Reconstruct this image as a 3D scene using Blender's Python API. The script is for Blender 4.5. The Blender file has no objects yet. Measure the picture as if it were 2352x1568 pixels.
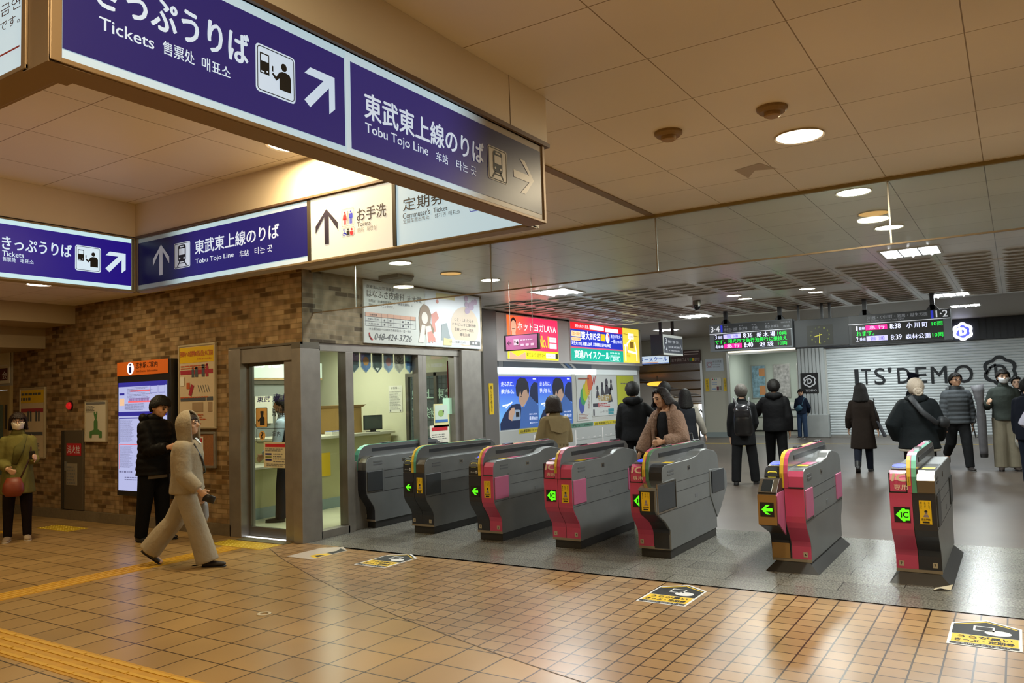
import bpy, bmesh, math, random
from mathutils import Vector, Matrix
random.seed(7)
SC = bpy.context.scene
COL = SC.collection
PI = math.pi
# ------------------------------------------------------------------ camera
cam = bpy.data.cameras.new('camera')
cam.sensor_width = 36.0
cam.lens = 27.63
cam.clip_end = 120
camo = bpy.data.objects.new('camera', cam)
COL.objects.link(camo)
CR = ((0.8415674, 0.0647588, 0.5362560), (0.5391592, -0.0405418, -0.8412275), (-0.0327361, 0.9970771, -0.0690340))
m = Matrix(CR).to_4x4()
m.translation = Vector((0, 0, 1.62))
camo.matrix_world = m
SC.camera = camo
# ------------------------------------------------------------------ world (daylight seen down the stairwell)
W = bpy.data.worlds.new('world')
SC.world = W
W.use_nodes = True
W.node_tree.nodes['Background'].inputs[0].default_value = (0.86, 0.93, 1.0, 1)
W.node_tree.nodes['Background'].inputs[1].default_value = 2.2
# ------------------------------------------------------------------ exposure
SC.view_settings.view_transform = 'Standard'
SC.view_settings.look = 'None'
SC.view_settings.gamma = 1.0
SC.view_settings.exposure = 0.0
SC.view_settings.use_curve_mapping = False
cy = SC.cycles
cy.max_bounces = 6
cy.diffuse_bounces = 4
cy.glossy_bounces = 3
cy.transmission_bounces = 4
cy.transparent_max_bounces = 10
cy.caustics_reflective = False
cy.caustics_refractive = False
cy.use_adaptive_sampling = True
cy.adaptive_threshold = 0.02
cy.use_denoising = True
cy.sample_clamp_indirect = 4.0
# lamp colours / powers (the lamps themselves are built lower down)
WARM = (1.0, 0.78, 0.44)
WARM2 = (1.0, 0.83, 0.55)
COOL = (0.93, 1.0, 0.93)
P_WARM, P_COOL = 43.0, 58.0
# ------------------------------------------------------------------ helpers
def S(h):
    h = h.lstrip('#')
    out = []
    for i in (0, 2, 4):
        c = int(h[i:i+2], 16) / 255
        out.append(c / 12.92 if c <= 0.04045 else ((c + 0.055) / 1.055) ** 2.4)
    return tuple(out)
MATS = {}
def node_mat(name):
    mt = bpy.data.materials.new(name)
    mt.use_nodes = True
    nt = mt.node_tree
    return mt, nt, nt.nodes['Principled BSDF']
def mat(name, col='#808080', rough=0.5, metal=0.0, emit=None, es=0.0, noise=0.0, nscale=8.0, bump=0.0, bscale=40.0, spec=None, alpha=None):
    if name in MATS:
        return MATS[name]
    mt, nt, b = node_mat(name)
    c = S(col) if isinstance(col, str) else col
    b.inputs['Base Color'].default_value = (*c, 1)
    b.inputs['Roughness'].default_value = rough
    b.inputs['Metallic'].default_value = metal
    if spec is not None:
        b.inputs['Specular IOR Level'].default_value = spec
    if emit is not None:
        e = S(emit) if isinstance(emit, str) else emit
        b.inputs['Emission Color'].default_value = (*e, 1)
        b.inputs['Emission Strength'].default_value = es
    if noise or bump:
        tc = nt.nodes.new('ShaderNodeTexCoord')
    if noise:
        n = nt.nodes.new('ShaderNodeTexNoise')
        n.inputs['Scale'].default_value = nscale
        n.inputs['Detail'].default_value = 5
        nt.links.new(tc.outputs['Object'], n.inputs['Vector'])
        r = nt.nodes.new('ShaderNodeValToRGB')
        r.color_ramp.elements[0].position = 0.3
        r.color_ramp.elements[1].position = 0.7
        r.color_ramp.elements[0].color = (*[x * (1 - noise) for x in c], 1)
        r.color_ramp.elements[1].color = (*[min(1, x * (1 + noise)) for x in c], 1)
        nt.links.new(n.outputs['Fac'], r.inputs['Fac'])
        nt.links.new(r.outputs['Color'], b.inputs['Base Color'])
    if bump:
        n2 = nt.nodes.new('ShaderNodeTexNoise')
        n2.inputs['Scale'].default_value = bscale
        n2.inputs['Detail'].default_value = 4
        nt.links.new(tc.outputs['Object'], n2.inputs['Vector'])
        bp = nt.nodes.new('ShaderNodeBump')
        bp.inputs['Strength'].default_value = bump
        bp.inputs['Distance'].default_value = 0.02
        nt.links.new(n2.outputs['Fac'], bp.inputs['Height'])
        nt.links.new(bp.outputs['Normal'], b.inputs['Normal'])
    MATS[name] = mt
    return mt
def emis(name, col, es=1.0, base=None, rough=0.36):
    """a lit face: glossy acrylic that also gives off light"""
    return mat(name, base or col, rough, 0.0, col, es, spec=0.3)
def glass_mat(name, tint='#e8f0ee', refl=0.10, rough=0.02, dirt=0.0):
    if name in MATS:
        return MATS[name]
    mt = bpy.data.materials.new(name)
    mt.use_nodes = True
    nt = mt.node_tree
    nt.nodes.clear()
    out = nt.nodes.new('ShaderNodeOutputMaterial')
    tr = nt.nodes.new('ShaderNodeBsdfTransparent')
    tr.inputs[0].default_value = (*S(tint), 1)
    gl = nt.nodes.new('ShaderNodeBsdfGlossy')
    gl.inputs['Roughness'].default_value = rough
    gl.inputs[0].default_value = (0.9, 0.95, 0.95, 1)
    ge = nt.nodes.new('ShaderNodeNewGeometry')
    dp = nt.nodes.new('ShaderNodeVectorMath'); dp.operation = 'DOT_PRODUCT'
    nt.links.new(ge.outputs['Normal'], dp.inputs[0]); nt.links.new(ge.outputs['Incoming'], dp.inputs[1])
    ab = nt.nodes.new('ShaderNodeMath'); ab.operation = 'ABSOLUTE'
    nt.links.new(dp.outputs['Value'], ab.inputs[0])
    om = nt.nodes.new('ShaderNodeMath'); om.operation = 'SUBTRACT'; om.inputs[0].default_value = 1.0
    nt.links.new(ab.outputs[0], om.inputs[1])
    pw = nt.nodes.new('ShaderNodeMath'); pw.operation = 'POWER'; pw.inputs[1].default_value = 5.0
    nt.links.new(om.outputs[0], pw.inputs[0])
    fr = nt.nodes.new('ShaderNodeMath'); fr.operation = 'MULTIPLY_ADD'; fr.inputs[1].default_value = 0.94; fr.inputs[2].default_value = 0.05
    nt.links.new(pw.outputs[0], fr.inputs[0])
    mx = nt.nodes.new('ShaderNodeMixShader')
    nt.links.new(fr.outputs[0], mx.inputs[0])
    nt.links.new(tr.outputs[0], mx.inputs[1])
    nt.links.new(gl.outputs[0], mx.inputs[2])
    last = mx
    if dirt:
        df = nt.nodes.new('ShaderNodeBsdfDiffuse')
        df.inputs[0].default_value = (0.7, 0.75, 0.72, 1)
        m2 = nt.nodes.new('ShaderNodeMixShader')
        m2.inputs[0].default_value = dirt
        nt.links.new(mx.outputs[0], m2.inputs[1])
        nt.links.new(df.outputs[0], m2.inputs[2])
        last = m2
    nt.links.new(last.outputs[0], out.inputs[0])
    MATS[name] = mt
    return mt
OFF = {}
def off(o):
    return OFF.get(o.name, Vector((0, 0, 0)))
def tag(o, label=None, cat=None, group=None, kind=None):
    if label: o['label'] = label
    if cat: o['category'] = cat
    if group: o['group'] = group
    if kind: o['kind'] = kind
    return o
def thing(name, label, cat, loc=(0, 0, 0), group=None, rotz=0.0):
    o = bpy.data.objects.new(name, None)
    o.empty_display_size = 0.1
    o.location = loc
    o.rotation_euler = (0, 0, rotz)
    COL.objects.link(o)
    OFF[o.name] = Vector(loc)
    return tag(o, label, cat, group)
class Pl:
    """a plane: origin, right, up; normal = right x up"""
    def __init__(s, O, u=(1, 0, 0), v=(0, 0, 1)):
        s.O, s.u, s.v = Vector(O), Vector(u).normalized(), Vector(v).normalized()
        s.n = s.u.cross(s.v)
    def p(s, x, y, d=0.0):
        return s.O + s.u * x + s.v * y + s.n * d
    def sub(s, x, y, d=0.0):
        return Pl(s.p(x, y, d), s.u, s.v)
TXT = {}
def text_mesh(body, shear=0.0, lsp=1.0):
    k = (body, shear, lsp)
    if k in TXT: return TXT[k]
    cu = bpy.data.curves.new('t', 'FONT')
    cu.body = body
    cu.size = 1.0
    cu.resolution_u = 3
    cu.shear = shear
    cu.space_line = lsp
    o = bpy.data.objects.new('t', cu)
    me = bpy.data.meshes.new_from_object(o)
    vs = [(v.co.x, v.co.y) for v in me.vertices]
    fs = [tuple(p.vertices) for p in me.polygons]
    bpy.data.objects.remove(o); bpy.data.curves.remove(cu); bpy.data.meshes.remove(me)
    xs = [v[0] for v in vs] or [0, 1]; ys = [v[1] for v in vs] or [0, 1]
    TXT[k] = (vs, fs, min(xs), max(xs), min(ys), max(ys))
    return TXT[k]
class MB:
    def __init__(s):
        s.v, s.f = [], []
    def add(s, vs, fs):
        b = len(s.v)
        s.v += [Vector(v) for v in vs]
        s.f += [tuple(b + i for i in f) for f in fs]
        return s
    def box(s, x0, x1, y0, y1, z0, z1):
        vs = [(x, y, z) for z in (z0, z1) for y in (y0, y1) for x in (x0, x1)]
        return s.add(vs, [(0, 2, 3, 1), (4, 5, 7, 6), (0, 1, 5, 4), (2, 6, 7, 3), (0, 4, 6, 2), (1, 3, 7, 5)])
    def quad(s, a, b, c, d):
        return s.add([a, b, c, d], [(0, 1, 2, 3)])
    def rect(s, pl, x0, y0, x1, y1, d=0.001, th=0.0):
        return s.poly(pl, [(x0, y0), (x1, y0), (x1, y1), (x0, y1)], d, th)
    def poly(s, pl, pts, d=0.001, th=0.0):
        n = len(pts)
        if not th:
            return s.add([pl.p(x, y, d) for x, y in pts], [tuple(range(n))])
        vs = [pl.p(x, y, d) for x, y in pts] + [pl.p(x, y, d + th) for x, y in pts]
        fs = [tuple(reversed(range(n))), tuple(range(n, 2 * n))] + [(i, (i + 1) % n, n + (i + 1) % n, n + i) for i in range(n)]
        return s.add(vs, fs)
    def ell(s, pl, cx, cy_, rx, ry, d=0.001, n=24, th=0.0, a0=0.0, a1=2 * PI):
        pts = [(cx + rx * math.cos(a0 + (a1 - a0) * i / n), cy_ + ry * math.sin(a0 + (a1 - a0) * i / n)) for i in range(n + (0 if a1 - a0 > 6.28 else 1))]
        return s.poly(pl, pts, d, th)
    def rrect(s, pl, x0, y0, x1, y1, r, d=0.001, th=0.0):
        return s.poly(pl, rr(x0, y0, x1, y1, r), d, th)
    def rframe(s, pl, x0, y0, x1, y1, r, w, d=0.001):
        A = rr(x0, y0, x1, y1, r); B = rr(x0 + w, y0 + w, x1 - w, y1 - w, max(r - w, .0005)); n = len(A)
        return s.add([pl.p(x, y, d) for x, y in A + B], [(i, (i + 1) % n, n + (i + 1) % n, n + i) for i in range(n)])
    def frame(s, pl, x0, y0, x1, y1, w, d=0.0, th=0.01):
        for a in ((x0, y0, x1, y0 + w), (x0, y1 - w, x1, y1), (x0, y0 + w, x0 + w, y1 - w), (x1 - w, y0 + w, x1, y1 - w)):
            s.rect(pl, *a, d, th)
        return s
    def line(s, pl, pts, w, d=0.001, closed=False):
        P = pts + ([pts[0]] if closed else [])
        for (a, b), (c, e) in zip(P, P[1:]):
            L = math.hypot(c - a, e - b) or 1e-6
            nx, ny = -(e - b) / L * w / 2, (c - a) / L * w / 2
            tx, ty = (c - a) / L * w * .3, (e - b) / L * w * .3
            s.add([pl.p(a + nx - tx, b + ny - ty, d), pl.p(a - nx - tx, b - ny - ty, d), pl.p(c - nx + tx, e - ny + ty, d), pl.p(c + nx + tx, e + ny + ty, d)], [(0, 1, 2, 3)])
        return s
    def text(s, pl, body, x0, y0, x1, y1, d=0.002, bold=0.0, shear=0.0, fit=True, mirror=False, lsp=1.0):
        vs, fs, a0, a1, b0, b1 = text_mesh(body, shear, lsp)
        sy = (y1 - y0) / max(1e-6, b1 - b0)
        sx = (x1 - x0) / max(1e-6, a1 - a0) if fit else sy
        ofs = [(0, 0)]
        if bold:
            q = bold * (y1 - y0)
            ofs = [(0, 0), (q, 0), (-q, 0), (0, q * .7), (0, -q * .7)]
        for k, (ox, oy) in enumerate(ofs):
            P = [(x0 + (x - a0) * sx + ox, y0 + (y - b0) * sy + oy) for x, y in vs]
            if mirror: P = [(x0 + x1 - x, y) for x, y in P]
            s.add([pl.p(x, y, d + k * 0.0001) for x, y in P], fs)
        return s
    def tube(s, pts, rad, n=12, cap=True, ups=None, sq=1.0):
        """loft of elliptical rings along pts; rad: r or (ra, rb) per point"""
        P = [Vector(p) for p in pts]; N = len(P); rings = []
        for i, p in enumerate(P):
            t = (P[min(i + 1, N - 1)] - P[max(i - 1, 0)])
            t = t.normalized() if t.length > 1e-9 else Vector((0, 0, 1))
            up = Vector(ups) if ups else (Vector((0, 1, 0)) if abs(t.y) < .9 else Vector((1, 0, 0)))
            a = up.cross(t)
            if a.length < 1e-6: a = Vector((1, 0, 0))
            a.normalize(); b = t.cross(a)
            r = rad[i] if isinstance(rad, (list, tuple)) else rad
            ra, rb = r if isinstance(r, (list, tuple)) else (r, r)
            ring = []
            for k in range(n):
                c, q = math.cos(2 * PI * k / n), math.sin(2 * PI * k / n)
                if sq != 1.0:
                    c = math.copysign(abs(c) ** sq, c); q = math.copysign(abs(q) ** sq, q)
                ring.append(p + a * (ra * c) + b * (rb * q))
            rings.append(ring)
        vs = [v for r in rings for v in r]
        fs = [(i * n + k, i * n + (k + 1) % n, (i + 1) * n + (k + 1) % n, (i + 1) * n + k) for i in range(N - 1) for k in range(n)]
        if cap:
            fs += [tuple(reversed(range(n))), tuple((N - 1) * n + k for k in range(n))]
        return s.add(vs, fs)
    def ball(s, c, r, nu=14, nv=8, M=None):
        c = Vector(c); rx, ry, rz = r if isinstance(r, (list, tuple)) else (r, r, r)
        vs = []
        for j in range(1, nv):
            ph = PI * j / nv
            for i in range(nu):
                th = 2 * PI * i / nu
                vs.append(Vector((rx * math.sin(ph) * math.cos(th), ry * math.sin(ph) * math.sin(th), rz * math.cos(ph))))
        vs += [Vector((0, 0, rz)), Vector((0, 0, -rz))]
        if M: vs = [M @ v for v in vs]
        vs = [v + c for v in vs]
        T, B = len(vs) - 2, len(vs) - 1
        fs = [(j * nu + i, (j + 1) * nu + i, (j + 1) * nu + (i + 1) % nu, j * nu + (i + 1) % nu) for j in range(nv - 2) for i in range(nu)]
        fs += [(T, i, (i + 1) % nu) for i in range(nu)] + [(B, (nv - 2) * nu + (i + 1) % nu, (nv - 2) * nu + i) for i in range(nu)]
        return s.add(vs, fs)
    def prof(s, pts, x0, x1, axis='x'):
        """closed profile (a,b) extruded along axis x: (a,b)=(y,z); y: (x,z); z: (x,y)"""
        f = {'x': lambda t, a, b: (t, a, b), 'y': lambda t, a, b: (a, t, b), 'z': lambda t, a, b: (a, b, t)}[axis]
        n = len(pts)
        vs = [f(x0, a, b) for a, b in pts] + [f(x1, a, b) for a, b in pts]
        return s.add(vs, [tuple(reversed(range(n))), tuple(range(n, 2 * n))] + [(i, (i + 1) % n, n + (i + 1) % n, n + i) for i in range(n)])
    def strip(s, pts, x0, x1, th=0.004):
        """open profile (y,z) thickened outward (left of travel) and extruded in x"""
        n = len(pts); out = []
        for i, (a, b) in enumerate(pts):
            p, q = pts[max(i - 1, 0)], pts[min(i + 1, n - 1)]
            dx, dy = q[0] - p[0], q[1] - p[1]; L = math.hypot(dx, dy) or 1e-6
            out.append((a + dy / L * th, b - dx / L * th))
        return s.prof(list(pts) + out[::-1], x0, x1)
    def build(s, name, mt, parent=None, smooth=False, bevel=0.0, local=False, loc=None, seg=2, auto=None):
        o_ = Vector((0, 0, 0))
        if parent is not None and not local: o_ = off(parent)
        if parent is None and loc is not None: o_ = Vector(loc)
        me = bpy.data.meshes.new(name)
        me.from_pydata([tuple(v - o_) for v in s.v], [], s.f)
        if s.f and not (len(s.f) > 3 and all(len(f) == 3 for f in s.f[:4]) and bevel == 0 and not smooth):
            bm = bmesh.new(); bm.from_mesh(me)
            bmesh.ops.recalc_face_normals(bm, faces=bm.faces)
            bm.to_mesh(me); bm.free()
        if mt: me.materials.append(mt)
        if smooth:
            for p in me.polygons: p.use_smooth = True
        ob = bpy.data.objects.new(name, me)
        COL.objects.link(ob)
        if parent is not None:
            ob.parent = parent
            OFF[ob.name] = o_ if not local else Vector((0, 0, 0))
        else:
            ob.location = o_
            OFF[ob.name] = o_
        if bevel:
            md = ob.modifiers.new('bevel', 'BEVEL'); md.width = bevel; md.segments = seg; md.limit_method = 'ANGLE'; md.angle_limit = 0.6
        return ob
def rr(x0, y0, x1, y1, r, k=5):
    P = []
    for cx_, cy_, a in ((x1 - r, y1 - r, 0), (x0 + r, y1 - r, PI / 2), (x0 + r, y0 + r, PI), (x1 - r, y0 + r, 1.5 * PI)):
        for i in range(k + 1):
            t = a + PI / 2 * i / k
            P.append((cx_ + r * math.cos(t), cy_ + r * math.sin(t)))
    return P
def struct(mb, name, mt, **k):
    return tag(mb.build(name, mt, **k), kind='structure')
def copy_tree(o, parent=None):
    c = o.copy(); COL.objects.link(c); OFF[c.name] = off(o)
    if parent is not None: c.parent = parent
    for ch in list(o.children): copy_tree(ch, c)
    return c
# ================================================================== MATERIALS for the big surfaces
def lk(nt, a, b): nt.links.new(a, b)
def grid_mat(name, bw, bh, ox, oy, c1, c2, mortar, msize, rough, axes='xy', offset=0.0, bias=0.0, bumpd=0.003, ramp=None, noise=0.12, nscale=1.6, spec=0.5, rough_var=0.0, metal=0.0, freq=2, msmooth=0.1, bnoise=0):
    mt, nt, b = node_mat(name)
    tc = nt.nodes.new('ShaderNodeTexCoord')
    sp = nt.nodes.new('ShaderNodeSeparateXYZ')
    lk(nt, tc.outputs['Object'], sp.inputs[0])
    cb = nt.nodes.new('ShaderNodeCombineXYZ')
    for i, a in enumerate(axes):
        ad = nt.nodes.new('ShaderNodeMath'); ad.operation = 'ADD'
        ad.inputs[1].default_value = (-ox if i == 0 else -oy) + 100 * (bw if i == 0 else bh)
        lk(nt, sp.outputs['xyz'.index(a)], ad.inputs[0])
        lk(nt, ad.outputs[0], cb.inputs[i])
    br = nt.nodes.new('ShaderNodeTexBrick')
    br.offset = offset; br.offset_frequency = freq; br.squash = 1.0
    br.inputs['Scale'].default_value = 1.0
    br.inputs['Mortar Size'].default_value = msize
    br.inputs['Mortar Smooth'].default_value = msmooth
    br.inputs['Bias'].default_value = bias
    br.inputs['Brick Width'].default_value = bw
    br.inputs['Row Height'].default_value = bh
    lk(nt, cb.outputs[0], br.inputs['Vector'])
    if ramp:
        br.inputs['Color1'].default_value = (0, 0, 0, 1); br.inputs['Color2'].default_value = (1, 1, 1, 1)
        br.inputs['Mortar'].default_value = (0.5, 0.5, 0.5, 1)
        rp = nt.nodes.new('ShaderNodeValToRGB')
        rp.color_ramp.interpolation = 'LINEAR'
        els = rp.color_ramp.elements
        els[0].position, els[0].color = ramp[0][0], (*S(ramp[0][1]), 1)
        els[1].position, els[1].color = ramp[-1][0], (*S(ramp[-1][1]), 1)
        for p, c in ramp[1:-1]:
            e = els.new(p); e.color = (*S(c), 1)
        lk(nt, br.outputs['Color'], rp.inputs['Fac'])
        mx0 = nt.nodes.new('ShaderNodeMixRGB')
        lk(nt, br.outputs['Fac'], mx0.inputs[0]); lk(nt, rp.outputs[0], mx0.inputs[1]); mx0.inputs[2].default_value = (*S(mortar), 1)
        colour = mx0.outputs[0]
    else:
        br.inputs['Color1'].default_value = (*S(c1), 1); br.inputs['Color2'].default_value = (*S(c2), 1)
        br.inputs['Mortar'].default_value = (*S(mortar), 1)
        colour = br.outputs['Color']
    no = nt.nodes.new('ShaderNodeTexNoise'); no.inputs['Scale'].default_value = nscale; no.inputs['Detail'].default_value = 0
    lk(nt, tc.outputs['Object'], no.inputs['Vector'])
    mr = nt.nodes.new('ShaderNodeMapRange'); mr.inputs[1].default_value = .3; mr.inputs[2].default_value = .7
    mr.inputs[3].default_value = 1 - noise; mr.inputs[4].default_value = 1 + noise
    lk(nt, no.outputs['Fac'], mr.inputs[0])
    mu = nt.nodes.new('ShaderNodeMixRGB'); mu.blend_type = 'MULTIPLY'; mu.inputs[0].default_value = 1
    lk(nt, colour, mu.inputs[1]); lk(nt, mr.outputs[0], mu.inputs[2])
    lk(nt, mu.outputs[0], b.inputs['Base Color'])
    b.inputs['Specular IOR Level'].default_value = spec
    b.inputs['Metallic'].default_value = metal
    if rough_var:
        n2 = nt.nodes.new('ShaderNodeTexNoise'); n2.inputs['Scale'].default_value = 0.01; n2.inputs['Detail'].default_value = 3
        lk(nt, tc.outputs['Object'], n2.inputs['Vector'])
        m2 = nt.nodes.new('ShaderNodeMapRange'); m2.inputs[1].default_value = .3; m2.inputs[2].default_value = .7
        m2.inputs[3].default_value = rough - rough_var; m2.inputs[4].default_value = rough + rough_var
        lk(nt, n2.outputs['Fac'], m2.inputs[0]); lk(nt, m2.outputs[0], b.inputs['Roughness'])
    else:
        b.inputs['Roughness'].default_value = rough
    if bnoise:
        inv = nt.nodes.new('ShaderNodeMath'); inv.operation = 'SUBTRACT'; inv.inputs[0].default_value = 1.0
        lk(nt, br.outputs['Fac'], inv.inputs[1])
        n3 = nt.nodes.new('ShaderNodeTexNoise'); n3.inputs['Scale'].default_value = 30
        lk(nt, tc.outputs['Object'], n3.inputs['Vector'])
        ma = nt.nodes.new('ShaderNodeMath'); ma.operation = 'MULTIPLY_ADD'; ma.inputs[1].default_value = bnoise
        lk(nt, n3.outputs['Fac'], ma.inputs[0]); lk(nt, inv.outputs[0], ma.inputs[2])
        bp = nt.nodes.new('ShaderNodeBump'); bp.inputs['Strength'].default_value = 0.6; bp.inputs['Distance'].default_value = bumpd
        lk(nt, ma.outputs[0], bp.inputs['Height']); lk(nt, bp.outputs['Normal'], b.inputs['Normal'])
    MATS[name] = mt
    return mt
M_TILE = grid_mat('floor_tile_large', .306, .3175, -4.01, 4.20, '#ad8d5b', '#9e7f50', '#38260f', .006, .30, noise=.10, rough_var=.07, bias=-.1, bumpd=.0012)
M_TILS = grid_mat('floor_tile_small', .1535, .153, -.458, 6.40, '#ae8e66', '#9c7b53', '#3d2a18', .0055, .30, noise=.10, rough_var=.07, bias=-.1, bumpd=.0012)
M_GRAN = grid_mat('floor_granite', .9, .30, -.4, 6.41, '#7f7d76', '#706e68', '#33312d', .004, .24, offset=.5, noise=.35, nscale=70, bumpd=.0006, rough_var=.05)
M_FARF = mat('floor_far', '#5e534b', .32, noise=.10, nscale=2.5)
BR = [(0.0, '#82684a'), (.3, '#8f7655'), (.62, '#97805f'), (.78, '#826540'), (.86, '#66502f'), (1.0, '#574128')]
M_BRX = grid_mat('brick_wall_long', .215, .0605, -8.3, 0.02, '', '', '#7b6646', .0055, .85, axes='xz', offset=.5, ramp=BR, noise=.22, nscale=9, bumpd=.012, spec=.2, bnoise=.3)
BR2 = [(0.0, '#7d705c'), (.3, '#887b67'), (.62, '#91846e'), (.78, '#786b57'), (.86, '#5c5246'), (1.0, '#4e453a')]
M_BRY = grid_mat('brick_wall_office', .215, .0605, 6.44, 0.02, '', '', '#847a68', .0055, .85, axes='yz', offset=.5, ramp=BR2, noise=.22, nscale=9, bumpd=.012, spec=.2, bnoise=.3)
M_CEIL = grid_mat('ceiling_panel', .642, .62, -.095, 6.545, '#f0eadf', '#ece6da', '#93805f', .003, .42, noise=.06, nscale=1.1, bumpd=.001, spec=.45)
M_CEIF = grid_mat('ceiling_panel_satin', .642, .62, -.095, 6.62, '#f0efe9', '#eceae4', '#74726e', .0035, .30, noise=.06, nscale=1.4, bumpd=.0008, spec=.7, rough_var=.04)
M_HEAD = mat('header_panel', '#e9dfcd', .5, noise=.04, nscale=2)
M_FRAME = mat('sign_frame_bronze', '#8a7358', .45, .3)
M_STEEL = mat('brushed_steel', '#97928c', .32, .55, noise=.10, nscale=6)
M_STEELD = mat('dark_steel', '#6a655c', .34, .5)
M_ALU = mat('aluminium', '#b5b5b0', .32, .8)
M_WHITE = mat('white_paint', '#c9c9c2', .5)
M_CREAM = mat('cream_paint', '#cfcdb0', .55)
M_BEIGE = mat('beige_paint', '#a8987a', .6, noise=.04, nscale=2)
M_GREYW = mat('grey_panel', '#eae6e5', .45)
M_BLACK = mat('black_plastic', '#1d1d1f', .4)
M_PRINT = mat('black_print', '#17171a', .6)
M_WPRINT = mat('white_print', '#e4e6ea', .5)
M_RED = mat('red_print', '#b8202c', .5)
M_YEL = mat('yellow_print', '#e8c21c', .5)
M_GREYT = mat('grey_print', '#6d6d6c', .6)
M_PAPER = mat('paper', '#d9d6c8', .7)
GLASS = glass_mat('clear_glass', '#eef5f0')
GLASSS = glass_mat('smoke_barrier_glass', '#f3f7f5', dirt=.02)
# ================================================================== SETTING: floors
curve = [(-7.19, 6.06), (-6.6, 5.72), (-5.62, 5.245), (-4.654, 4.822), (-3.876, 4.531), (-3.437, 4.388), (-2.81, 4.187), (-2.0, 3.97), (-1.0, 3.75), (2.0, 3.35), (6, 3.1)]
b = MB(); pts = [(-15, -5), (6, -5)] + curve[::-1] + [(-7.19, 6.46), (-15, 6.46)]
b.add([(x, y, 0) for x, y in pts], [tuple(range(len(pts)))]); struct(b, 'floor', M_TILE)
b = MB(); pts = curve + [(6, 6.41), (-6.5, 6.46), (-7.19, 6.46)]
b.add([(x, y, 0) for x, y in pts], [tuple(range(len(pts)))]); struct(b, 'floor', M_TILS)
b = MB().quad((-7.3, 6.46, 0), (-6.5, 6.46, 0), (-6.5, 9.05, 0), (-7.3, 9.05, 0)); b.quad((-6.5, 6.41, 0), (6, 6.41, 0), (6, 9.05, 0), (-6.5, 9.05, 0)); struct(b, 'floor', M_GRAN)
b = MB().quad((-7.3, 9.05, 0), (6, 9.05, 0), (6, 10.2, 0), (-7.3, 10.2, 0)); b.quad((-13, 10.2, 0), (6, 10.2, 0), (6, 26.4, 0), (-13, 26.4, 0)); struct(b, 'floor', M_FARF)
struct(MB().quad((-11, 6.5, .006), (-7.1, 6.5, .006), (-7.1, 10.2, .006), (-11, 10.2, .006)), 'floor', mat('office_floor', '#c9c7a8', .4, noise=.05, nscale=3))
# seam strip along the curved change of tile
b = MB()
for (x0, y0), (x1, y1) in zip(curve, curve[1:]):
    L = math.hypot(x1 - x0, y1 - y0); nx, ny = -(y1 - y0) / L * .005, (x1 - x0) / L * .005
    b.quad((x0 - nx, y0 - ny, .0012), (x1 - nx, y1 - ny, .0012), (x1 + nx, y1 + ny, .0012), (x0 + nx, y0 + ny, .0012))
struct(b, 'trim_1', mat('seam_metal', '#5c4a36', .5, .2))
# ================================================================== ceilings
struct(MB().box(-15, 6, -5, 6.60, 3.2, 3.26), 'ceiling', M_CEIL)
struct(MB().box(-15, 6, 6.63, 17.0, 3.2, 3.26), 'ceiling', M_CEIF)
struct(MB().box(-15, 6, 17.0, 27.0, 3.42, 3.48), 'ceiling', mat('ceiling_beige', '#a9a296', .5))
struct(MB().box(-15, 6, 16.98, 17.02, 3.2, 3.46), 'trim_2', M_GREYW)
struct(MB().box(-7.0, 6, 6.57, 6.60, 3.172, 3.2), 'trim_3', mat('ceiling_edge_beige', '#8f7f52', .5))
struct(MB().box(-2.70, -2.63, 3.56, 6.57, 3.192, 3.2), 'trim_4', mat('ceiling_joint', '#877253', .5))
struct(MB().box(-7.0, 6, 12.03, 12.06, 3.19, 3.2), 'trim_5', M_GREYW)
# louvre wedges pressed into the far ceiling panels: pale slopes, faces towards the gates painted darker as slot shade
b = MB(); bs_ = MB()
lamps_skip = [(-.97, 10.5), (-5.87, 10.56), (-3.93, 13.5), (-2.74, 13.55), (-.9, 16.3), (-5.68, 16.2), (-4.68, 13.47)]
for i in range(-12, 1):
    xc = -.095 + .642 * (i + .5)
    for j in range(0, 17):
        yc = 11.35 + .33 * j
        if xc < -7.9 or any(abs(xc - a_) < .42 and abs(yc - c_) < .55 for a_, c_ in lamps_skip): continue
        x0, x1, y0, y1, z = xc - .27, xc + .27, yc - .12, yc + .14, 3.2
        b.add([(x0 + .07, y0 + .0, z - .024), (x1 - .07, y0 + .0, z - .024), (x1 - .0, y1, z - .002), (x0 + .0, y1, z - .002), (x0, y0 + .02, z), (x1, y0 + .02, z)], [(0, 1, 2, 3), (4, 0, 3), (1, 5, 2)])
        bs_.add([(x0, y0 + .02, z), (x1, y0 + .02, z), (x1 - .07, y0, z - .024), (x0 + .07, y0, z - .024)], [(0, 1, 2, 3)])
struct(b, 'ceiling', mat('ceiling_wedge_satin', '#e2dfd7', .35, spec=.6))
struct(bs_, 'ceiling', mat('ceiling_wedge_shade', '#b5b1a8', .5))
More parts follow.
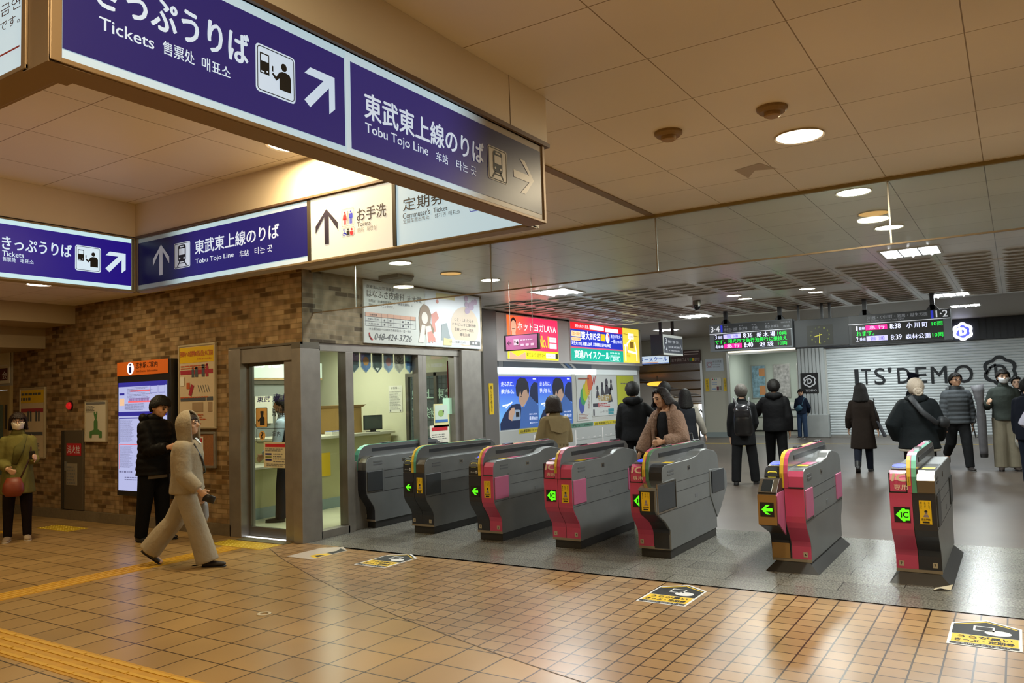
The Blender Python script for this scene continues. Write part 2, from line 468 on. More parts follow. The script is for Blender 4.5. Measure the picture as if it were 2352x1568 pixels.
# ================================================================== near walls
b = MB().box(-13.8, -8.3, 6.44, 6.6, 0, 3.2).box(-8.3, -7.03, 6.44, 6.6, 2.33, 3.2)
struct(b, 'wall_back', M_BRX)
struct(MB().quad((-7.022, 6.44, 2.335), (-7.022, 6.6, 2.335), (-7.022, 6.6, 3.2), (-7.022, 6.44, 3.2)), 'wall_office', M_BRY)
struct(MB().box(-7.17, -7.022, 6.60, 10.15, 2.335, 3.2), 'wall_office', M_BRY)
b = MB().box(-13.8, -8.3, 6.40, 6.44, 0, .14); struct(b, 'baseboard_back', mat('stone_skirting', '#6e6350', .4, noise=.15, nscale=20))
struct(MB().box(-12.85, -11.94, -5, 6.44, 2.92, 3.2), 'beam_1', M_BEIGE)
struct(MB().box(-15, -12.8, -5, 6.44, 2.60, 3.2), 'beam_2', M_BEIGE)
struct(MB().box(-15.1, -15, -5, 6.6, 0, 3.2), 'wall_left', M_BEIGE)
struct(MB().box(-15, 6, -5.1, -5, 0, 3.2), 'wall_front', M_BEIGE)
struct(MB().box(6, 6.1, -5, 27, 0, 3.5), 'wall_right', M_BEIGE)
# cream door at the far left end of the brick wall
struct(MB().box(-15, -13.8, 6.44, 6.6, 2.06, 2.62), 'wall_left', mat('pale_panel', '#b9b5ac', .5))
d = MB().frame(Pl((-15, 6.44, 0)), 0, 0, 1.2, 2.06, .07, 0, .05).build('door_2', mat('door_cream', '#a99566', .45)); tag(d, kind='structure')
MB().box(-14.93, -13.87, 6.46, 6.5, 0.02, 1.99).build('door_panel', mat('door_cream', ''), d)
MB().rrect(Pl((-14.6, 6.455, 0)), 0, .6, .45, 1.75, .02).build('door_pane', mat('door_pane_teal', '#4f6a66', .15), d)
MB().box(-13.98, -13.90, 6.40, 6.44, 1.35, 1.75).build('door_notice', M_BLACK, d)
t = thing('sign_panel', 'small white sign panel with red band above the cream door at far left', 'sign', (-14.2, 6.43, 2.2))
pl = Pl((-14.5, 6.43, 2.1))
MB().rect(pl, 0, 0, .62, .5, 0, .01).build('board', M_PAPER, t)
MB().rect(pl, .1, .05, .56, .25, .012).build('band', mat('maroon_print', '#5b2a22', .5), t)
MB().text(pl, '会', .38, .07, .54, .2, .014).rect(pl, .1, .28, .56, .31, .012).build('lettering', M_WPRINT, t)
# ================================================================== station office shell (steel frame, glass, interior)
sf = MB()
sf.box(-8.32, -8.10, 6.40, 6.62, 0, 2.31)          # left jamb cladding
sf.box(-7.17, -7.02, 6.40, 6.70, 0, 2.26)          # corner column
sf.box(-8.10, -7.17, 6.42, 6.60, 2.13, 2.31)       # door head
sf.box(-7.36, -7.17, 6.45, 6.62, 0, 2.31)
struct(sf, 'wall_office_steel', M_STEEL, bevel=.004)
struct(MB().box(-7.17, -7.02, 6.40, 6.70, 2.262, 2.335).box(-8.32, -7.02, 6.405, 6.44, 2.31, 2.335), 'trim_6', M_STEELD)
d = MB().frame(Pl((-8.10, 6.56, .02)), 0, 0, .76, 2.11, .035, 0, .04).rect(Pl((-8.10, 6.56, .02)), 0, -.018, .76, .10, -.002, .044).build('door_1', M_STEELD); tag(d, kind='structure')
MB().rect(Pl((-8.10, 6.54, .02)), .03, .09, .73, 2.08).build('door_pane', GLASS, d)
d1 = d
b = MB()
b.box(-7.19, -7.05, 6.70, 6.74, 0, 2.30).box(-7.19, -7.05, 6.70, 10.06, 2.24, 2.335)
b.box(-7.19, -7.05, 7.17, 7.30, 0, 2.24).box(-7.19, -7.05, 6.72, 7.20, 0, .09)
b.box(-7.19, -7.10, 7.30, 9.7, 0, .86)
for y0, y1 in ((8.60, 8.69), (8.69, 8.78), (9.44, 9.56)): b.box(-7.17, -7.06, y0, y1, .86, 2.24)
struct(b, 'window_1', M_STEEL, bevel=.003)
struct(MB().quad((-7.14, 6.74, .09), (-7.14, 7.17, .09), (-7.14, 7.17, 2.24), (-7.14, 6.74, 2.24)).quad((-7.14, 7.30, .86), (-7.14, 9.56, .86), (-7.14, 9.56, 2.24), (-7.14, 7.30, 2.24)), 'window_1_pane', GLASS)
struct(MB().box(-7.25, -7.0, 9.56, 10.06, 0, 2.335), 'wall_office_steel', M_STEEL, bevel=.004)
# interior
struct(MB().box(-11.0, -10.9, 6.6, 10.3, 0, 2.7).box(-11, -8.62, 10.2, 10.3, 0, 2.7).box(-8.62, -7.25, 10.2, 10.3, 2.05, 2.7), 'wall_office_inner', M_CREAM)
struct(MB().box(-11, -7.2, 6.6, 10.2, 2.6, 2.66), 'ceiling', M_WHITE)
struct(MB().box(-10.9, -8.62, 10.17, 10.2, 0, .12), 'baseboard_office', mat('grey_vinyl', '#8f9a98', .5))
d = MB().frame(Pl((-8.62, 10.2, 0)), 0, 0, 1.37, 2.05, .06, 0, .05).box(-8.02, -7.96, 10.15, 10.2, 0, 2.05).build('door_3', M_STEELD); tag(d, kind='structure')
MB().quad((-8.6, 10.22, 0.02), (-7.25, 10.22, 0.02), (-7.25, 10.22, 2.03), (-8.6, 10.22, 2.03)).build('door_pane', glass_mat('dark_glass', '#8b9894', dirt=.05), d)
MB().text(Pl((-8.55, 10.18, 0)), '東武東上線', .05, 1.62, 1.2, 1.78, .004, bold=.02, mirror=True).text(Pl((-8.55, 10.18, 0)), '駅事務室', .05, 1.3, 1.0, 1.48, .004, mirror=True).build('lettering', mat('pale_green_print', '#b7d8c6', .5), d)
MB().rframe(Pl((-8.3, 10.17, 0)), 0, .8, .3, 1.15, .03, .02, .01).build('handle', M_ALU, d)
MB().rect(Pl((-7.9, 10.17, 0)), .1, 1.05, .42, 1.45, .006).build('notice', mat('mint_paper', '#a8d3b8', .6), d)
MB().rect(Pl((-8.0, 10.17, 0)), .02, .72, .38, 1.2, .005).build('notice', M_PAPER, d)
MB().rect(Pl((-8.0, 10.17, 0)), .06, .8, .34, .86, .0065).build('notice_band', mat('blue_print', '#3f6fae', .5), d)
# ================================================================== far hall walls
struct(MB().box(-12, -8.06, 12.0, 18.62, 0, 2.3).box(-12, -8.3, 12.0, 18.62, 2.3, 3.2), 'wall_kiosk', mat('kiosk_white', '#d2d3d0', .45))
struct(MB().box(-8.3, -7.98, 12.0, 18.66, 2.27, 3.17), 'wall_kiosk_head', M_GREYW, bevel=.006)
struct(MB().box(-8.10, -8.0, 11.98, 18.64, 3.165, 3.185), 'trim_7', M_BLACK)
struct(MB().box(-8.12, -7.99, 12.05, 18.5, 2.16, 2.27), 'trim_8', mat('kiosk_soffit', '#77797c', .4))
struct(MB().box(-8.12, -7.985, 12.2, 15.8, 2.168, 2.262), 'trim_8', mat('soffit_stripe_dark', '#4d5664', .4))
b = MB()
for y in (14.35, 14.75): b.prof([(y, 2.262), (y + .12, 2.262), (y + .32, 2.168), (y + .2, 2.168)], -7.984, -7.98)
struct(b, 'trim_9', mat('soffit_stripe_white', '#b9b9b9', .5))
struct(MB().prof([(14.55, 2.262), (14.67, 2.262), (14.87, 2.168), (14.75, 2.168)], -7.984, -7.98), 'trim_9', mat('soffit_stripe_blue', '#4f6fa0', .5))
# pilasters and panels between the office and the kiosk
struct(MB().box(-8.35, -7.98, 11.55, 12.0, 0, 3.2), 'wall_pilaster', mat('pilaster_steel', '#8d8885', .32, .6), bevel=.01)
struct(MB().box(-11, -8.35, 11.9, 12.0, 0, 3.2), 'wall_recess', grid_mat('white_small_tile', .1, .1, 0, 0, '#c3c6c2', '#b9bdb9', '#767a78', .006, .3, axes='xz', noise=.03))
tg = MB(); plp = Pl((-7.975, 11.68, 0), (0, 1, 0), (0, 0, 1))
t = thing('pilaster_sticker', 'upright yellow sticker with black lettering on the steel pilaster left of the posters', 'sticker', (-7.975, 11.75, 1.4))
MB().rect(plp, 0, 1.30, .14, 1.86, .001, .004).build('sheet', M_YEL, t)
MB().text(plp, '優\nに\nは\n右\n側\n通\n行', .04, 1.34, .10, 1.82, .007).build('lettering', M_PRINT, t)
# far left: bulkhead and stairwell
struct(MB().box(-15, -9.06, 26.3, 26.5, 2.62, 3.5).box(-9.06, -8.16, 26.3, 26.5, 0, 3.5).box(-8.16, -5.85, 26.3, 26.5, 2.8, 3.5), 'wall_far', mat('far_wall_cream', '#b9b6a6', .5))
struct(MB().box(-15, -12.6, 20, 26.4, 0, 3.5), 'wall_far_left', M_BEIGE)
struct(MB().box(-9.06, -8.16, 26.27, 26.3, 0, .17), 'baseboard_far', mat('grey_vinyl', ''))
struct(MB().box(-9.10, -9.02, 26.22, 26.3, 0, 2.62), 'trim_10', M_ALU)
# sloping slatted ceiling over the stairs, stairs going down, side walls
b = MB().prof([(26.5, 2.62), (36.5, .95), (36.5, 1.1), (26.5, 2.75)], -13, -9.06); struct(b, 'ceiling', mat('stair_soffit_dark', '#4a3a26', .6))
b = MB()
for i in range(64):
    x = -13.0 + .062 * i; q = min(2.0, max(0.0, -9.12 - x - .03))
    b.add([(x, 26.5, 2.60), (x + .03, 26.5, 2.60), (x + .03 + q, 36.5, .93), (x + q, 36.5, .93), (x, 26.5, 2.55), (x + .03, 26.5, 2.55), (x + .03 + q, 36.5, .88), (x + q, 36.5, .88)], [(0, 1, 2, 3), (4, 5, 6, 7), (0, 1, 5, 4), (1, 2, 6, 5), (3, 0, 4, 7)])
for k in range(5):
    y = 27.8 + 2.0 * k; z = 2.54 - (y - 26.5) * .167
    b.box(-13, -9.06, y, y + .12, z - .03, z + .02)
struct(b, 'ceiling', mat('stair_slats', '#8a6a3c', .5))
b = MB()
for k in range(22):
    b.box(-13, -9.06, 26.5 + .3 * k, 26.8 + .3 * k, -.4 - .165 * k, -.165 * k)
struct(b, 'stairs', mat('stair_stone', '#9a958a', .5))
struct(MB().box(-13, -9.06, 33.1, 37, -3.9, -3.7), 'floor', mat('street_pale', '#c9c8c2', .6))
struct(MB().box(-9.06, -9.0, 26.5, 33.5, -4, 2.8).box(-13.1, -13, 26.5, 37, -4, 2.8), 'wall_stairs', mat('stair_wall', '#9c8f78', .6))
t = thing('handrail', 'steel handrail post at the top of the stairs by the cream wall', 'handrail', (-9.2, 26.2, 0))
MB().tube([(-9.2, 26.15, 0), (-9.2, 26.15, .85), (-9.2, 26.35, .93), (-9.2, 29, -.4)], .025).build('rail', M_ALU, t, smooth=True)
MB().tube([(-9.2, 26.6, -.05), (-9.2, 26.6, .78)], .02).build('post', M_ALU, t, smooth=True)
t = thing('exit_lamp', 'glowing amber wall lamp inside the stairwell', 'lamp', (-11.6, 28.5, 1.9))
MB().ball((-11.6, 28.5, 1.9), (.45, .15, .09)).build('shade', emis('amber_glow', '#ffb43c', 1.6), t, smooth=True)
MB().box(-11.62, -11.58, 28.48, 28.52, 1.95, 2.2).build('bracket', M_STEELD, t)
# small room with posters to the right of the cream wall
b = MB().box(-8.6, -8.5, 26.5, 30.2, 0, 3.2).box(-9, -5.2, 30.1, 30.2, 0, 3.2).box(-5.85, -5.75, 26.5, 30.2, 0, 3.2)
struct(b, 'wall_room', mat('room_panel', '#b4bcb4', .45)); struct(MB().box(-9, -5.5, 26.5, 30.2, 3.0, 3.1), 'ceiling', M_WHITE)
struct(MB().box(-8.6, -5.8, 26.4, 30.2, 0, .004), 'floor', mat('room_floor', '#6a665f', .35))
struct(MB().frame(Pl((-8.18, 26.3, 0)), 0, 0, 2.36, 2.82, .07, 0, .05), 'trim_11', M_ALU)
struct(MB().box(-8.1, -5.9, 26.2, 26.3, 2.82, 2.87), 'trim_12', emis('door_head_strip', '#fff6d8', 1.4))
for k, (x0, x1, c) in enumerate(((-8.42, -7.93, '#8fb0c4'), (-7.6, -7.05, '#b7b4b4'), (-6.75, -6.3, '#b5bcc2'))):
    lab = ('blue and orange poster sheets pinned at the left of the far room', 'crinkled silver foil sheet in the middle of the far room', 'pale silver sheet at the right of the far room')[k]
    t = thing('wall_sheet', lab, 'poster', (x0, 30.08, 1.3))
    pl = Pl((x0, 30.09, 1.25))
    MB().rect(pl, 0, 0, x1 - x0, 1.2, 0, .01).build('sheet', mat('sheet%d' % k, c, .3, .4, noise=.4, nscale=9), t)
    if k == 0:
        MB().rect(pl, .26, .1, .48, .45, .012).rect(pl, .26, .8, .48, 1.1, .012).build('print', mat('poster_orange', '#c98a5a', .5), t)
    MB().frame(pl, -.03, -.03, x1 - x0 + .03, 1.23, .03, 0, .02).build('frame', M_ALU, t)
t = thing('drawer_unit', 'low white drawer unit along the back of the far room', 'cabinet', (-7.2, 29.8, 0))
MB().box(-8.45, -5.9, 29.7, 30.08, .05, 1.05).build('body', M_WHITE, t, bevel=.01)
for k in range(4):
    dr = MB().box(-8.4 + .62 * k, -7.82 + .62 * k, 29.66, 29.7, .55, .98).build('drawer', mat('drawer_white', '#c4cac8', .4), t, bevel=.005)
    MB().box(-8.2 + .62 * k, -8.0 + .62 * k, 29.63, 29.66, .78, .81).build('handle', M_BLACK, dr)
# pillar with sign
b = MB().box(-5.85, -5.05, 26.12, 26.5, .72, 2.82)
for k in range(7): b.box(-5.83 + .112 * k, -5.75 + .112 * k, 26.09, 26.12, .72, 2.82)
struct(b, 'wall_pillar', mat('pillar_white', '#c3c8c8', .4)); struct(MB().box(-5.9, -5.0, 26.05, 26.5, 0, .72), 'wall_pillar_base', mat('pillar_base', '#aeb2b0', .5, noise=.06, nscale=5), bevel=.02)
# shop front: fascia and shutter
b = MB().box(-5.9, 6, 26.2, 26.5, 2.80, 3.44)
for k in range(40): b.box(-.8 + .17 * k, -.79 + .17 * k, 26.185, 26.2, 2.80, 3.42)
struct(b, 'wall_fascia', mat('fascia_charcoal', '#35383d', .45))
sh = thing('roller_shutter', 'closed white roller shutter with large black shop lettering and flower emblem', 'shutter', (-.5, 26.35, 0))
b = MB(); pts = []
n = 34
for k in range(n):
    z = .06 + k * (2.74 / n); h = 2.74 / n
    pts += [(26.36, z), (26.33, z + h * .12), (26.325, z + h * .5), (26.335, z + h * .85)]
pts += [(26.36, 2.80)]
b.prof([(26.42, .06)] + pts + [(26.42, 2.8)], -5.0, 5.0)
b.build('curtain', mat('shutter_white', '#dbe2e4', .42, noise=.05, nscale=2), sh)
MB().box(-5.0, 5, 26.3, 26.4, 0, .06).build('bottom_rail', M_ALU, sh)
MB().box(-5.1, -5.0, 26.28, 26.45, 0, 2.8).build('guide', M_WHITE, sh)
def emblem(mbx, pl, cx, cy_, r, w, d):
    """a six-lobed flower ring round a capital D"""
    def ring(ro, k, amp):
        return [(cx + ro * (1 + amp * abs(math.cos(3 * t))) * math.sin(t), cy_ + ro * (1 + amp * abs(math.cos(3 * t))) * math.cos(t)) for t in [2 * PI * i / k for i in range(k)]]
    A, B = ring(r * .84, 72, .19), ring(r * .84 - w, 72, .19)
    mbx.add([pl.p(x, y, d) for x, y in A + B], [(i, (i + 1) % 72, 72 + (i + 1) % 72, 72 + i) for i in range(72)])
    q = r * .42
    D0 = [(cx - q * .75, cy_ - q), (cx - q * .75, cy_ + q)] + [(cx - q * .1 + q * 1.0 * math.cos(a), cy_ + q * math.sin(a)) for a in [PI / 2 - PI * i / 14 for i in range(15)]]
    D1 = [(cx - q * .75 + w * .9, cy_ - q + w * .9), (cx - q * .75 + w * .9, cy_ + q - w * .9)] + [(cx - q * .1 + (q - w * .9) * math.cos(a), cy_ + (q - w * .9) * math.sin(a)) for a in [PI / 2 - PI * i / 14 for i in range(15)]]
    k = len(D0)
    mbx.add([pl.p(x, y, d) for x, y in D0 + D1], [(i, (i + 1) % k, k + (i + 1) % k, k + i) for i in range(k)])
    mbx.line(pl, [(cx - q * .75 + w * .4, cy_ + q * .95), (cx - q * 1.25, cy_ + q * .55), (cx - q * 1.75, cy_ - q * .35)], w * .8, d)
pls = Pl((0, 26.32, 0))
lt = MB()
for ch, x0, x1, z0, z1 in (('I', -4.20, -4.09, 1.62, 2.09), ('T', -4.0, -3.74, 1.62, 2.09), ('S', -3.64, -3.34, 1.60, 2.10), ("'", -3.26, -3.16, 1.95, 2.10), ('D', -3.0, -2.66, 1.61, 2.08), ('E', -2.51, -2.22, 1.61, 2.08), ('M', -2.10, -1.69, 1.58, 2.08), ('O', -1.50, -1.03, 1.57, 2.09)):
    lt.text(pls, ch, x0, z0, x1, z1, .004, bold=.012)
emblem(lt, pls, -.36, 1.88, .44, .085, .004)
lt.build('lettering', mat('shutter_print', '#1c2126', .5), sh)
t = thing('shop_emblem', 'white glowing flower shaped emblem on the dark fascia above the shutter', 'sign', (-1.2, 26.18, 3.05))
pl = Pl((-1.2, 26.16, 3.05))
MB().ell(pl, 0, 0, .2, .2, .0, 36, .02).build('backing', emis('emblem_blue', '#5a62d8', 1.2), t)
b = MB(); emblem(b, pl, 0, 0, .27, .07, .03); b.build('lettering', emis('emblem_white', '#f4f6ff', 2.2), t)
t = thing('pillar_sign', 'square black sign with white flower emblem on the ribbed pillar', 'sign', (-5.46, 26.08, 1.7))
pl = Pl((-5.76, 26.08, 1.40))
MB().rect(pl, 0, 0, .52, .64, 0, .012).build('board', M_BLACK, t)
b = MB(); emblem(b, pl, .26, .38, .20, .035, .014); b.text(pl, "TS'DEMO", .12, .05, .46, .12, .014).build('lettering', M_WPRINT, t)
t = thing('no_smoking_sign', 'white no smoking notice on the cream wall right of the stairs', 'notice', (-8.6, 26.28, 2.4))
pl = Pl((-8.92, 26.29, 2.24))
MB().rect(pl, 0, 0, .62, .42, 0, .01).build('board', mat('notice_white', '#c6d0da', .5), t)
b = MB().rframe(pl, .04, .13, .23, .31, .01, .012, .012); b.ell(pl, .135, .22, .07, .07, .012); b.build('symbol', mat('dull_red', '#a8505a', .5), t)
MB().ell(pl, .135, .22, .055, .055, .0135).build('disc', mat('notice_white', ''), t)
MB().text(pl, '終日禁煙', .26, .28, .56, .36, .012).text(pl, 'No Smoking', .26, .2, .5, .24, .012).text(pl, '駅構内は全面禁煙', .26, .12, .5, .16, .012).build('lettering', M_GREYT, t)
for x0, x1, lab in ((-8.96, -8.83, 'tall yellow sticker left of the call panel on the cream wall'), (-8.33, -8.23, 'tall yellow sticker right of the call panel on the cream wall')):
    t = thing('wall_sticker', lab, 'sticker', (x0, 26.29, 1.6)); pl = Pl((x0, 26.29, 1.55))
    MB().rect(pl, 0, 0, x1 - x0, .44, 0, .004).build('sheet', M_YEL, t)
    MB().text(pl, '右\n側\n通\n行', .03, .05, x1 - x0 - .03, .4, .006).build('lettering', M_PRINT, t)
t = thing('call_panel', 'white help panel with three coloured dots on the cream wall', 'panel', (-8.6, 26.28, 1.6)); pl = Pl((-8.75, 26.29, 1.55))
MB().rect(pl, 0, 0, .34, .46, 0, .012).build('board', M_PAPER, t)
MB().ell(pl, .06, .41, .02, .02, .014).build('dot', M_RED, t); MB().ell(pl, .12, .41, .02, .02, .014).build('dot', mat('green_print', '#2f8a50', .5), t); MB().ell(pl, .18, .41, .02, .02, .014).build('dot', mat('blue_print', ''), t)
MB().rect(pl, .19, .03, .26, .16, .012, .02).build('phone_holder', mat('dark_red', '#6a2630', .4), t); MB().rect(pl, .28, .03, .34, .17, .012, .02).build('switch', mat('grey_switch', '#7d8078', .4), t)
MB().rect(pl, .02, .05, .15, .1, .014).rect(pl, .02, .28, .2, .3, .014).rect(pl, .02, .22, .2, .24, .014).build('print', mat('pale_blue_print', '#8fa4c4', .6), t)
# signs over the stairs
t = thing('stair_sign', 'blue and white lit sign over the stairs beside the kiosk', 'sign', (-10.7, 26.1, 2.6)); pl = Pl((-11.26, 26.12, 2.57))
MB().rect(pl, -1, 0, 1.1, .3, -.1, .1).build('housing', M_STEELD, t); MB().rect(pl, -.98, .01, 1.09, .29, .004).build('face', emis('pale_blue_face', '#cfe0f2', .75), t)
MB().text(pl, 'タースクール', .0, .1, 1.04, .26, .008, bold=.02).rect(pl, 0, .012, 1.09, .04, .008).build('lettering', emis('deep_blue_letters', '#1d4fa8', .5), t)
MB().rect(pl, 0, .055, .7, .075, .008).build('stripe', emis('orange_strip', '#e08a3c', .6), t)
t = thing('stair_banner', 'dark maroon banner with pale lettering over the stairs', 'sign', (-9.5, 26.2, 2.7)); pl = Pl((-10.13, 26.2, 2.54))
MB().rect(pl, 0, 0, 1.06, .46, -.06, .06).build('board', mat('maroon_board', '#4a2b26', .5), t)
MB().text(pl, '志木駅南口より', .03, .08, .66, .19, .004).rect(pl, .5, .3, 1.0, .33, .004).rect(pl, .5, .38, 1.02, .42, .004).text(pl, '徒歩分', .86, .07, 1.04, .19, .004).build('lettering', mat('pale_pink_print', '#c9b4ac', .5), t)
MB().rect(pl, .68, .08, .76, .18, .004).build('swatch', mat('green_print', ''), t); MB().rect(pl, .77, .08, .85, .18, .004).build('swatch', M_YEL, t)
# yellow line on the far floor
struct(MB().box(-9, 6, 23.2, 23.32, 0, .004).box(-6.6, -6.5, 21.4, 23.2, 0, .003), 'trim_13', mat('yellow_line', '#b3993a', .5))
# ================================================================== CEILING FIXTURES
def downlight(x, y, r, power, col, label, z=3.2, group=None, lit=1.0, dcol='#fff8ec', spread=PI):
    t = thing('ceiling_downlight', label, 'ceiling light', (x, y, z), group)
    MB().tube([(x, y, z + .02), (x, y, z - .012)], [r * 1.02, r * 1.12], 40, cap=False).tube([(x, y, z - .012), (x, y, z - .004)], [r * 1.12, r], 40, cap=False).build('trim_ring', mat('lamp_ring', '#c8bda8', .4), t, smooth=True)
    MB().tube([(x, y, z - .008), (x, y, z - .006)], [r, r], 40).build('diffuser', emis('lamp_face_%s_%.1f' % (dcol, lit), dcol, lit), t)
    if power:
        L = bpy.data.lights.new('downlight_lamp', 'AREA'); L.shape = 'DISK'; L.size = r * 2; L.energy = power; L.color = col; L.spread = spread
        o = bpy.data.objects.new('lamp', L); COL.objects.link(o); o.parent = t; o.location = (0, 0, -.016)
    return t
G1 = 'warm downlights in the near ceiling'; G2 = 'cool downlights in the far ceiling'
downlight(-1.05, 5.1, .135, P_WARM, WARM2, 'large bright warm downlight in the near ceiling beside the smoke detectors', lit=9, dcol='#fff2dc')
downlight(-3.63, 3.26, .135, P_WARM * .55, (1, .72, .36), 'warm downlight inside the hanging sign frame half hidden by the ticket sign', lit=9, dcol='#fff0d0')
downlight(-10.14, 5.03, .14, P_WARM * .75, WARM, 'round downlight above the far left blue sign', lit=9, dcol='#fff0dc')
for x, y, pw in ((-1.05, .85, .9), (1.75, 5.1, .8), (-7.2, .3, 1.0), (-10.2, 1.0, .9), (-3.9, -1.2, 1.0), (-7.1, 4.85, .75), (-13.4, 3.6, 0)):
    if pw: downlight(x, y, .135, P_WARM * pw, WARM, 'warm downlight of the near ceiling outside the view', lit=9, dcol='#fff2dc', group=G1)
downlight(-1.02, 6.89, .125, P_COOL, COOL, 'white downlight just behind the glass smoke barrier on the right', lit=12, dcol='#fbfff8')
downlight(-1.01, 7.885, .125, 0, COOL, 'dim orange downlight between two white ones on the right', lit=.75, dcol='#e8b264')
downlight(-.98, 8.70, .125, P_COOL, COOL, 'white downlight between the orange downlight and the square lamp on the right', lit=12, dcol='#fbfff8')
downlight(-5.91, 6.92, .125, P_COOL * .35, COOL, 'white downlight nearest the brick corner of the office', lit=12, dcol='#fbfff8')
downlight(-5.95, 7.944, .125, 0, COOL, 'dim orange downlight over the left ticket gates', lit=.85, dcol='#f0b45c')
downlight(-5.905, 8.77, .125, P_COOL * .6, COOL, 'white downlight right of the dim orange one over the left gates', lit=12, dcol='#fbfff8')
downlight(-3.935, 13.23, .115, P_COOL * .5, COOL, 'front downlight of the left pair before the departure boards', lit=12, dcol='#fbfff8')
downlight(-3.926, 13.84, .115, P_COOL * .5, COOL, 'rear downlight of the left pair before the departure boards', lit=12, dcol='#fbfff8')
downlight(-2.747, 13.25, .115, P_COOL * .5, COOL, 'front downlight of the right pair before the departure boards', lit=12, dcol='#fbfff8')
downlight(-2.737, 13.86, .115, P_COOL * .5, COOL, 'rear downlight of the right pair before the departure boards', lit=12, dcol='#fbfff8')
for x, y in ((2.2, 8.0), (2.6, 13.0)):
    downlight(x, y, .125, P_COOL, COOL, 'white downlight of the far ceiling outside the view', lit=12, dcol='#fbfff8', group=G2)
def troffer(x, y, w, l, power, label, z=3.2):
    t = thing('square_ceiling_lamp', label, 'ceiling light', (x, y, z))
    pl = Pl((x - w / 2, y + l / 2, z), (1, 0, 0), (0, -1, 0))
    MB().frame(pl, -.02, -.02, w + .02, l + .02, .03, -.002, .012).build('frame', M_WHITE, t)
    MB().rect(pl, 0, 0, w, l, .003).build('diffuser', emis('troffer_face', '#f2fbff', 2.6), t)
    for k in range(3):
        MB().tube([(x - w / 2 + w * (k + .5) / 3, y - l * .42, z - .012), (x - w / 2 + w * (k + .5) / 3, y + l * .42, z - .012)], .016, 8).build('tube', emis('tube_light', '#ffffff', 9), t)
    b = MB()
    for k in (1, 2): b.rect(pl, w * k / 3 - .006, 0, w * k / 3 + .006, l, .004, .018)
    b.build('louvre', M_ALU, t)
    L = bpy.data.lights.new('troffer_lamp', 'AREA'); L.shape = 'RECTANGLE'; L.size = w; L.size_y = l; L.energy = power; L.color = (.92, 1, 1)
    o = bpy.data.objects.new('lamp', L); COL.objects.link(o); o.parent = t; o.location = (0, 0, -.04)
troffer(-.97, 10.56, .62, .66, 70, 'square fluorescent ceiling lamp nearest on the right')
troffer(-.91, 16.3, .62, .66, 64, 'square fluorescent ceiling lamp above the right departure board')
troffer(-.9, 21.6, .62, .66, 70, 'square fluorescent ceiling lamp near the glowing emblem', 3.42)
troffer(-5.88, 10.56, .62, .66, 75, 'square fluorescent ceiling lamp in front of the red advert')
troffer(-5.69, 16.25, .62, .66, 75, 'square fluorescent ceiling lamp left of the departure boards')
troffer(-8.6, 22.0, .62, .66, 75, 'square fluorescent ceiling lamp behind the kiosk before the stairs', 3.42)
troffer(-3.6, 24.4, .9, .3, 80, 'long fluorescent ceiling lamp before the shutter left of the right board', 3.42)
troffer(2.4, 22, .62, .66, 70, 'square fluorescent ceiling lamp right of the view above the shutter', 3.42)
t = thing('room_lamp', 'ceiling lamp in the small far room', 'ceiling light', (-7.0, 28.2, 3.0))
MB().box(-7.6, -6.4, 28.1, 28.3, 2.95, 3.0).build('diffuser', emis('tube_light', ''), t)
L = bpy.data.lights.new('room_lamp', 'AREA'); L.shape = 'RECTANGLE'; L.size = 1.2; L.size_y = .2; L.energy = 40; L.color = (.95, 1, .92)
o = bpy.data.objects.new('lamp', L); COL.objects.link(o); o.parent = t; o.location = (0, 0, -.07)
for x, y in ((-8.3, 7.6), (-9.3, 9.2)):
    t = thing('office_lamp', 'office ceiling lamp near the door' if x > -9 else 'office ceiling lamp over the tall counter', 'ceiling light', (x, y, 2.6))
    MB().box(x - .5, x + .5, y - .08, y + .08, 2.55, 2.6).build('diffuser', emis('tube_light', ''), t)
    L = bpy.data.lights.new('office_lamp', 'AREA'); L.shape = 'RECTANGLE'; L.size = 1.0; L.size_y = .25; L.energy = 30; L.color = (.95, 1, .82)
    o = bpy.data.objects.new('lamp', L); COL.objects.link(o); o.parent = t; o.location = (0, 0, -.07)
def detector(x, y, label):
    t = thing('smoke_detector', label, 'smoke detector', (x, y, 3.2))
    MB().tube([(x, y, 3.2), (x, y, 3.185), (x, y, 3.17)], [.085, .085, .07], 28).build('base', mat('detector_tan', '#8f7448', .5), t, smooth=False)
    MB().tube([(x, y, 3.17), (x, y, 3.15), (x, y, 3.145)], [.045, .045, .035], 24).build('sensor', mat('detector_tan2', '#a5875a', .5), t)
detector(-1.063, 4.486, 'round tan smoke detector nearer the bright downlight')
detector(-1.693, 4.514, 'round tan smoke detector nearer the ticket sign')
t = thing('dome_camera', 'black dome camera under the far ceiling left of the lamp pairs', 'camera', (-4.676, 13.47, 3.2))
MB().tube([(-4.676, 13.47, 3.2), (-4.676, 13.47, 3.11)], [.07, .075], 20).build('mount', M_STEELD, t)
MB().ball((-4.676, 13.47, 3.10), (.065, .065, .075)).build('dome', mat('dome_black', '#101012', .12), t, smooth=True)
t = thing('ceiling_speaker', 'grey wedge shaped speaker on the ceiling above the clinic advert', 'speaker', (-6.6, 7.65, 3.2))
MB().prof([(7.5, 3.2), (7.8, 3.2), (7.74, 3.12), (7.56, 3.14)], -6.78, -6.42).build('case', mat('speaker_grey', '#6f6d66', .5), t, bevel=.01)
MB().box(-6.76, -6.44, 7.485, 7.5, 3.15, 3.2).build('bracket', M_STEELD, t)
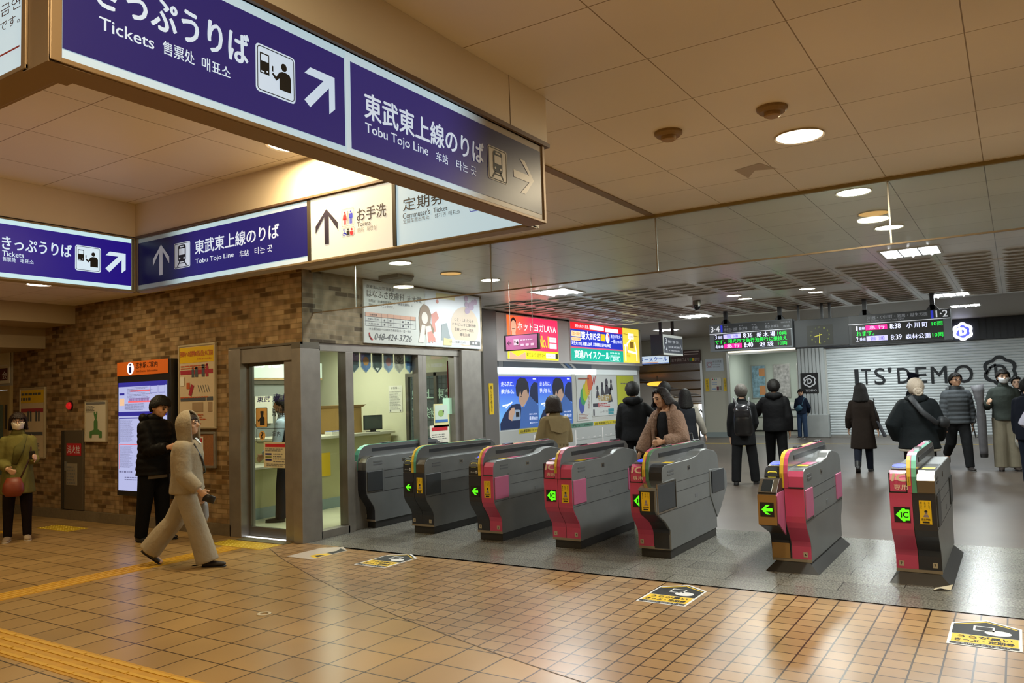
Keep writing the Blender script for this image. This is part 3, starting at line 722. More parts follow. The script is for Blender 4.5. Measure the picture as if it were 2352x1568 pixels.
for x, y, lab in ((-4.9, 11.6, 'dark round vent in the far ceiling near the lamp pairs'), (-7.0, 11.2, 'dark flat vent in the ceiling above the red advert')):
    t = thing('ceiling_vent', lab, 'vent', (x, y, 3.2)); MB().tube([(x, y, 3.2), (x, y, 3.188)], [.15, .13], 24).build('rim', M_GREYT, t); MB().tube([(x, y, 3.19), (x, y, 3.183)], [.10, .09], 24).build('grille', M_STEELD, t)
# taped patches on the near ceiling
for pts, lab in (([(-1.62, 5.62), (-1.42, 5.55), (-1.36, 5.78), (-1.5, 5.72), (-1.6, 5.9)], 'torn tape patch on the ceiling left of the bright downlight'),):
    b = MB(); b.add([(x, y, 3.1985) for x, y in pts], [(0, 1, 2, 3, 4)]); tag(b.build('tape_patch', mat('tape_pale', '#b8aa98', .6), loc=(-1.5, 5.7, 3.1985)), lab, 'tape')
# ================================================================== glass smoke barrier
t = thing('smoke_barrier', 'clear glass smoke barrier panes hanging from the ceiling edge', 'glass screen', (-3, 6.615, 3.2))
xs = [-7.02, -6.33, -4.44, -2.64, -.735, 1.2, 3.1, 6]
for a, c in zip(xs, xs[1:]):
    MB().box(a + .004, c - .004, 6.611, 6.617, 2.69, 3.2).build('pane', GLASSS, t)
for x in xs[1:-1]: MB().box(x - .006, x + .006, 6.607, 6.621, 2.69, 3.2).build('joint_strip', M_ALU, t)
MB().box(-7.02, 6, 6.606, 6.622, 2.68, 2.692).build('bottom_rail', mat('barrier_rail', '#857864', .4, .5), t)
MB().box(-7.02, 6, 6.605, 6.63, 3.19, 3.2).build('top_rail', M_STEELD, t)
# ================================================================== HANGING SIGN FRAME (four lit boxes round a coffer)
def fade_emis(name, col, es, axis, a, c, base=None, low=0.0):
    """backlit acrylic whose tube only burns on one side: no tube is built, its fall-off from a (dead) to c (lit) is put into the emission"""
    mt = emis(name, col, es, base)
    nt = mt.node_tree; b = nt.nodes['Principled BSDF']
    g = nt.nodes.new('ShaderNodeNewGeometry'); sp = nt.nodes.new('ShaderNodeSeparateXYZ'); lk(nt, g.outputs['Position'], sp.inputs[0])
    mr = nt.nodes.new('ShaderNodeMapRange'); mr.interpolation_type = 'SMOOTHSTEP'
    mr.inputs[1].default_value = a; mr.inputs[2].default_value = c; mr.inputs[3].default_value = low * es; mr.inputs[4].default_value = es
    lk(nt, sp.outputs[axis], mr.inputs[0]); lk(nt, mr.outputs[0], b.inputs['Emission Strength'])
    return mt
def ticket_icon(pl, x0, y0, x1, y1, wh, dk, d=.004):
    w, h = x1 - x0, y1 - y0
    X = lambda t: x0 + w * t
    Y = lambda t: y0 + h * t
    wh.rrect(pl, x0, y0, x1, y1, .09 * w, d)
    dk.rframe(pl, X(.035), Y(.035), X(.965), Y(.965), .075 * w, .018 * w, d + .001)
    dk.rect(pl, X(.10), Y(.40), X(.33), Y(.83), d + .001)
    wh.rect(pl, X(.125), Y(.66), X(.305), Y(.80), d + .002)
    wh.ell(pl, X(.275), Y(.46), .02 * w, .02 * w, d + .002, 12); wh.rect(pl, X(.12), Y(.42), X(.2), Y(.45), d + .002)
    dk.ell(pl, X(.70), Y(.70), .075 * w, .085 * h, d + .001, 20)
    dk.poly(pl, [(X(.58), Y(.20)), (X(.88), Y(.20)), (X(.88), Y(.50)), (X(.84), Y(.585)), (X(.76), Y(.60)), (X(.66), Y(.60)), (X(.58), Y(.56)), (X(.50), Y(.44)), (X(.43), Y(.50)), (X(.39), Y(.47)), (X(.50), Y(.355)), (X(.58), Y(.43))], d + .001)
    dk.poly(pl, [(X(.395), Y(.52)), (X(.43), Y(.52)), (X(.43), Y(.64)), (X(.395), Y(.64))], d + .001)
def train_icon(pl, x0, y0, x1, y1, wh, dk, d=.004):
    w, h = x1 - x0, y1 - y0
    X = lambda t: x0 + w * t
    Y = lambda t: y0 + h * t
    wh.rrect(pl, x0, y0, x1, y1, .07 * w, d)
    dk.rframe(pl, X(.03), Y(.03), X(.97), Y(.97), .06 * w, .025 * w, d + .001)
    dk.rrect(pl, X(.26), Y(.26), X(.74), Y(.90), .10 * w, d + .001)
    wh.rrect(pl, X(.32), Y(.52), X(.68), Y(.76), .02 * w, d + .002)
    wh.rect(pl, X(.38), Y(.81), X(.62), Y(.86), d + .002)
    wh.ell(pl, X(.36), Y(.38), .045 * w, .04 * h, d + .002, 12); wh.ell(pl, X(.64), Y(.38), .045 * w, .04 * h, d + .002, 12)
    dk.line(pl, [(X(.36), Y(.27)), (X(.22), Y(.09))], .05 * w, d + .001).line(pl, [(X(.64), Y(.27)), (X(.78), Y(.09))], .05 * w, d + .001)
    dk.line(pl, [(X(.34), Y(.20)), (X(.66), Y(.20))], .035 * w, d + .001)
def arrow(mb, pl, cx, cy_, r, ang, w, d=.004, tail=1.0):
    """chevron-headed arrow pointing along ang"""
    c, s_ = math.cos(ang), math.sin(ang)
    def P(a, b): return (cx + a * c - b * s_, cy_ + a * s_ + b * c)
    mb.poly(pl, [P(r, 0), P(r * .12, r * .88), P(r * .12 - w * 1.25, r * .88), P(r - w * 1.25, w * .25 * 0 + w * .5), P(-r * tail, w * .5), P(-r * tail, -w * .5), P(r - w * 1.25, -w * .5), P(r * .12 - w * 1.25, -r * .88), P(r * .12, -r * .88)], d)
struct(MB().box(-2.15, -2.012, 1.0, 3.568, 2.94, 3.2).box(-5.80, -2.15, 3.519, 3.63, 2.94, 3.2).box(-5.8, -5.672, 1.0, 3.519, 2.94, 3.2).box(-5.672, -2.15, 1.0, 1.12, 2.94, 3.2), 'wall_header', M_HEAD, bevel=.002)
struct(MB().box(-2.0125, -2.0105, 3.205, 3.208, 2.94, 3.2), 'trim_14', mat('seam_dark', '#5f4a38', .6))
struct(MB().box(-2.13, -1.992, 1.0, 3.56, 2.918, 2.94).box(-5.672, -2.13, 3.50, 3.53, 2.926, 2.94), 'trim_15', mat('ledge_brown', '#6a5546', .5))
NAVY = '#2a2050'
W_FR = emis('face_white_front', '#b4d4e2', .74, '#8c9094')
def lightbox(name, label, cat, O, u, L, frame, z0=2.51, z1=2.93, depth=.10):
    """a thing with housing, end caps and bottom frame; plane origin at lower left of the face"""
    t = thing(name, label, cat, O)
    pl = Pl(O, u)
    h = z1 - z0
    b = MB()
    b.rect(pl, 0, .006, L, h, -depth, depth - .012)
    b.build('housing', frame, t)
    b = MB().rect(pl, 0, 0, L, .014, -.085, .092).rect(pl, 0, h - .012, L, h, -.03, .036)
    b.rect(pl, 0, 0, .030, h, -.02, .028).rect(pl, L - .022, 0, L, h, -.02, .028)
    b.build('frame', frame, t, bevel=.002)
    return t, pl
# ---- right side of the frame: ticket sign and line sign, facing the gates
t, pl = lightbox('hanging_sign', 'big blue lit sign at upper left reading Tickets with up right arrow', 'sign', (-2.012, 1.014, 2.51), (0, 1, 0), 2.506, M_FRAME)
A = 1.014
MB().box(-2.114, -2.0115, 1.0125, 1.046, 2.51, 2.93).build('corner_post', M_FRAME, t, bevel=.002)
MB().box(-2.135, -2.0112, 1.0122, 1.125, 2.506, 2.512).build('corner_plate', M_FRAME, t)
MB().box(-2.113, -2.0118, 1.046, 3.52, 2.509, 2.522).build('bottom_rail', M_FRAME, t)
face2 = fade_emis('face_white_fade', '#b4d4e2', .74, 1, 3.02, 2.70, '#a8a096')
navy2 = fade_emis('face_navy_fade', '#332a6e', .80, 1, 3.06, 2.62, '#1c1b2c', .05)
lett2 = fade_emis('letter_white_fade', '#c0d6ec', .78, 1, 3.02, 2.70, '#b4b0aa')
MB().rect(pl, .03, .014, 2.0725 - A, .405, 0).build('face', W_FR, t)
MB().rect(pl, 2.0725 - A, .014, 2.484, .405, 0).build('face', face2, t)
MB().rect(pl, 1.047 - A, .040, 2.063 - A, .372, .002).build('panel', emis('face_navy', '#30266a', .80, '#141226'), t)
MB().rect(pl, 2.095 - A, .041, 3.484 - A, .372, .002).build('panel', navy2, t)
W1 = MB(); K1 = MB(); W2 = MB(); K2 = MB()
W1.text(pl, 'きっぷうりば', 1.135 - A, .192, 1.632 - A, .292, .004, bold=.028)
W1.text(pl, 'Tickets', 1.143 - A, .128, 1.302 - A, .163, .004, bold=.014)
W1.text(pl, '售票处', 1.329 - A, .127, 1.433 - A, .167, .004, bold=.012).text(pl, '매표소', 1.459 - A, .125, 1.561 - A, .165, .004, bold=.012)
ticket_icon(pl, 1.659 - A, .124, 1.826 - A, .285, W1, K1)
W1.poly(pl, [(1.868 - A, .252), (1.895 - A, .280), (2.012 - A, .280), (2.012 - A, .163), (1.983 - A, .137), (1.983 - A, .232), (1.893 - A, .136), (1.866 - A, .156), (1.957 - A, .250)], .004)
W2.text(pl, '東武東上線のりば', 2.167 - A, .178, 2.958 - A, .280, .004, bold=.024)
W2.text(pl, 'Tobu Tojo Line', 2.168 - A, .112, 2.546 - A, .160, .004, bold=.012)
W2.text(pl, '车站', 2.60 - A, .115, 2.682 - A, .156, .004, bold=.008).text(pl, '타는 곳', 2.743 - A, .113, 2.894 - A, .155, .004, bold=.004)
train_icon(pl, 2.993 - A, .127, 3.156 - A, .288, W2, K2)
arrow(W2, pl, 3.312 - A, .201, .096, 0, .036)
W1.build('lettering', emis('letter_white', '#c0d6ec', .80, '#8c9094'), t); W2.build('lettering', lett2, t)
K1.build('pictogram', M_PRINT, t); K2.build('pictogram', M_PRINT, t)
# ---- far side, facing the camera
t, pl = lightbox('hanging_sign', 'long lit sign across the back with toilets and commuter ticket panels', 'sign', (-5.66, 3.519, 2.51), (1, 0, 0), 3.55, mat('sign_frame_tan', '#8d8068', .45, .2))
A = -5.66
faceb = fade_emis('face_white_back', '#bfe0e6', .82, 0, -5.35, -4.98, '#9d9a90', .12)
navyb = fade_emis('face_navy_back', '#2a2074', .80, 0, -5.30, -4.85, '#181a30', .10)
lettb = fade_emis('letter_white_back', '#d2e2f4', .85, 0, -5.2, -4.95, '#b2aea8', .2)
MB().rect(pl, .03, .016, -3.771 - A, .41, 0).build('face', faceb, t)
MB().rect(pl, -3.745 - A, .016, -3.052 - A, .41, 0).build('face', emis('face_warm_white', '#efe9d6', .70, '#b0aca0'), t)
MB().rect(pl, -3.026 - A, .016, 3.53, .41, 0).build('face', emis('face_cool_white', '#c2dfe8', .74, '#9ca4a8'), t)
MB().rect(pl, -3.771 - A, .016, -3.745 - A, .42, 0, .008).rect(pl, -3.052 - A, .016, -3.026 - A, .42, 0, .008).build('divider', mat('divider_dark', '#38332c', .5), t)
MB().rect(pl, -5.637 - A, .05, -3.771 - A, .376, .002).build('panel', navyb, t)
W1 = MB(); K1 = MB()
arrow(W1, pl, -5.338 - A, .214, .115, PI / 2, .042)
train_icon(pl, -5.176 - A, .122, -4.987 - A, .312, W1, K1)
W1.text(pl, '東武東上線のりば', -4.93 - A, .203, -4.042 - A, .303, .004, bold=.024)
W1.text(pl, 'Tobu Tojo Line', -4.925 - A, .124, -4.503 - A, .168, .004, bold=.012)
W1.text(pl, '车站', -4.441 - A, .121, -4.346 - A, .166, .004, bold=.008).text(pl, '타는 곳', -4.284 - A, .121, -4.107 - A, .168, .004, bold=.006)
W1.build('lettering', lettb, t)
arrow(K1, pl, -3.601 - A, .214, .112, PI / 2, .038)
K1.text(pl, 'お手洗', -3.342 - A, .206, -3.104 - A, .288, .003, bold=.012)
K1.text(pl, 'Toilets', -3.341 - A, .174, -3.23 - A, .202, .003, bold=.01)
K1.text(pl, '定期券うりば', -2.972 - A, .213, -2.35 - A, .290, .003, bold=.008)
K1.text(pl, "Commuter's", -2.974 - A, .168, -2.771 - A, .202, .003, bold=.006).text(pl, 'Ticket', -2.747 - A, .170, -2.646 - A, .198, .003, bold=.006)
K1.text(pl, '정기권', -2.74 - A, .138, -2.659 - A, .164, .003).text(pl, '매표소', -2.639 - A, .137, -2.558 - A, .164, .003)
K1.build('lettering', mat('ink_dark', '#262338', .5), t)
G = MB().text(pl, '厕所', -3.34 - A, .137, -3.284 - A, .165, .003).text(pl, '화장실', -3.262 - A, .137, -3.183 - A, .166, .003).text(pl, '定期车票出售处', -2.973 - A, .139, -2.777 - A, .165, .003)
G.rframe(pl, -3.469 - A, .192, -3.365 - A, .301, .008, .002, .003).rframe(pl, -3.469 - A, .126, -3.365 - A, .182, .008, .002, .003).line(pl, [(-3.417 - A, .205), (-3.417 - A, .285)], .004, .003)
G.build('lettering', mat('ink_grey', '#6c6a70', .5), t)
def pict_person(mb, pl, cx, y0, h, skirt=False, d=.004):
    mb.ell(pl, cx, y0 + h * .91, h * .085, h * .085, d, 14)
    if skirt:
        mb.poly(pl, [(cx - h * .13, y0 + h * .78), (cx + h * .13, y0 + h * .78), (cx + h * .22, y0 + h * .34), (cx - h * .22, y0 + h * .34)], d)
    else:
        mb.poly(pl, [(cx - h * .19, y0 + h * .78), (cx + h * .19, y0 + h * .78), (cx + h * .19, y0 + h * .42), (cx + h * .12, y0 + h * .42), (cx - h * .12, y0 + h * .42), (cx - h * .19, y0 + h * .42)], d)
    mb.rect(pl, cx - h * .11, y0, cx - h * .02, y0 + h * .45, d); mb.rect(pl, cx + h * .02, y0, cx + h * .11, y0 + h * .45, d)
b = MB(); pict_person(b, pl, -3.443 - A, .204, .082, True); b.ell(pl, -3.386 - A, .167, .008, .008, .004, 10).poly(pl, [(-3.402 - A, .155), (-3.37 - A, .155), (-3.374 - A, .135), (-3.386 - A, .130), (-3.398 - A, .135)], .004)
b.build('pictogram', mat('picto_red', '#d22a34', .5, 0, '#d22a34', .45), t)
b = MB(); pict_person(b, pl, -3.392 - A, .204, .082); b.line(pl, [(-3.452 - A, .165), (-3.450 - A, .148), (-3.435 - A, .148), (-3.43 - A, .137)], .006, .004).ell(pl, -3.452 - A, .172, .006, .006, .004, 10).rframe(pl, -3.462 - A, .132, -3.437 - A, .153, .010, .004, .004)
b.rframe(pl, -2.492 - A, .135, -2.30 - A, .30, .01, .004, .003).build('pictogram', mat('picto_blue', '#2a36b4', .5, 0, '#2a36b4', .4), t)
b = MB(); b.ell(pl, -3.416 - A, .17, .007, .007, .004, 10).rrect(pl, -3.429 - A, .133, -3.404 - A, .162, .006, .004).build('pictogram', M_PRINT, t)
# ---- left side, seen from inside
t, pl = lightbox('hanging_sign', 'smaller looking blue lit ticket sign at far left, on the far arm of the frame', 'sign', (-5.66, 1.13, 2.51), (0, 1, 0), 2.389, mat('sign_frame_tan', ''))
A = 1.13
MB().rect(pl, .03, .014, 3.478 - A, .41, 0).build('face', emis('face_white_left', '#c6ecf2', .88, '#8c9094'), t)
MB().rect(pl, .03, .045, 3.476 - A, .376, .002).build('panel', emis('face_navy_left', '#220f84', .85, '#120f28'), t)
W1 = MB(); K1 = MB()
W1.text(pl, 'きっぷうりば', 2.561 - A, .205, 3.021 - A, .294, .004, bold=.024).text(pl, 'Tickets', 2.562 - A, .158, 2.699 - A, .194, .004, bold=.014)
W1.text(pl, '售票处', 2.563 - A, .122, 2.649 - A, .153, .004, bold=.008).text(pl, '매표소', 2.674 - A, .122, 2.763 - A, .153, .004, bold=.008)
ticket_icon(pl, 3.047 - A, .118, 3.237 - A, .304, W1, K1)
W1.poly(pl, [(3.273 - A, .257), (3.304 - A, .288), (3.43 - A, .288), (3.43 - A, .163), (3.398 - A, .136), (3.398 - A, .235), (3.302 - A, .132), (3.271 - A, .158), (3.372 - A, .258)], .004)
W1.build('lettering', emis('letter_white_left', '#d4eaf8', .9, '#8c9094'), t); K1.build('pictogram', M_PRINT, t)
# ---- near side, white notice panel at the very corner of the picture
t, pl = lightbox('hanging_sign', 'white lit notice sign cut off at the upper left corner', 'sign', (-5.56, 1.014, 2.51), (1, 0, 0), 3.446, M_FRAME)
A = -5.56
MB().rect(pl, .03, .008, -2.042 - A, .41, 0).build('face', emis('face_white_near', '#c9dfe6', .8, '#8c9094'), t)
b = MB().text(pl, '構内は終日禁煙です。', -2.60 - A, .137, -2.153 - A, .166, .003).text(pl, '禁烟 금연', -2.40 - A, .178, -2.15 - A, .212, .003)
b.build('lettering', mat('ink_maroon', '#4a2440', .5), t)
MB().rect(pl, -2.9 - A, .0695, -2.153 - A, .0745, .003).build('rule', M_RED, t)
# ================================================================== TICKET GATES
PINK, PINKD = '#c24a70', '#a83e5c'
M_GSIDE = mat('gate_side_grey', '#7a7c7d', .36, .35, noise=.06, nscale=4)
M_GTOP = mat('gate_top_grey', '#6f7072', .22, .3)
M_GDARK = mat('gate_black', '#26282c', .38)
M_GNAVY = mat('gate_charcoal', '#2c2f38', .35)
M_PINK = mat('gate_pink', PINK, .38)
M_PINKD = mat('gate_flap_pink', '#ad5a7c', .45)
M_CHROME = mat('gate_chrome', '#b9b4aa', .16, .95)
M_GOLD = mat('gate_bronze', '#a08050', .35, .4)
M_TEAL = mat('gate_teal', '#5fa68e', .3, .2)
M_GREENS = mat('gate_green', '#4f7a5a', .35)
M_YELS = mat('gate_yellow', '#d9b93c', .4)
M_ARROW = emis('arrow_green', '#5cff1e', 1.0)
M_BLUEL = emis('reader_blue', '#2a3cff', 1.4)
M_SLOTY = mat('slot_yellow', '#e6d84a', .4, 0, '#e6d84a', .25)
M_PLINTH = mat('gate_plinth', '#2a2826', .5)
M_LIP = mat('gate_lip', '#8a8070', .5)
FRONT = [(.15, .085), (.15, .22), (.135, .27), (.085, .335), (.03, .40), (.006, .45), (0, .50), (0, .738)]
def side_prof(hump):
    top = [(0, .74), (.004, .84), (.03, .885), (.075, .905), (.75, .905)]
    if hump: top += [(1.0, .925), (1.12, .965), (1.30, .975), (1.58, .93), (1.67, .88)]
    else: top += [(1.55, .905), (1.65, .89), (1.68, .85)]
    return FRONT[:-1] + [(0, .738)] + top + [(1.70, .74), (1.70, .47), (1.67, .40), (1.57, .29), (1.55, .22), (1.55, .085)]
SPINE = [(-.004, .742), (-.004, .87), (.012, .935), (.05, .992), (.11, 1.03), (.20, 1.048), (1.50, 1.048), (1.62, 1.035), (1.70, .985), (1.74, .90)]
def gate(label, x0, y0, left, right, spine=('y', 'teal'), hump=False, flap=None, far_flap=None, half=False, nose_l='slot', nose_r='chrome', sign='arrow', sticker=True, skirt=False, top_r=None, tagn='', box=None):
    W_ = .335 if not half else .19
    t = thing('ticket_gate', label, 'ticket gate', (x0, y0, 0), 'automatic ticket gates in a row')
    mats = {'black': M_GNAVY, 'pink': M_PINK, 'teal': M_TEAL, 'green': M_GREENS, 'y': M_YELS, 'gold': M_GOLD}
    sx = W_ * .5 if not half else .02
    MBl = lambda: MB()
    def B(mb, name, m_, par=None, **k):
        mb.v = [v + Vector((x0, y0, 0)) for v in mb.v]
        return mb.build(name, m_, par or t, **k)
    # main body right and left of the spine
    B(MB().prof(side_prof(hump), sx, W_), 'cabinet', M_GSIDE, bevel=.006)
    if not half: B(MB().prof(side_prof(False), 0, sx), 'cabinet', M_GSIDE, bevel=.006)
    # plinth
    if skirt:
        b = MB(); a0, a1, c0, c1 = .0, W_, .13, 1.58
        b.add([(a0 - .05, c0 - .06, 0), (a1 + .07, c0 - .06, 0), (a1 + .07, c1, 0), (a0 - .05, c1, 0), (a0 + .03, c0 + .02, .085), (a1 - .02, c0 + .02, .085), (a1 - .02, c1 - .03, .085), (a0 + .03, c1 - .03, .085)],
              [(0, 1, 2, 3), (4, 5, 6, 7), (0, 1, 5, 4), (1, 2, 6, 5), (2, 3, 7, 6), (3, 0, 4, 7)])
        B(b, 'plinth', M_PLINTH)
    else:
        B(MB().box(.02, W_ - .01, .165, 1.54, 0, .085), 'plinth', M_PLINTH, bevel=.004)
    # front panels
    F = FRONT[1:]
    F = [(.15, .11)] + F
    if not half: B(MB().strip(F[::-1], .002, sx - .003, .005), 'front_panel', mats[left])
    B(MB().strip(F[::-1], sx + .003, W_ - .002, .005), 'front_panel', mats[right])
    B(MB().box(.0, W_, .143, .156, .085, .11), 'toe_strip', M_LIP)
    # noses above the front panels
    N = [(0, .745), (.004, .84), (.03, .885), (.075, .906), (.14, .908)]
    def nose(kind, a, c):
        if kind == 'chrome': B(MB().strip(N[::-1], a, c, .007), 'nose_cover', M_CHROME, smooth=False)
        elif kind == 'pink':
            B(MB().strip(N[:3][::-1] + [], a, c, .006), 'nose_cover', M_PINK)
            B(MB().strip([(-.008, .742), (-.006, .752)][::-1], a, c, .004), 'nose_seam', M_GDARK)
        elif kind == 'black': B(MB().strip(N[::-1], a, c, .006), 'nose_cover', M_GDARK)
        elif kind == 'slot':
            B(MB().strip(N[::-1], a, c, .006), 'nose_cover', M_GDARK)
            pl = Pl((a, .016, .845), (1, 0, 0), (0, .42, .90))
            sl = B(MB().rframe(pl, .025, -.02, c - a - .025, .035, .012, .008, .012), 'ticket_slot', M_SLOTY)
            plt = Pl((a, -.006, .762), (1, 0, 0), (0, 0, 1))
            b = MB().rframe(plt, .095, .004, .125, .034, .014, .004, .004).text(plt, 'T', .102, .010, .118, .028, .004, bold=.04).text(plt, 'きっぷ', .03, .012, .085, .024, .004)
            B(b, 'slot_lettering', M_WPRINT)
        elif kind == 'ic':
            B(MB().strip(N[:4][::-1], a, c, .006), 'nose_cover', M_PINK)
            B(MB().box(a - .001, a + .006, -.009, .06, .742, .90).box(c - .006, c + .001, -.009, .06, .742, .90).box(a, c, -.009, .0, .742, .75), 'nose_seam', M_GDARK)
            plt = Pl((a, -.0075, .745), (1, 0, 0), (0, .03, 1))
            B(MB().text(plt, 'IC', .02, .088, .145, .148, .003, bold=.05, shear=.15).text(plt, '専用', .035, .02, .135, .062, .003), 'nose_lettering', mat('gate_cream_print', '#e6d6c0', .4))
        if kind in ('ic', 'slot'):
            plr = Pl((a, .085, .9085), (1, 0, 0), (0, 1, .12))
            B(MB().rrect(plr, .01, 0, c - a - .008, .22, .012, .004, .012), 'card_reader', M_GTOP)
            B(MB().ell(plr, (c - a) / 2 - .002, .11, .055, .07, .018, 24), 'reader_light', M_BLUEL)
    if not half: nose(nose_l, .004, sx - .032)
    nose(nose_r, sx + .04, W_ - .002)
    # spine with coloured edge stripes and a long dark slot
    B(MB().prof(SPINE + [(1.72, .86), (.10, .86), (.06, .742)], sx - .03, sx + .036), 'spine', M_GTOP, bevel=.004)
    ST = SPINE[:7]
    B(MB().strip(ST[::-1], sx - .031, sx + .002, .004), 'spine_stripe', mats[spine[0]] if spine[0] != 'ypink' else M_PINK)
    B(MB().strip(ST[::-1], sx + .004, sx + .037, .004), 'spine_stripe', mats[spine[1]])
    if spine[0] in ('ypink', 'y'):
        SL = [(-.009, .80), (-.009, .87), (.007, .937), (.046, .996), (.09, 1.024)]
        B(MB().strip(SL[::-1], sx - .029, sx - .004, .004), 'caution_label', M_YELS)
        pz = Pl((sx - .027, -.0135, .80), (1, 0, 0), (0, 0, 1))
        B(MB().text(pz, '立\n止\nま\nら\nず', .006, .004, .016, .068, .001), 'caution_lettering', M_PRINT)
    B(MB().box(sx + .034, sx + .040, .26, 1.60, .962, 1.006).box(sx - .034, sx - .028, .26, 1.60, .962, 1.006), 'sensor_slot', M_GDARK, bevel=.002)
    for yy in (.45, 1.30): B(MB().prof([(yy, 1.046), (yy + .22, 1.046), (yy + .19, 1.066), (yy + .03, 1.066)], sx - .02, sx + .03), 'top_bar', mat('gate_bar', '#55565a', .2, .6), bevel=.003)
    # top surfaces right of the spine
    if top_r:
        pt = Pl((sx + .045, .1, .9055), (1, 0, 0), (0, 1, 0))
        B(MB().rect(pt, .0, .08, W_ - sx - .055, .65, .002), 'top_plate', M_GTOP)
        B(MB().rect(pt, .01, .16, W_ - sx - .065, .30, .004), 'top_sticker', M_YEL)
        if top_r == 'pink': B(MB().rect(pt, .01, .33, W_ - sx - .065, .58, .004), 'top_sticker', mat('gate_sticker_pink', '#d65a8a', .35))  # plain pink sticker, gives off no light
        else: B(MB().prof([(.2, .206), (.24, .206), (.22, .24)], 0, .001), 'sticker_mark', M_PRINT) if False else None
    # side flap, far flap, seams, key plate
    xs_ = W_
    if flap:
        B(MB().box(xs_ - .004, xs_ + .010, .015, .30, .475, .725), 'flap', flap, bevel=.006)
        B(MB().box(xs_ - .002, xs_ + .004, .30, .335, .455, .745), 'flap_post', M_GSIDE)
    if far_flap:
        B(MB().box(xs_ - .004, xs_ + .010, 1.38, 1.66, .475, .725), 'flap', far_flap, bevel=.006)
    b = MB()
    b.box(xs_, xs_ + .0015, .02, 1.66, .452, .457).box(xs_, xs_ + .0015, .335, 1.38, .615, .619).box(xs_, xs_ + .0015, .335, 1.38, .712, .716).box(xs_, xs_ + .0015, .335, .339, .457, .74)
    B(b, 'panel_seam', M_GDARK)
    b = MB().box(xs_, xs_ + .004, .14, .30, .832, .848).box(xs_, xs_ + .004, .14, .30, .800, .816)
    B(b, 'vent_slot', mat('gate_vent', '#55575a', .5))
    k = B(MB().box(xs_, xs_ + .003, .70, .765, .80, .845), 'key_plate', M_CHROME, bevel=.002)
    B(MB().box(xs_ + .003, xs_ + .005, .715, .75, .81, .83), 'keyhole', M_GDARK, k)
    B(MB().box(xs_, xs_ + .003, .88, .96, .50, .535), 'label_plate', mat('gate_plate', '#6a6c70', .4))
    # arrow display
    if box is None and not half:
        pa = Pl((.028, -.0055, .505), (1, 0, 0), (0, 0, 1))
        a = B(MB().rect(pa, 0, 0, .118, .122, 0, .004), 'display', M_BLACK)
        b = MB()
        if sign == 'arrow':
            arrow(b, pa, .060, .061, .042, PI, .024, .006)
        else:
            b.poly(pa, [(.012, .061), (.062, .112), (.080, .112), (.080, .104), (.112, .104), (.112, .018), (.080, .018), (.080, .010), (.062, .010)], .006)
            B(MB().text(pa, 'IC', .050, .04, .103, .084, .0075, bold=.05), 'display_lettering', M_BLACK, a)
        B(b, 'arrow', M_ARROW, a)
    if sticker:
        px = sx + .045 if not half else .05
        ps = Pl((px, -.0055, .50), (1, 0, 0), (0, 0, 1))
        a = B(MB().rect(ps, 0, 0, .085, .185, 0, .002), 'advert_sticker', M_YEL)
        b = MB().text(ps, 'な\nん\nで', .064, .12, .076, .175, .003).text(ps, '私\nが', .036, .13, .048, .175, .003).text(ps, '東\n大\nに', .008, .12, .020, .175, .003)
        b.text(ps, '四谷学院', .012, .028, .073, .045, .003, bold=.02).rect(ps, .018, .008, .067, .022, .003)
        B(b, 'print', M_PRINT, a)
        B(MB().ell(ps, .046, .092, .011, .014, .003, 14).poly(ps, [(.025, .055), (.067, .055), (.058, .076), (.034, .076)], .003), 'print', mat('sticker_figure', '#8d7f86', .6), a)
        B(MB().ell(ps, .046, .100, .012, .009, .0035, 14), 'print', M_PRINT, a)
    # number tags at the foot
    for px in ((.02,) if half else (.022, sx + .10)):
        pn = Pl((px, .1495 - .006, .13), (1, 0, 0), (0, 0, 1))
        a = B(MB().rect(pn, 0, 0, .036, .042, .0, .0015), 'number_tag', mat('tag_cream', '#b7ae98', .5))
        B(MB().text(pn, tagn or '6', .012, .010, .024, .032, .003, bold=.03), 'tag_lettering', M_PRINT, a)
    if box:
        # ticket box standing out in front of the left half
        P_ = [(.16, .085), (.16, .26), (.12, .32), (-.20, .44), (-.24, .47), (-.24, .70), (-.22, .72), (-.10, .83), (.02, .83), (.02, .72), (.16, .70)]
        b = MB().prof(P_, 0, sx - .01); B(b, 'ticket_box', mat('gate_dark_metal', '#3d3834', .4, .3), bevel=.004)
        B(MB().prof([(-.235, .475), (-.235, .70), (-.2, .72), (.0, .72), (.0, .34), (-.19, .45)], sx - .012, sx - .002), 'box_side', M_PINKD)
        pf = Pl((0, -.241, .455), (1, 0, 0), (0, 0, 1))
        a = B(MB().rect(pf, .0, .0, sx - .012, .255, 0, .004), 'box_front', M_GOLD)
        B(MB().rect(pf, .02, .07, .135, .19, .004, .004), 'display', M_BLACK, a)
        b = MB(); arrow(b, pf, .078, .13, .046, PI, .026, .0095); B(b, 'arrow', M_ARROW, a)
        pt = Pl((0, -.225, .722), (1, 0, 0), (0, .75, .66))
        a = B(MB().rect(pt, 0, 0, sx - .012, .155, .002, .006), 'box_top', M_CHROME)
        B(MB().rect(pt, .025, .012, .115, .145, .009, .003), 'screen', mat('gate_screen', '#24282c', .12), a)
        B(MB().box(.0, sx - .012, .138, .150, .11, .262), 'lower_panel', M_GOLD)
    return t
M_FD = mat('flap_dark', '#34373b', .4)
gate('grey ticket gate half hidden against the office window, leftmost in the row', -7.15, 7.40, 'black', 'black', ('teal', 'teal'), half=True, flap=M_FD, sticker=False, nose_r='chrome', tagn='1')
gate('grey and black ticket gate with teal edge, second from the office', -6.315, 7.36, 'black', 'black', ('y', 'teal'), flap=M_FD, tagn='2')
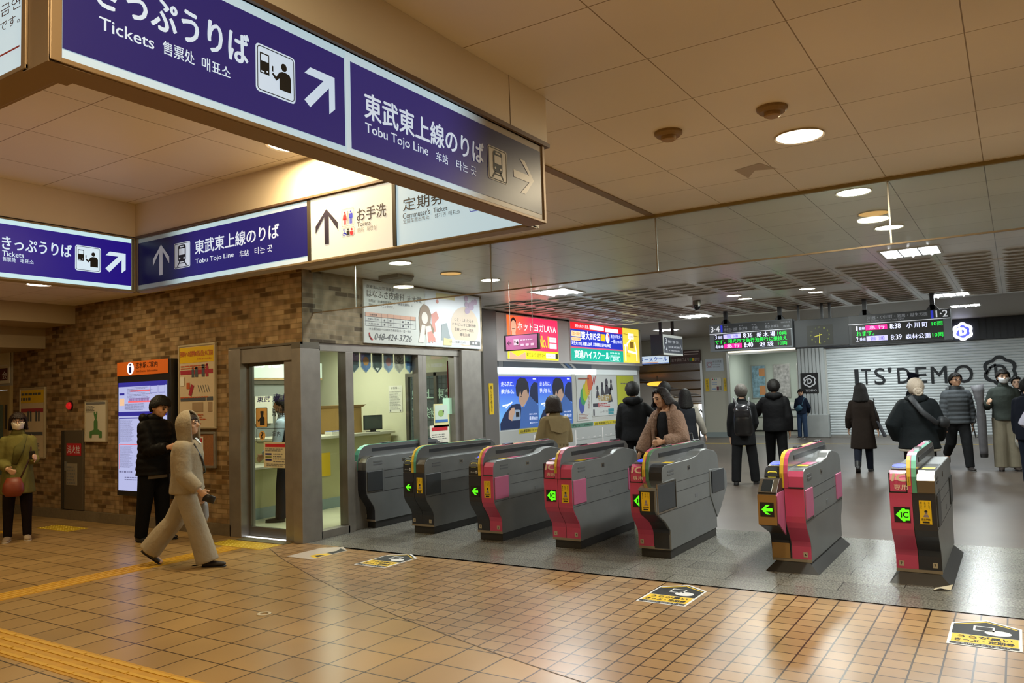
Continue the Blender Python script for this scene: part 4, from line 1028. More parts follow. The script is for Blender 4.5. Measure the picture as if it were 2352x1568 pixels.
gate('ticket gate with one black and one pink front half and a plain green arrow', -5.28, 7.28, 'black', 'pink', ('y', 'pink'), hump=True, flap=M_PINKD, nose_r='pink', tagn='3', top_r='pink')
gate('ticket gate with all pink front and IC arrow, left of the wide grey one', -4.26, 7.22, 'pink', 'pink', ('ypink', 'pink'), hump=True, flap=M_PINKD, far_flap=M_PINKD, nose_l='ic', nose_r='pink', sign='ic', tagn='4', top_r='pink')
g5 = gate('wide ticket gate with steel collector box and dark flaps, fifth from the office', -3.24, 7.14, 'pink', 'black', ('ypink', 'green'), hump=True, flap=M_FD, far_flap=M_FD, nose_l='ic', nose_r='black', sign='ic', sticker=False, tagn='5', top_r='y')
gate('pink ticket gate with bronze arrow box standing out in front', -1.93, 7.10, 'black', 'pink', ('y', 'pink'), hump=True, flap=M_PINKD, far_flap=M_PINKD, nose_l='slot', nose_r='pink', sticker=False, skirt=True, tagn='6', box=True, top_r='pink')
gate('rightmost ticket gate with chrome nose and pink and black front', -.925, 7.07, 'pink', 'black', ('ypink', 'teal'), flap=M_FD, far_flap=M_FD, nose_l='ic', nose_r='chrome', sign='ic', skirt=True, tagn='7', top_r='y')
# extra collector box on the fifth gate
def G5(mb, name, m_, par=None, **k):
    mb.v = [v + Vector((-3.24, 7.14, 0)) for v in mb.v]
    return mb.build(name, m_, par or g5, **k)
G5(MB().prof([(.14, .09), (.14, .27), (.02, .37), (-.17, .47), (-.19, .50), (-.19, .69), (-.16, .70), (.0, .75), (.3, .76), (.3, .09)], .172, .345), 'collector_box', M_GSIDE, bevel=.006)
G5(MB().prof([(-.195, .69), (-.16, .705), (.0, .757), (.0, .765), (-.165, .715), (-.2, .70)], .170, .347), 'box_top', M_CHROME)
G5(MB().strip([(.14, .10), (.14, .27), (.02, .37), (-.17, .47), (-.19, .50), (-.19, .685)][::-1], .176, .325, .004), 'box_front', M_GDARK)
ps = Pl((-3.24 + .2, 7.14 - .1955, .502))
a = MB().rect(ps, 0, 0, .085, .175, 0, .002).build('advert_sticker', M_YEL, g5)
b = MB().text(ps, 'な\nん\nで', .064, .115, .076, .168, .003).text(ps, '私\nが', .036, .125, .048, .168, .003).text(ps, '東\n大\nに', .008, .115, .020, .168, .003).text(ps, '四谷学院', .012, .026, .073, .043, .003, bold=.02).rect(ps, .018, .007, .067, .02, .003)
b.build('print', M_PRINT, a)
MB().ell(ps, .046, .088, .011, .014, .003, 14).poly(ps, [(.025, .052), (.067, .052), (.058, .073), (.034, .073)], .003).build('print', mat('sticker_figure', ''), a)
G5(MB().box(.342, .352, -.15, .28, .485, .735), 'box_flap', M_FD, bevel=.02)
G5(MB().frame(Pl((.346, -.17, .47), (0, 1, 0), (0, 0, 1)), 0, 0, .48, .28, .014, 0, .008), 'flap_rim', M_CHROME)
G5(MB().prof([(1.35, .46), (1.35, .74), (1.5, .74), (1.86, .71), (1.94, .66), (1.94, .50), (1.7, .30), (1.55, .2)], .16, .345), 'rear_box', M_GSIDE, bevel=.006)
G5(MB().box(.344, .354, 1.40, 1.82, .48, .72), 'rear_flap', M_FD, bevel=.02)
# ================================================================== THINGS ON THE BRICK WALL
def lines(mb, pl, x0, x1, y0, y1, n, h=.5, seed=1, d=.003, ragged=True):
    """rows of small print"""
    r = random.Random(seed); st = (y1 - y0) / n
    for i in range(n):
        y = y1 - st * (i + 1)
        x = x0; end = x1 - (r.random() * .3 * (x1 - x0) if ragged else 0)
        while x < end:
            w = min((.03 + .12 * r.random()) * (x1 - x0) + st * .3, end - x)
            mb.rect(pl, x, y, x + w, y + st * h, d); x += w + st * .35
    return mb
t = thing('information_display', 'tall black information screen with orange header on the brick wall', 'information screen', (-10.0, 6.44, .42))
pl = Pl((-10.64, 6.325, .42))
MB().box(-10.64, -9.40, 6.33, 6.438, .42, 2.265).build('housing', M_BLACK, t, bevel=.006)
MB().rect(pl, .01, 1.655, 1.19, 1.845, .0, .004).build('header', mat('header_orange', '#c8611e', .45, 0, '#c8611e', .12), t)
b = MB().text(pl, '志木駅ご案内', .46, 1.745, .96, 1.825, .006, bold=.02).text(pl, 'Shiki Station Information', .46, 1.69, .96, 1.72, .006); b.build('lettering', mat('brown_print', '#4a2208', .5), t)
i_ = MB().ell(pl, .335, 1.75, .083, .083, .006, 30).build('symbol', emis('info_white', '#e6e6f6', .9), t)
MB().text(pl, 'i', .312, 1.69, .358, 1.812, .008, bold=.04).build('symbol_lettering', mat('navy_print', '#1c1c66', .5), i_)
scr = MB().rect(pl, .045, .075, 1.165, 1.56, .002).build('screen', emis('screen_lavender', '#c4c8f4', .86, '#101018'), t)
b = MB().rect(pl, .045, 1.50, 1.165, 1.56, .004).rect(pl, .045, 1.095, 1.165, 1.155, .004).rect(pl, .06, 1.06, .66, 1.075, .004).rect(pl, .06, .72, .066, 1.07, .004).rect(pl, .07, 1.385, .19, 1.415, .004)
b.build('screen_band', emis('screen_blue', '#2c2a8e', .8), scr)
b = MB().rect(pl, .06, .70, .70, .712, .004).rect(pl, .06, .37, .068, .71, .004).rect(pl, .33, 1.425, .78, 1.45, .004).rect(pl, .28, 1.28, .80, 1.30, .004).rect(pl, .78, 1.36, .785, 1.47, .004); b.build('screen_line', emis('screen_red', '#d8606e', .8), scr)
b = MB(); lines(b, pl, .08, .42, .74, 1.05, 24, .35, 3, .005); lines(b, pl, .08, .40, .39, .69, 24, .35, 4, .005); lines(b, pl, .25, .85, 1.33, 1.50, 9, .3, 5, .005); lines(b, pl, .20, .80, 1.18, 1.27, 6, .45, 6, .005); lines(b, pl, .2, .75, .22, .28, 2, .4, 7, .005); lines(b, pl, .07, .4, .32, .36, 1, .6, 8, .005)
b.build('screen_text', emis('screen_grey', '#8a8ab8', .6, '#303040'), scr)
b = MB().rect(pl, .07, 1.24, .19, 1.34, .005); b.build('screen_picture', emis('screen_peach', '#d2b49a', .8), scr)
b = MB().rframe(pl, .80, 1.40, .96, 1.50, .002, .004, .005).rframe(pl, .98, 1.40, 1.12, 1.50, .002, .004, .005).build('screen_box', emis('screen_blue', ''), scr)
b = MB()
for k in range(18): b.rect(pl, .3 + .026 * k, 1.30, .318 + .026 * k, 1.34, .0045)
b.build('screen_route', emis('screen_purple', '#7a5a9e', .7), scr)
def framed(name, label, cat, x0, x1, z0, z1, frame_m, board_m, th=.03, w=.025, rounded=False):
    t = thing(name, label, cat, ((x0 + x1) / 2, 6.44, z0))
    pl = Pl((x0, 6.44 - th, z0)); W_, H_ = x1 - x0, z1 - z0
    MB().rect(pl, .01, .01, W_ - .01, H_ - .01, -.026, .024).build('board', board_m, t)
    MB().frame(pl, 0, 0, W_, H_, w, -.026, .034).build('frame', frame_m, t, bevel=.004)
    return t, pl, W_, H_
M_FRW = mat('frame_cream', '#b8ab8e', .4, .3)
t, pl, w, h = framed('framed_poster', 'tall framed safety poster with yellow heading, beside the information screen', 'poster', -9.36, -8.585, 1.33, 2.43, M_FRW, mat('poster_cream', '#c9b79a', .35))
MB().rect(pl, .03, h - .24, w - .03, h - .035, .001).build('heading', mat('poster_yellow', '#d6b012', .4), t)
b = MB().text(pl, '列車内への危険物の持込禁止のご案内', .05, h - .16, w - .05, h - .085, .003, bold=.02).text(pl, 'お客さまへのお願い', .4, h - .21, w - .06, h - .185, .003)
lines(b, pl, .06, w - .06, h - .32, h - .26, 2, .5, 11); lines(b, pl, .06, .6, .06, .2, 5, .45, 12); lines(b, pl, .05, w - .1, .40, .43, 1, .5, 13)
b.rect(pl, .18, .68 * 0 + .52, .25, .60, .003).build('print', mat('poster_orange_print', '#b5562a', .5), t)
b = MB().rect(pl, .05, h - .39, w - .05, h - .335, .002); b.poly(pl, [(.22, .44), (.28, .42), (.34, .56), (.28, .58)], .003).rect(pl, .58, .67, .635, .80, .003).rect(pl, .595, .80, .62, .84, .003).build('print', mat('poster_red', '#9e2c3c', .45), t)
b = MB().rect(pl, .05, .36, w * .74, .41, .002).rect(pl, w * .77, .36, w - .05, .41, .002).rect(pl, .29, .67, .34, .77, .003).rect(pl, .305, .77, .325, .81, .003).rect(pl, .36, .67, .42, .80, .003).rect(pl, .50, .67, .56, .83, .003)
for k in range(5): b.line(pl, [(.42 + .05 * k, .56), (.46 + .05 * k, .47)], .008, .003)
b.build('print', mat('poster_slate', '#4a5058', .5), t)
MB().rect(pl, w * .80, .22, w - .07, .34, .003).rect(pl, .3, .22, .52, .34, .003).build('print', mat('poster_tan_print', '#9c8468', .5), t)
MB().rect(pl, .05, .56, .13, .68, .004).build('sticker', M_PAPER, t)
t, pl, w, h = framed('framed_poster', 'framed safety poster behind the masked woman at far left', 'poster', -13.52, -12.74, .89, 2.0, M_FRW, mat('poster_cream', ''))
MB().rect(pl, .04, h - .24, w - .04, h - .04, .001).build('heading', mat('poster_yellow', ''), t)
b = MB(); lines(b, pl, .06, w - .08, h - .12, h - .06, 1, .6, 14); lines(b, pl, .05, w * .6, h - .2, h - .13, 1, .6, 15); lines(b, pl, .15, w - .1, .06, .25, 6, .45, 16); b.rect(pl, .06, .36, w - .06, .41, .002)
for x in (.25, .33, .5, .58): b.rect(pl, x, .58, x + .05, .74, .003)
b.build('print', mat('poster_slate', ''), t)
MB().rect(pl, .05, h - .39, w - .05, h - .33, .002).build('print', mat('poster_red', ''), t)
t, pl, w, h = framed('cork_board', 'small cork notice board under the tall safety poster', 'notice board', -9.30, -8.60, .83, 1.29, M_ALU, mat('cork', '#8a5a34', .8, noise=.15, nscale=60), w=.03)
n_ = MB().rect(pl, .10, .10, .46, .40, .001).build('notice', M_PAPER, t)
MB().rect(pl, .12, .33, .44, .38, .003).build('notice_band', M_RED, n_)
b = MB(); lines(b, pl, .13, .43, .12, .31, 8, .4, 21); b.build('notice_text', M_GREYT, n_)
t, pl, w, h = framed('map_board', 'white station map board with green plan beside the hydrant cabinet', 'map', -11.61, -11.05, 1.15, 1.755, M_FRW, mat('map_white', '#c9c2ae', .5), w=.012)
b = MB().poly(pl, [(.13, .06), (.19, .06), (.19, .11), (.37, .11), (.37, .06), (.45, .06), (.45, .15), (.36, .18), (.34, .18), (.34, .30), (.31, .33), (.33, .40), (.33, .44), (.30, .44), (.30, .41), (.27, .41), (.27, .44), (.24, .44), (.24, .40), (.27, .33), (.24, .30), (.24, .18), (.13, .15)], .002)
b.build('plan', mat('map_green', '#4d7a44', .5), t)
b = MB().rect(pl, .03, h - .06, w - .03, h - .025, .002); lines(b, pl, .03, .28, h - .17, h - .07, 5, .4, 22); b.build('print', M_GREYT, t)
t = thing('hydrant_cabinet', 'grey steel hydrant cabinet with red label set in the brick wall', 'cabinet', (-11.94, 6.44, .15))
MB().box(-12.22, -11.655, 6.405, 6.438, .15, 1.32).build('body', mat('cabinet_steel', '#6a6152', .4, .5), t, bevel=.004)
MB().box(-12.22, -12.16, 6.39, 6.406, .15, 1.32).build('door_edge', mat('cabinet_edge', '#3d382f', .45, .4), t)
pl = Pl((-12.15, 6.402, .15)); l_ = MB().rect(pl, .06, .80, .46, .98, .0, .003).build('label_plate', M_RED, t)
MB().text(pl, '消火栓', .09, .83, .43, .95, .005).build('label_lettering', M_WPRINT, l_)
n_ = MB().rect(pl, .06, .36, .36, .68, 0, .003).build('notice', mat('cabinet_notice', '#8c8370', .6), t)
b = MB(); lines(b, pl, .08, .34, .38, .66, 6, .5, 23, .005); b.build('notice_text', M_GREYT, n_)
MB().box(-12.13, -12.10, 6.392, 6.405, .72, .86).build('handle', M_ALU, t)
t = thing('alarm_lamp', 'round red alarm lamp on the brick wall above the cabinet', 'lamp', (-12.045, 6.44, 1.69))
MB().tube([(-12.045, 6.438, 1.69), (-12.045, 6.42, 1.69)], .07, 20).build('base', mat('alarm_dark', '#3a1410', .5), t)
MB().ball((-12.045, 6.41, 1.69), (.055, .04, .055)).build('lens', mat('alarm_red', '#a0101a', .2, 0, '#ff2a2a', .35), t, smooth=True)
# ================================================================== OFFICE INTERIOR
t = thing('service_counter', 'cream low counter behind the glass office door', 'counter', (-9.5, 7.3, 0))
MB().box(-10.0, -9.10, 6.62, 7.98, .007, .70).build('front', mat('counter_cream', '#bdb888', .5), t)
MB().box(-10.0, -9.05, 6.62, 7.98, .70, .735).build('worktop', mat('counter_top', '#d5d2bc', .4), t, bevel=.006)
MB().box(-9.10, -9.085, 6.62, 7.98, .007, .16).build('kick_plate', mat('kick_grey', '#8fa09e', .4), t)
t = thing('service_counter', 'taller cream counter carrying the box and monitor behind the window', 'counter', (-9.3, 9.0, 0))
MB().box(-9.95, -8.92, 7.99, 10.1, .007, 1.06).build('front', mat('counter_cream', ''), t)
MB().box(-10.0, -8.86, 7.985, 10.15, 1.06, 1.105).build('worktop', mat('counter_top', ''), t, bevel=.006)
MB().box(-8.92, -8.90, 7.99, 10.1, .007, .16).build('kick_plate', mat('kick_grey', ''), t)
MB().rect(Pl((-8.915, 8.45, .5), (0, 1, 0)), 0, .0, .25, .35, 0, .004).build('notice', M_YEL, t)
t = thing('cardboard_box', 'brown cardboard box on the tall office counter', 'box', (-9.3, 9.35, 1.105))
MB().box(-9.55, -9.10, 9.1, 9.6, 1.107, 1.52).build('box_body', mat('cardboard', '#a8854a', .8), t, bevel=.004)
MB().prof([(9.08, 1.52), (9.62, 1.52), (9.7, 1.56), (9.05, 1.56)], -9.56, -9.09).build('flap', mat('cardboard2', '#8c6c3a', .8), t)
MB().rect(Pl((-9.098, 9.12, 1.3), (0, 1, 0)), .02, .02, .30, .16, .0, .002).build('label_patch', M_YEL, t)
t = thing('monitor', 'small dark monitor on the tall office counter', 'monitor', (-9.0, 9.7, 1.105))
pl = Pl((-9.02, 9.56, 1.14), (.35, .94, 0), (0, 0, 1))
MB().rect(pl, 0, 0, .34, .24, -.02, .02).build('case', M_BLACK, t, bevel=.004); MB().rect(pl, .015, .02, .325, .225, .002).build('screen', mat('monitor_glass', '#4a5652', .12), t)
MB().rect(pl, .12, -.033, .22, .0, -.015, .012).rect(pl, .07, -.034, .27, -.024, -.06, .12).build('stand', M_BLACK, t)
t = thing('paper_tray', 'white tray with blue lid on the tall office counter', 'tray', (-9.0, 9.25, 1.105))
MB().box(-9.08, -8.92, 8.75, 9.05, 1.107, 1.16).build('tray', M_PAPER, t, bevel=.004); MB().box(-9.07, -8.93, 8.76, 9.04, 1.16, 1.168).build('lid', mat('lid_blue', '#3f63c4', .4), t)
t = thing('wall_notice', 'white printed notice on the cream office wall', 'notice', (-8.88, 10.2, 1.4)); pl = Pl((-9.03, 10.197, 1.41))
MB().rect(pl, 0, 0, .30, .45, 0, .004).build('sheet', M_PAPER, t); b = MB(); lines(b, pl, .02, .28, .05, .36, 16, .35, 31, .006); b.text(pl, 'お客様へ', .06, .39, .24, .43, .006).rect(pl, .02, .01, .05, .04, .006).rect(pl, .24, .01, .27, .04, .006); b.build('print', M_GREYT, t)
t = thing('office_cabinet', 'dark panelled cabinet wall behind the staff member in the office', 'cabinet', (-10.6, 8.4, 0))
MB().box(-10.88, -10.5, 7.2, 9.9, .007, 1.95).build('body', mat('shelf_grey', '#8a8f8a', .5), t)
for k in range(6):
    r = random.Random(k); MB().box(-10.5, -10.46, 7.3 + .42 * k, 7.66 + .42 * k, 1.0 + .3 * (k % 2), 1.5 + .25 * (k % 2)).build('pinned_sheet', (M_PAPER, M_WHITE, mat('shelf_dark', '#4a5058', .5))[k % 3], t)
MB().box(-10.88, -10.45, 7.2, 9.9, 1.95, 2.02).build('top', M_STEELD, t)
t = thing('lit_board', 'pale back lit board high in the office with reversed white lettering', 'sign', (-10.3, 8.6, 2.1)); pl = Pl((-10.42, 7.0, 2.05), (0, 1, 0))
MB().rect(pl, 0, 0, 3.0, .26, -.02, .02).build('board', emis('pale_board', '#c8d8c6', .7), t); MB().text(pl, 'CKS', 1.5, .17, 2.1, .36, .004, bold=.03, mirror=True).build('lettering', emis('letter_white2', '#f2f6f4', .9), t); MB().rect(pl, 0, -.03, 3.0, -.01, 0, .004).build('rule', mat('peach_rule', '#c8a878', .5), t)
# stickers and notices on the glass door
t = thing('door_lettering', 'dark blue station office lettering on the glass door', 'lettering', (-7.65, 6.53, 1.6)); pl = Pl((-8.10, 6.535, 0))
b = MB().text(pl, '東武', .15, 1.645, .40, 1.715, .002, bold=.03, shear=.2).text(pl, '東上線', .43, 1.645, .85, 1.74, .002, bold=.03, shear=.2); b.build('line_name', mat('navy_print', ''), t)
b = MB().text(pl, '駅事務室', .43, 1.465, .92, 1.575, .002, bold=.01).text(pl, '案内', .43, 1.225, .57, 1.285, .002, bold=.01); b.rframe(pl, .135, 1.14, .95, 1.325, .03, .006, .002).build('office_name', M_PRINT, t)
t = thing('door_pictogram', 'orange framed staff pictogram with question mark disc on the glass door', 'sticker', (-7.86, 6.53, 1.45))
MB().rrect(pl, .127, 1.332, .343, 1.577, .015, .002).build('frame', M_PRINT, t); MB().rrect(pl, .135, 1.34, .335, 1.57, .012, .003).build('sheet', mat('picto_orange', '#d2a862', .5), t)
b = MB().ell(pl, .245, 1.495, .028, .03, .004, 16).rect(pl, .215, 1.505, .275, 1.535, .0045).poly(pl, [(.205, 1.36), (.29, 1.36), (.29, 1.45), (.27, 1.468), (.225, 1.468), (.2, 1.44), (.18, 1.42), (.17, 1.435), (.163, 1.425), (.18, 1.395), (.205, 1.42)], .004); b.build('figure', M_PRINT, t)
MB().ell(pl, .245, 1.235, .058, .058, .003, 24).build('disc', mat('picto_orange', ''), t); MB().text(pl, '?', .225, 1.20, .265, 1.275, .0045, bold=.04).build('mark', M_PRINT, t)
t = thing('door_notice', 'white notice with red heading taped to the glass door', 'notice', (-7.6, 6.53, 1.0)); pl2 = pl.sub(.27, .845)
MB().rect(pl2, 0, 0, .42, .31, .003).build('sheet', mat('notice_cream', '#c8c0a0', .6), t); MB().rect(pl2, .03, .25, .39, .29, .005).build('heading', M_RED, t)
b = MB(); lines(b, pl2, .03, .38, .20, .245, 2, .4, 41, .005); lines(b, pl2, .17, .38, .07, .19, 4, .4, 42, .005); lines(b, pl2, .05, .38, .02, .06, 2, .4, 43, .005); b.build('print', M_GREYT, t)
b = MB().rect(pl2, .03, .155, .14, .175, .005).rect(pl2, .03, .085, .14, .105, .005).build('swatch', mat('navy_print', ''), t); MB().rect(pl2, .03, .12, .14, .14, .005).build('swatch', mat('olive_print', '#6f7a34', .5), t)
# notices on the long window
t = thing('window_notice', 'white notice with red heading on the right window pane above the gates', 'notice', (-7.12, 9.1, 1.0)); pl = Pl((-7.125, 8.90, .90), (0, 1, 0))
MB().rect(pl, 0, 0, .46, .33, .002).build('sheet', M_PAPER, t); MB().rect(pl, .05, .25, .42, .30, .004).build('heading', M_RED, t); b = MB(); lines(b, pl, .05, .4, .03, .22, 6, .4, 44, .004); b.build('print', M_GREYT, t)
t = thing('window_poster', 'small yellow edged poster on the right window pane', 'poster', (-7.12, 9.2, 1.3)); pl = Pl((-7.125, 9.0, 1.20), (0, 1, 0))
MB().rect(pl, 0, 0, .36, .34, .002).build('sheet', mat('poster_pale_yellow', '#d8d29a', .5), t); MB().rect(pl, .03, .07, .33, .32, .004).build('picture', mat('poster_pale', '#c2d0c4', .5), t); MB().ell(pl, .17, .2, .07, .05, .005).build('print', mat('poster_sage', '#8fae62', .5), t); MB().rect(pl, .03, .07, .33, .11, .006).build('print', mat('blue_print', ''), t)
t = thing('window_card', 'blank mint green card on the right window pane', 'card', (-7.12, 9.3, 1.5)); pl = Pl((-7.125, 9.22, 1.38), (0, 1, 0))
MB().rrect(pl, 0, 0, .27, .24, .02, .003).build('sheet', mat('mint_card', '#b4dcc0', .5), t); MB().rect(pl, -.01, .03, .02, .06, .006).rect(pl, .25, .03, .28, .06, .006).build('clip', M_BLACK, t)
t = thing('window_poster', 'narrow red edged poster at the right end of the office window', 'poster', (-7.12, 9.52, 1.6)); pl = Pl((-7.2, 9.45, 1.56), (0, 1, 0))
MB().rect(pl, 0, 0, .12, .62, .002).build('sheet', M_RED, t); MB().rect(pl, .03, .12, .12, .6, .004).build('picture', mat('grey_photo', '#9a9a9a', .5, noise=.6, nscale=25), t)
PN = ['#4a5a60', '#5f7fae', '#3c4a48', '#8a9cb8', '#a8a294', '#7f9cc4', '#b5a866']; PA = ['#2c3436', '#c08a4a', '#a79a6a', '#b07a7a', '#4a463e', '#3c5a8a', '#d8cfa0']
for k in range(7):
    y0, y1 = 7.37 + .222 * k, 7.37 + .222 * k + .195
    lab = 'hanging station pennant in the office window, ' + ('leftmost, dark grey', 'second, blue with orange picture', 'third, dark green with white triangle', 'fourth, pale grey blue', 'fifth, cream with fan pattern', 'sixth, light blue', 'last at the right, yellow and cream')[k]
    t = thing('pennant', lab, 'pennant', (-7.2, y0, 2.27), 'pennants in the office window'); pl = Pl((-7.2, y0, 1.98), (0, 1, 0)); w = y1 - y0
    P_ = [(0, .08), (w / 2, 0), (w, .08), (w, .28), (w - .015, .295), (.015, .295), (0, .28)]
    MB().poly(pl, P_, 0, .003).build('border', mat('pennant_edge', '#d2d6cc', .5), t)
    MB().poly(pl, [(.01, .086), (w / 2, .012), (w - .01, .086), (w - .01, .275), (.01, .275)], .0045).build('ground', mat('pennant%d' % k, PN[k], .5, noise=.35, nscale=18), t)
    b = MB()
    if k in (1, 3): b.ell(pl, w / 2, .16, .055, .06, .006)
    elif k == 2: b.poly(pl, [(w / 2, .03), (w / 2 + .04, .075), (w / 2 - .04, .075)], .006)
    elif k == 4:
        for q in range(7): b.line(pl, [(w / 2, .14), (w / 2 + .08 * math.cos(q * PI / 6), .14 + .1 * math.sin(q * PI / 6))], .01, .006)
    else: b.rect(pl, .03, .11, w - .03, .17, .006)
    b.build('picture', mat('pennant_fig%d' % k, PA[k] if k != 2 else '#e6e6e0', .5), t)
MB().box(-7.23, -7.2, 7.32, 8.95, 2.272, 2.28).build('rail_bar', M_ALU); tag(bpy.data.objects['rail_bar'], kind='structure'); bpy.data.objects['rail_bar'].name = 'trim_16'
# ================================================================== CLINIC ADVERT
t = thing('advert_board', 'large pale clinic advert board with phone number above the office window', 'advert', (-7.0, 8.75, 2.36)); pl = Pl((-6.985, 7.45, 2.36), (0, 1, 0)); A, Bz = 7.45, 2.36
MB().box(-7.02, -6.99, 7.45, 10.06, 2.36, 3.18).build('board', mat('advert_white', '#c4c8c6', .35), t, bevel=.004)
MB().rect(pl, 1.25, .01, 2.6, .81, -.003).build('ground', mat('advert_bluewhite', '#ccd2dc', .35), t)
MB().ell(pl, 2.2, .33, .36, .30, -.0015, 30).build('ground', mat('advert_peach', '#d8c4ae', .4), t)
b = MB().text(pl, '医療法人社団 清優会', .06, .715, .59, .76, -.001).text(pl, 'はなふさ皮膚科', .06, .60, .80, .70, -.001).text(pl, '志木院', .86, .60, 1.17, .69, -.001)
b.text(pl, '当院は「皮膚腫瘍手術」や「美容皮膚科」に', .09, .535, .98, .575, -.001).text(pl, '特化したクリニックです。', .09, .48, .58, .52, -.001).text(pl, '★土曜日8:30〜13:00まで 休診日:水・日・祝日', .09, .172, .92, .205, -.001).text(pl, '048-424-3726', .19, .05, .94, .135, -.001, shear=.3)
b.text(pl, 'シミ・しわたるみ', 1.93, .40, 2.42, .45, 0).text(pl, 'ニキビ/ニキビ跡治療', 1.87, .33, 2.48, .38, 0).text(pl, '医療レーザー脱毛', 1.93, .255, 2.42, .305, 0).text(pl, '薄毛治療', 2.05, .18, 2.32, .23, 0); b.build('lettering', mat('advert_ink', '#55565a', .5), t)
MB().rect(pl, .02, .345, 1.03, .40, -.001).build('table_head', mat('advert_salmon', '#c99a82', .4), t)
b = MB()
for z in (.225, .285, .345): b.rect(pl, .02, z, 1.03, z + .004, 0)
for x in (.02, .33, .45, .57, .70, .82, .92, 1.027): b.rect(pl, x, .225, x + .004, .40, 0)
for x in (.39, .51, .76, .87):
    for z in (.255, .315): b.ell(pl, x, z, .012, .014, 0, 12)
b.text(pl, '9:30-12:30', .07, .305, .28, .325, 0).text(pl, '14:30-18:30', .07, .245, .28, .265, 0).text(pl, '診療時間', .10, .36, .24, .385, .001); b.build('table', mat('advert_ink2', '#4a4c5a', .5), t)
b = MB().line(pl, [(.09, .13), (.10, .09), (.12, .06), (.15, .05)], .022, 0); b.build('phone_mark', M_RED, t)
b = MB().poly(pl, [(1.12, .18), (1.10, .40), (1.14, .54), (1.22, .60), (1.32, .57), (1.38, .46), (1.36, .34), (1.44, .24), (1.40, .14), (1.30, .2), (1.22, .16)], .0); b.build('figure_hair', mat('advert_brown', '#8d7a68', .5), t)
b = MB().ell(pl, 1.23, .40, .07, .085, .0015).poly(pl, [(1.08, .05), (1.16, .30), (1.24, .30), (1.20, .05)], .0015).poly(pl, [(1.26, .05), (1.24, .28), (1.36, .30), (1.42, .08)], .001); b.build('figure', mat('advert_skin', '#dcd6d0', .5), t)
b = MB().poly(pl, [(1.30, .06), (1.28, .2), (1.38, .22), (1.46, .12), (1.46, .06), (1.42, .09), (1.40, .05), (1.36, .09), (1.34, .05)], .0025).ell(pl, 1.53, .66, .03, .03, 0).poly(pl, [(1.40, .20), (1.38, .46), (1.50, .52), (1.56, .42), (1.46, .34), (1.48, .22)], -.0005); b.build('figure_ribbon', mat('advert_rose', '#cf8f86', .5), t)
b = MB().poly(pl, [(1.60, .10), (1.62, .33), (1.74, .36), (1.82, .14)], .001); b.build('chair', mat('advert_greyblue', '#9aa3a8', .5), t); MB().poly(pl, [(1.64, .03), (1.66, .14), (1.86, .12), (1.84, .03)], .002).rect(pl, 1.5, .71, 1.95, .79, 0).build('chair_seat', mat('advert_cream', '#d2c89a', .5), t)
b = MB()
for k in range(9): r = random.Random(k + 3); b.ell(pl, 2.15 + .42 * r.random(), .55 + .22 * r.random(), .05, .045, .0005 + .0002 * k, 14)
b.build('flowers', mat('advert_lilac', '#b7a2bc', .5), t)
MB().rect(pl, 1.78, .055, 2.3, .12, .001).build('search_box', M_WPRINT, t); MB().text(pl, 'はなふさ皮膚科 志木院', 1.80, .07, 2.2, .105, .0025).rect(pl, 2.3, .055, 2.58, .12, .001).build('search_text', M_GREYT, t); MB().rect(pl, 2.37, .07, 2.42, .105, .0025).rect(pl, 2.45, .07, 2.50, .105, .0025).build('search_mark', M_WPRINT, t)
# ================================================================== KIOSK ADVERTS AND POSTERS
KX = -7.955
t = thing('lit_advert', 'red and yellow lit advert at the left end of the kiosk head', 'advert', (KX, 13.28, 2.32)); pl = Pl((KX, 12.32, 2.32), (0, 1, 0))
MB().rect(pl, -.02, -.02, 1.95, .84, -.022, .02).build('housing', M_GREYW, t)
def grad_emis(name, c1, c2, a, c, es):
    mt = emis(name, c1, es); nt = mt.node_tree; bs = nt.nodes['Principled BSDF']
    g = nt.nodes.new('ShaderNodeNewGeometry'); sp = nt.nodes.new('ShaderNodeSeparateXYZ'); lk(nt, g.outputs['Position'], sp.inputs[0])
    mr = nt.nodes.new('ShaderNodeMapRange'); mr.inputs[1].default_value = a; mr.inputs[2].default_value = c; lk(nt, sp.outputs[1], mr.inputs[0])
    mx = nt.nodes.new('ShaderNodeMixRGB'); mx.inputs[1].default_value = (*S(c1), 1); mx.inputs[2].default_value = (*S(c2), 1); lk(nt, mr.outputs[0], mx.inputs[0])
    lk(nt, mx.outputs[0], bs.inputs['Base Color']); lk(nt, mx.outputs[0], bs.inputs['Emission Color'])
    return mt
MB().rect(pl, 0, .17, 1.93, .82, .001).build('face', grad_emis('ad_orange_pink', '#ff6a2a', '#ff2a5c', 12.4, 13.3, 1.15), t)
MB().rect(pl, 0, 0, 1.93, .17, .001).build('face', emis('ad_yellow', '#f8ee10', 1.05), t)
b = MB().text(pl, 'ホットヨガLAVA', .37, .555, 1.86, .715, .004, bold=.015).rect(pl, 1.57, .36, 1.86, .465, .004).rect(pl, 1.57, .235, 1.86, .34, .004).rect(pl, 1.42, .035, 1.80, .135, .004); b.build('lettering', emis('ad_white', '#fff6f4', 1.1), t)
MB().text(pl, 'No.1', 1.15, .25, 1.53, .48, .004, bold=.02).build('lettering', emis('ad_gold', '#ffd81a', 1.05), t)
b = MB().text(pl, '東口より徒歩2分', .66, .05, 1.38, .135, .004); b.text(pl, 'LAVA 志木', 1.46, .06, 1.74, .11, .006).rect(pl, 1.80, .03, 1.9, .14, .004).build('lettering', emis('ad_olive', '#4a4a10', .3), t)
MB().text(pl, '女性専用', 1.60, .385, 1.83, .44, .006).text(pl, 'ダイエット', 1.60, .26, 1.83, .315, .006).build('lettering', emis('ad_rose', '#d86a7a', .8), t)
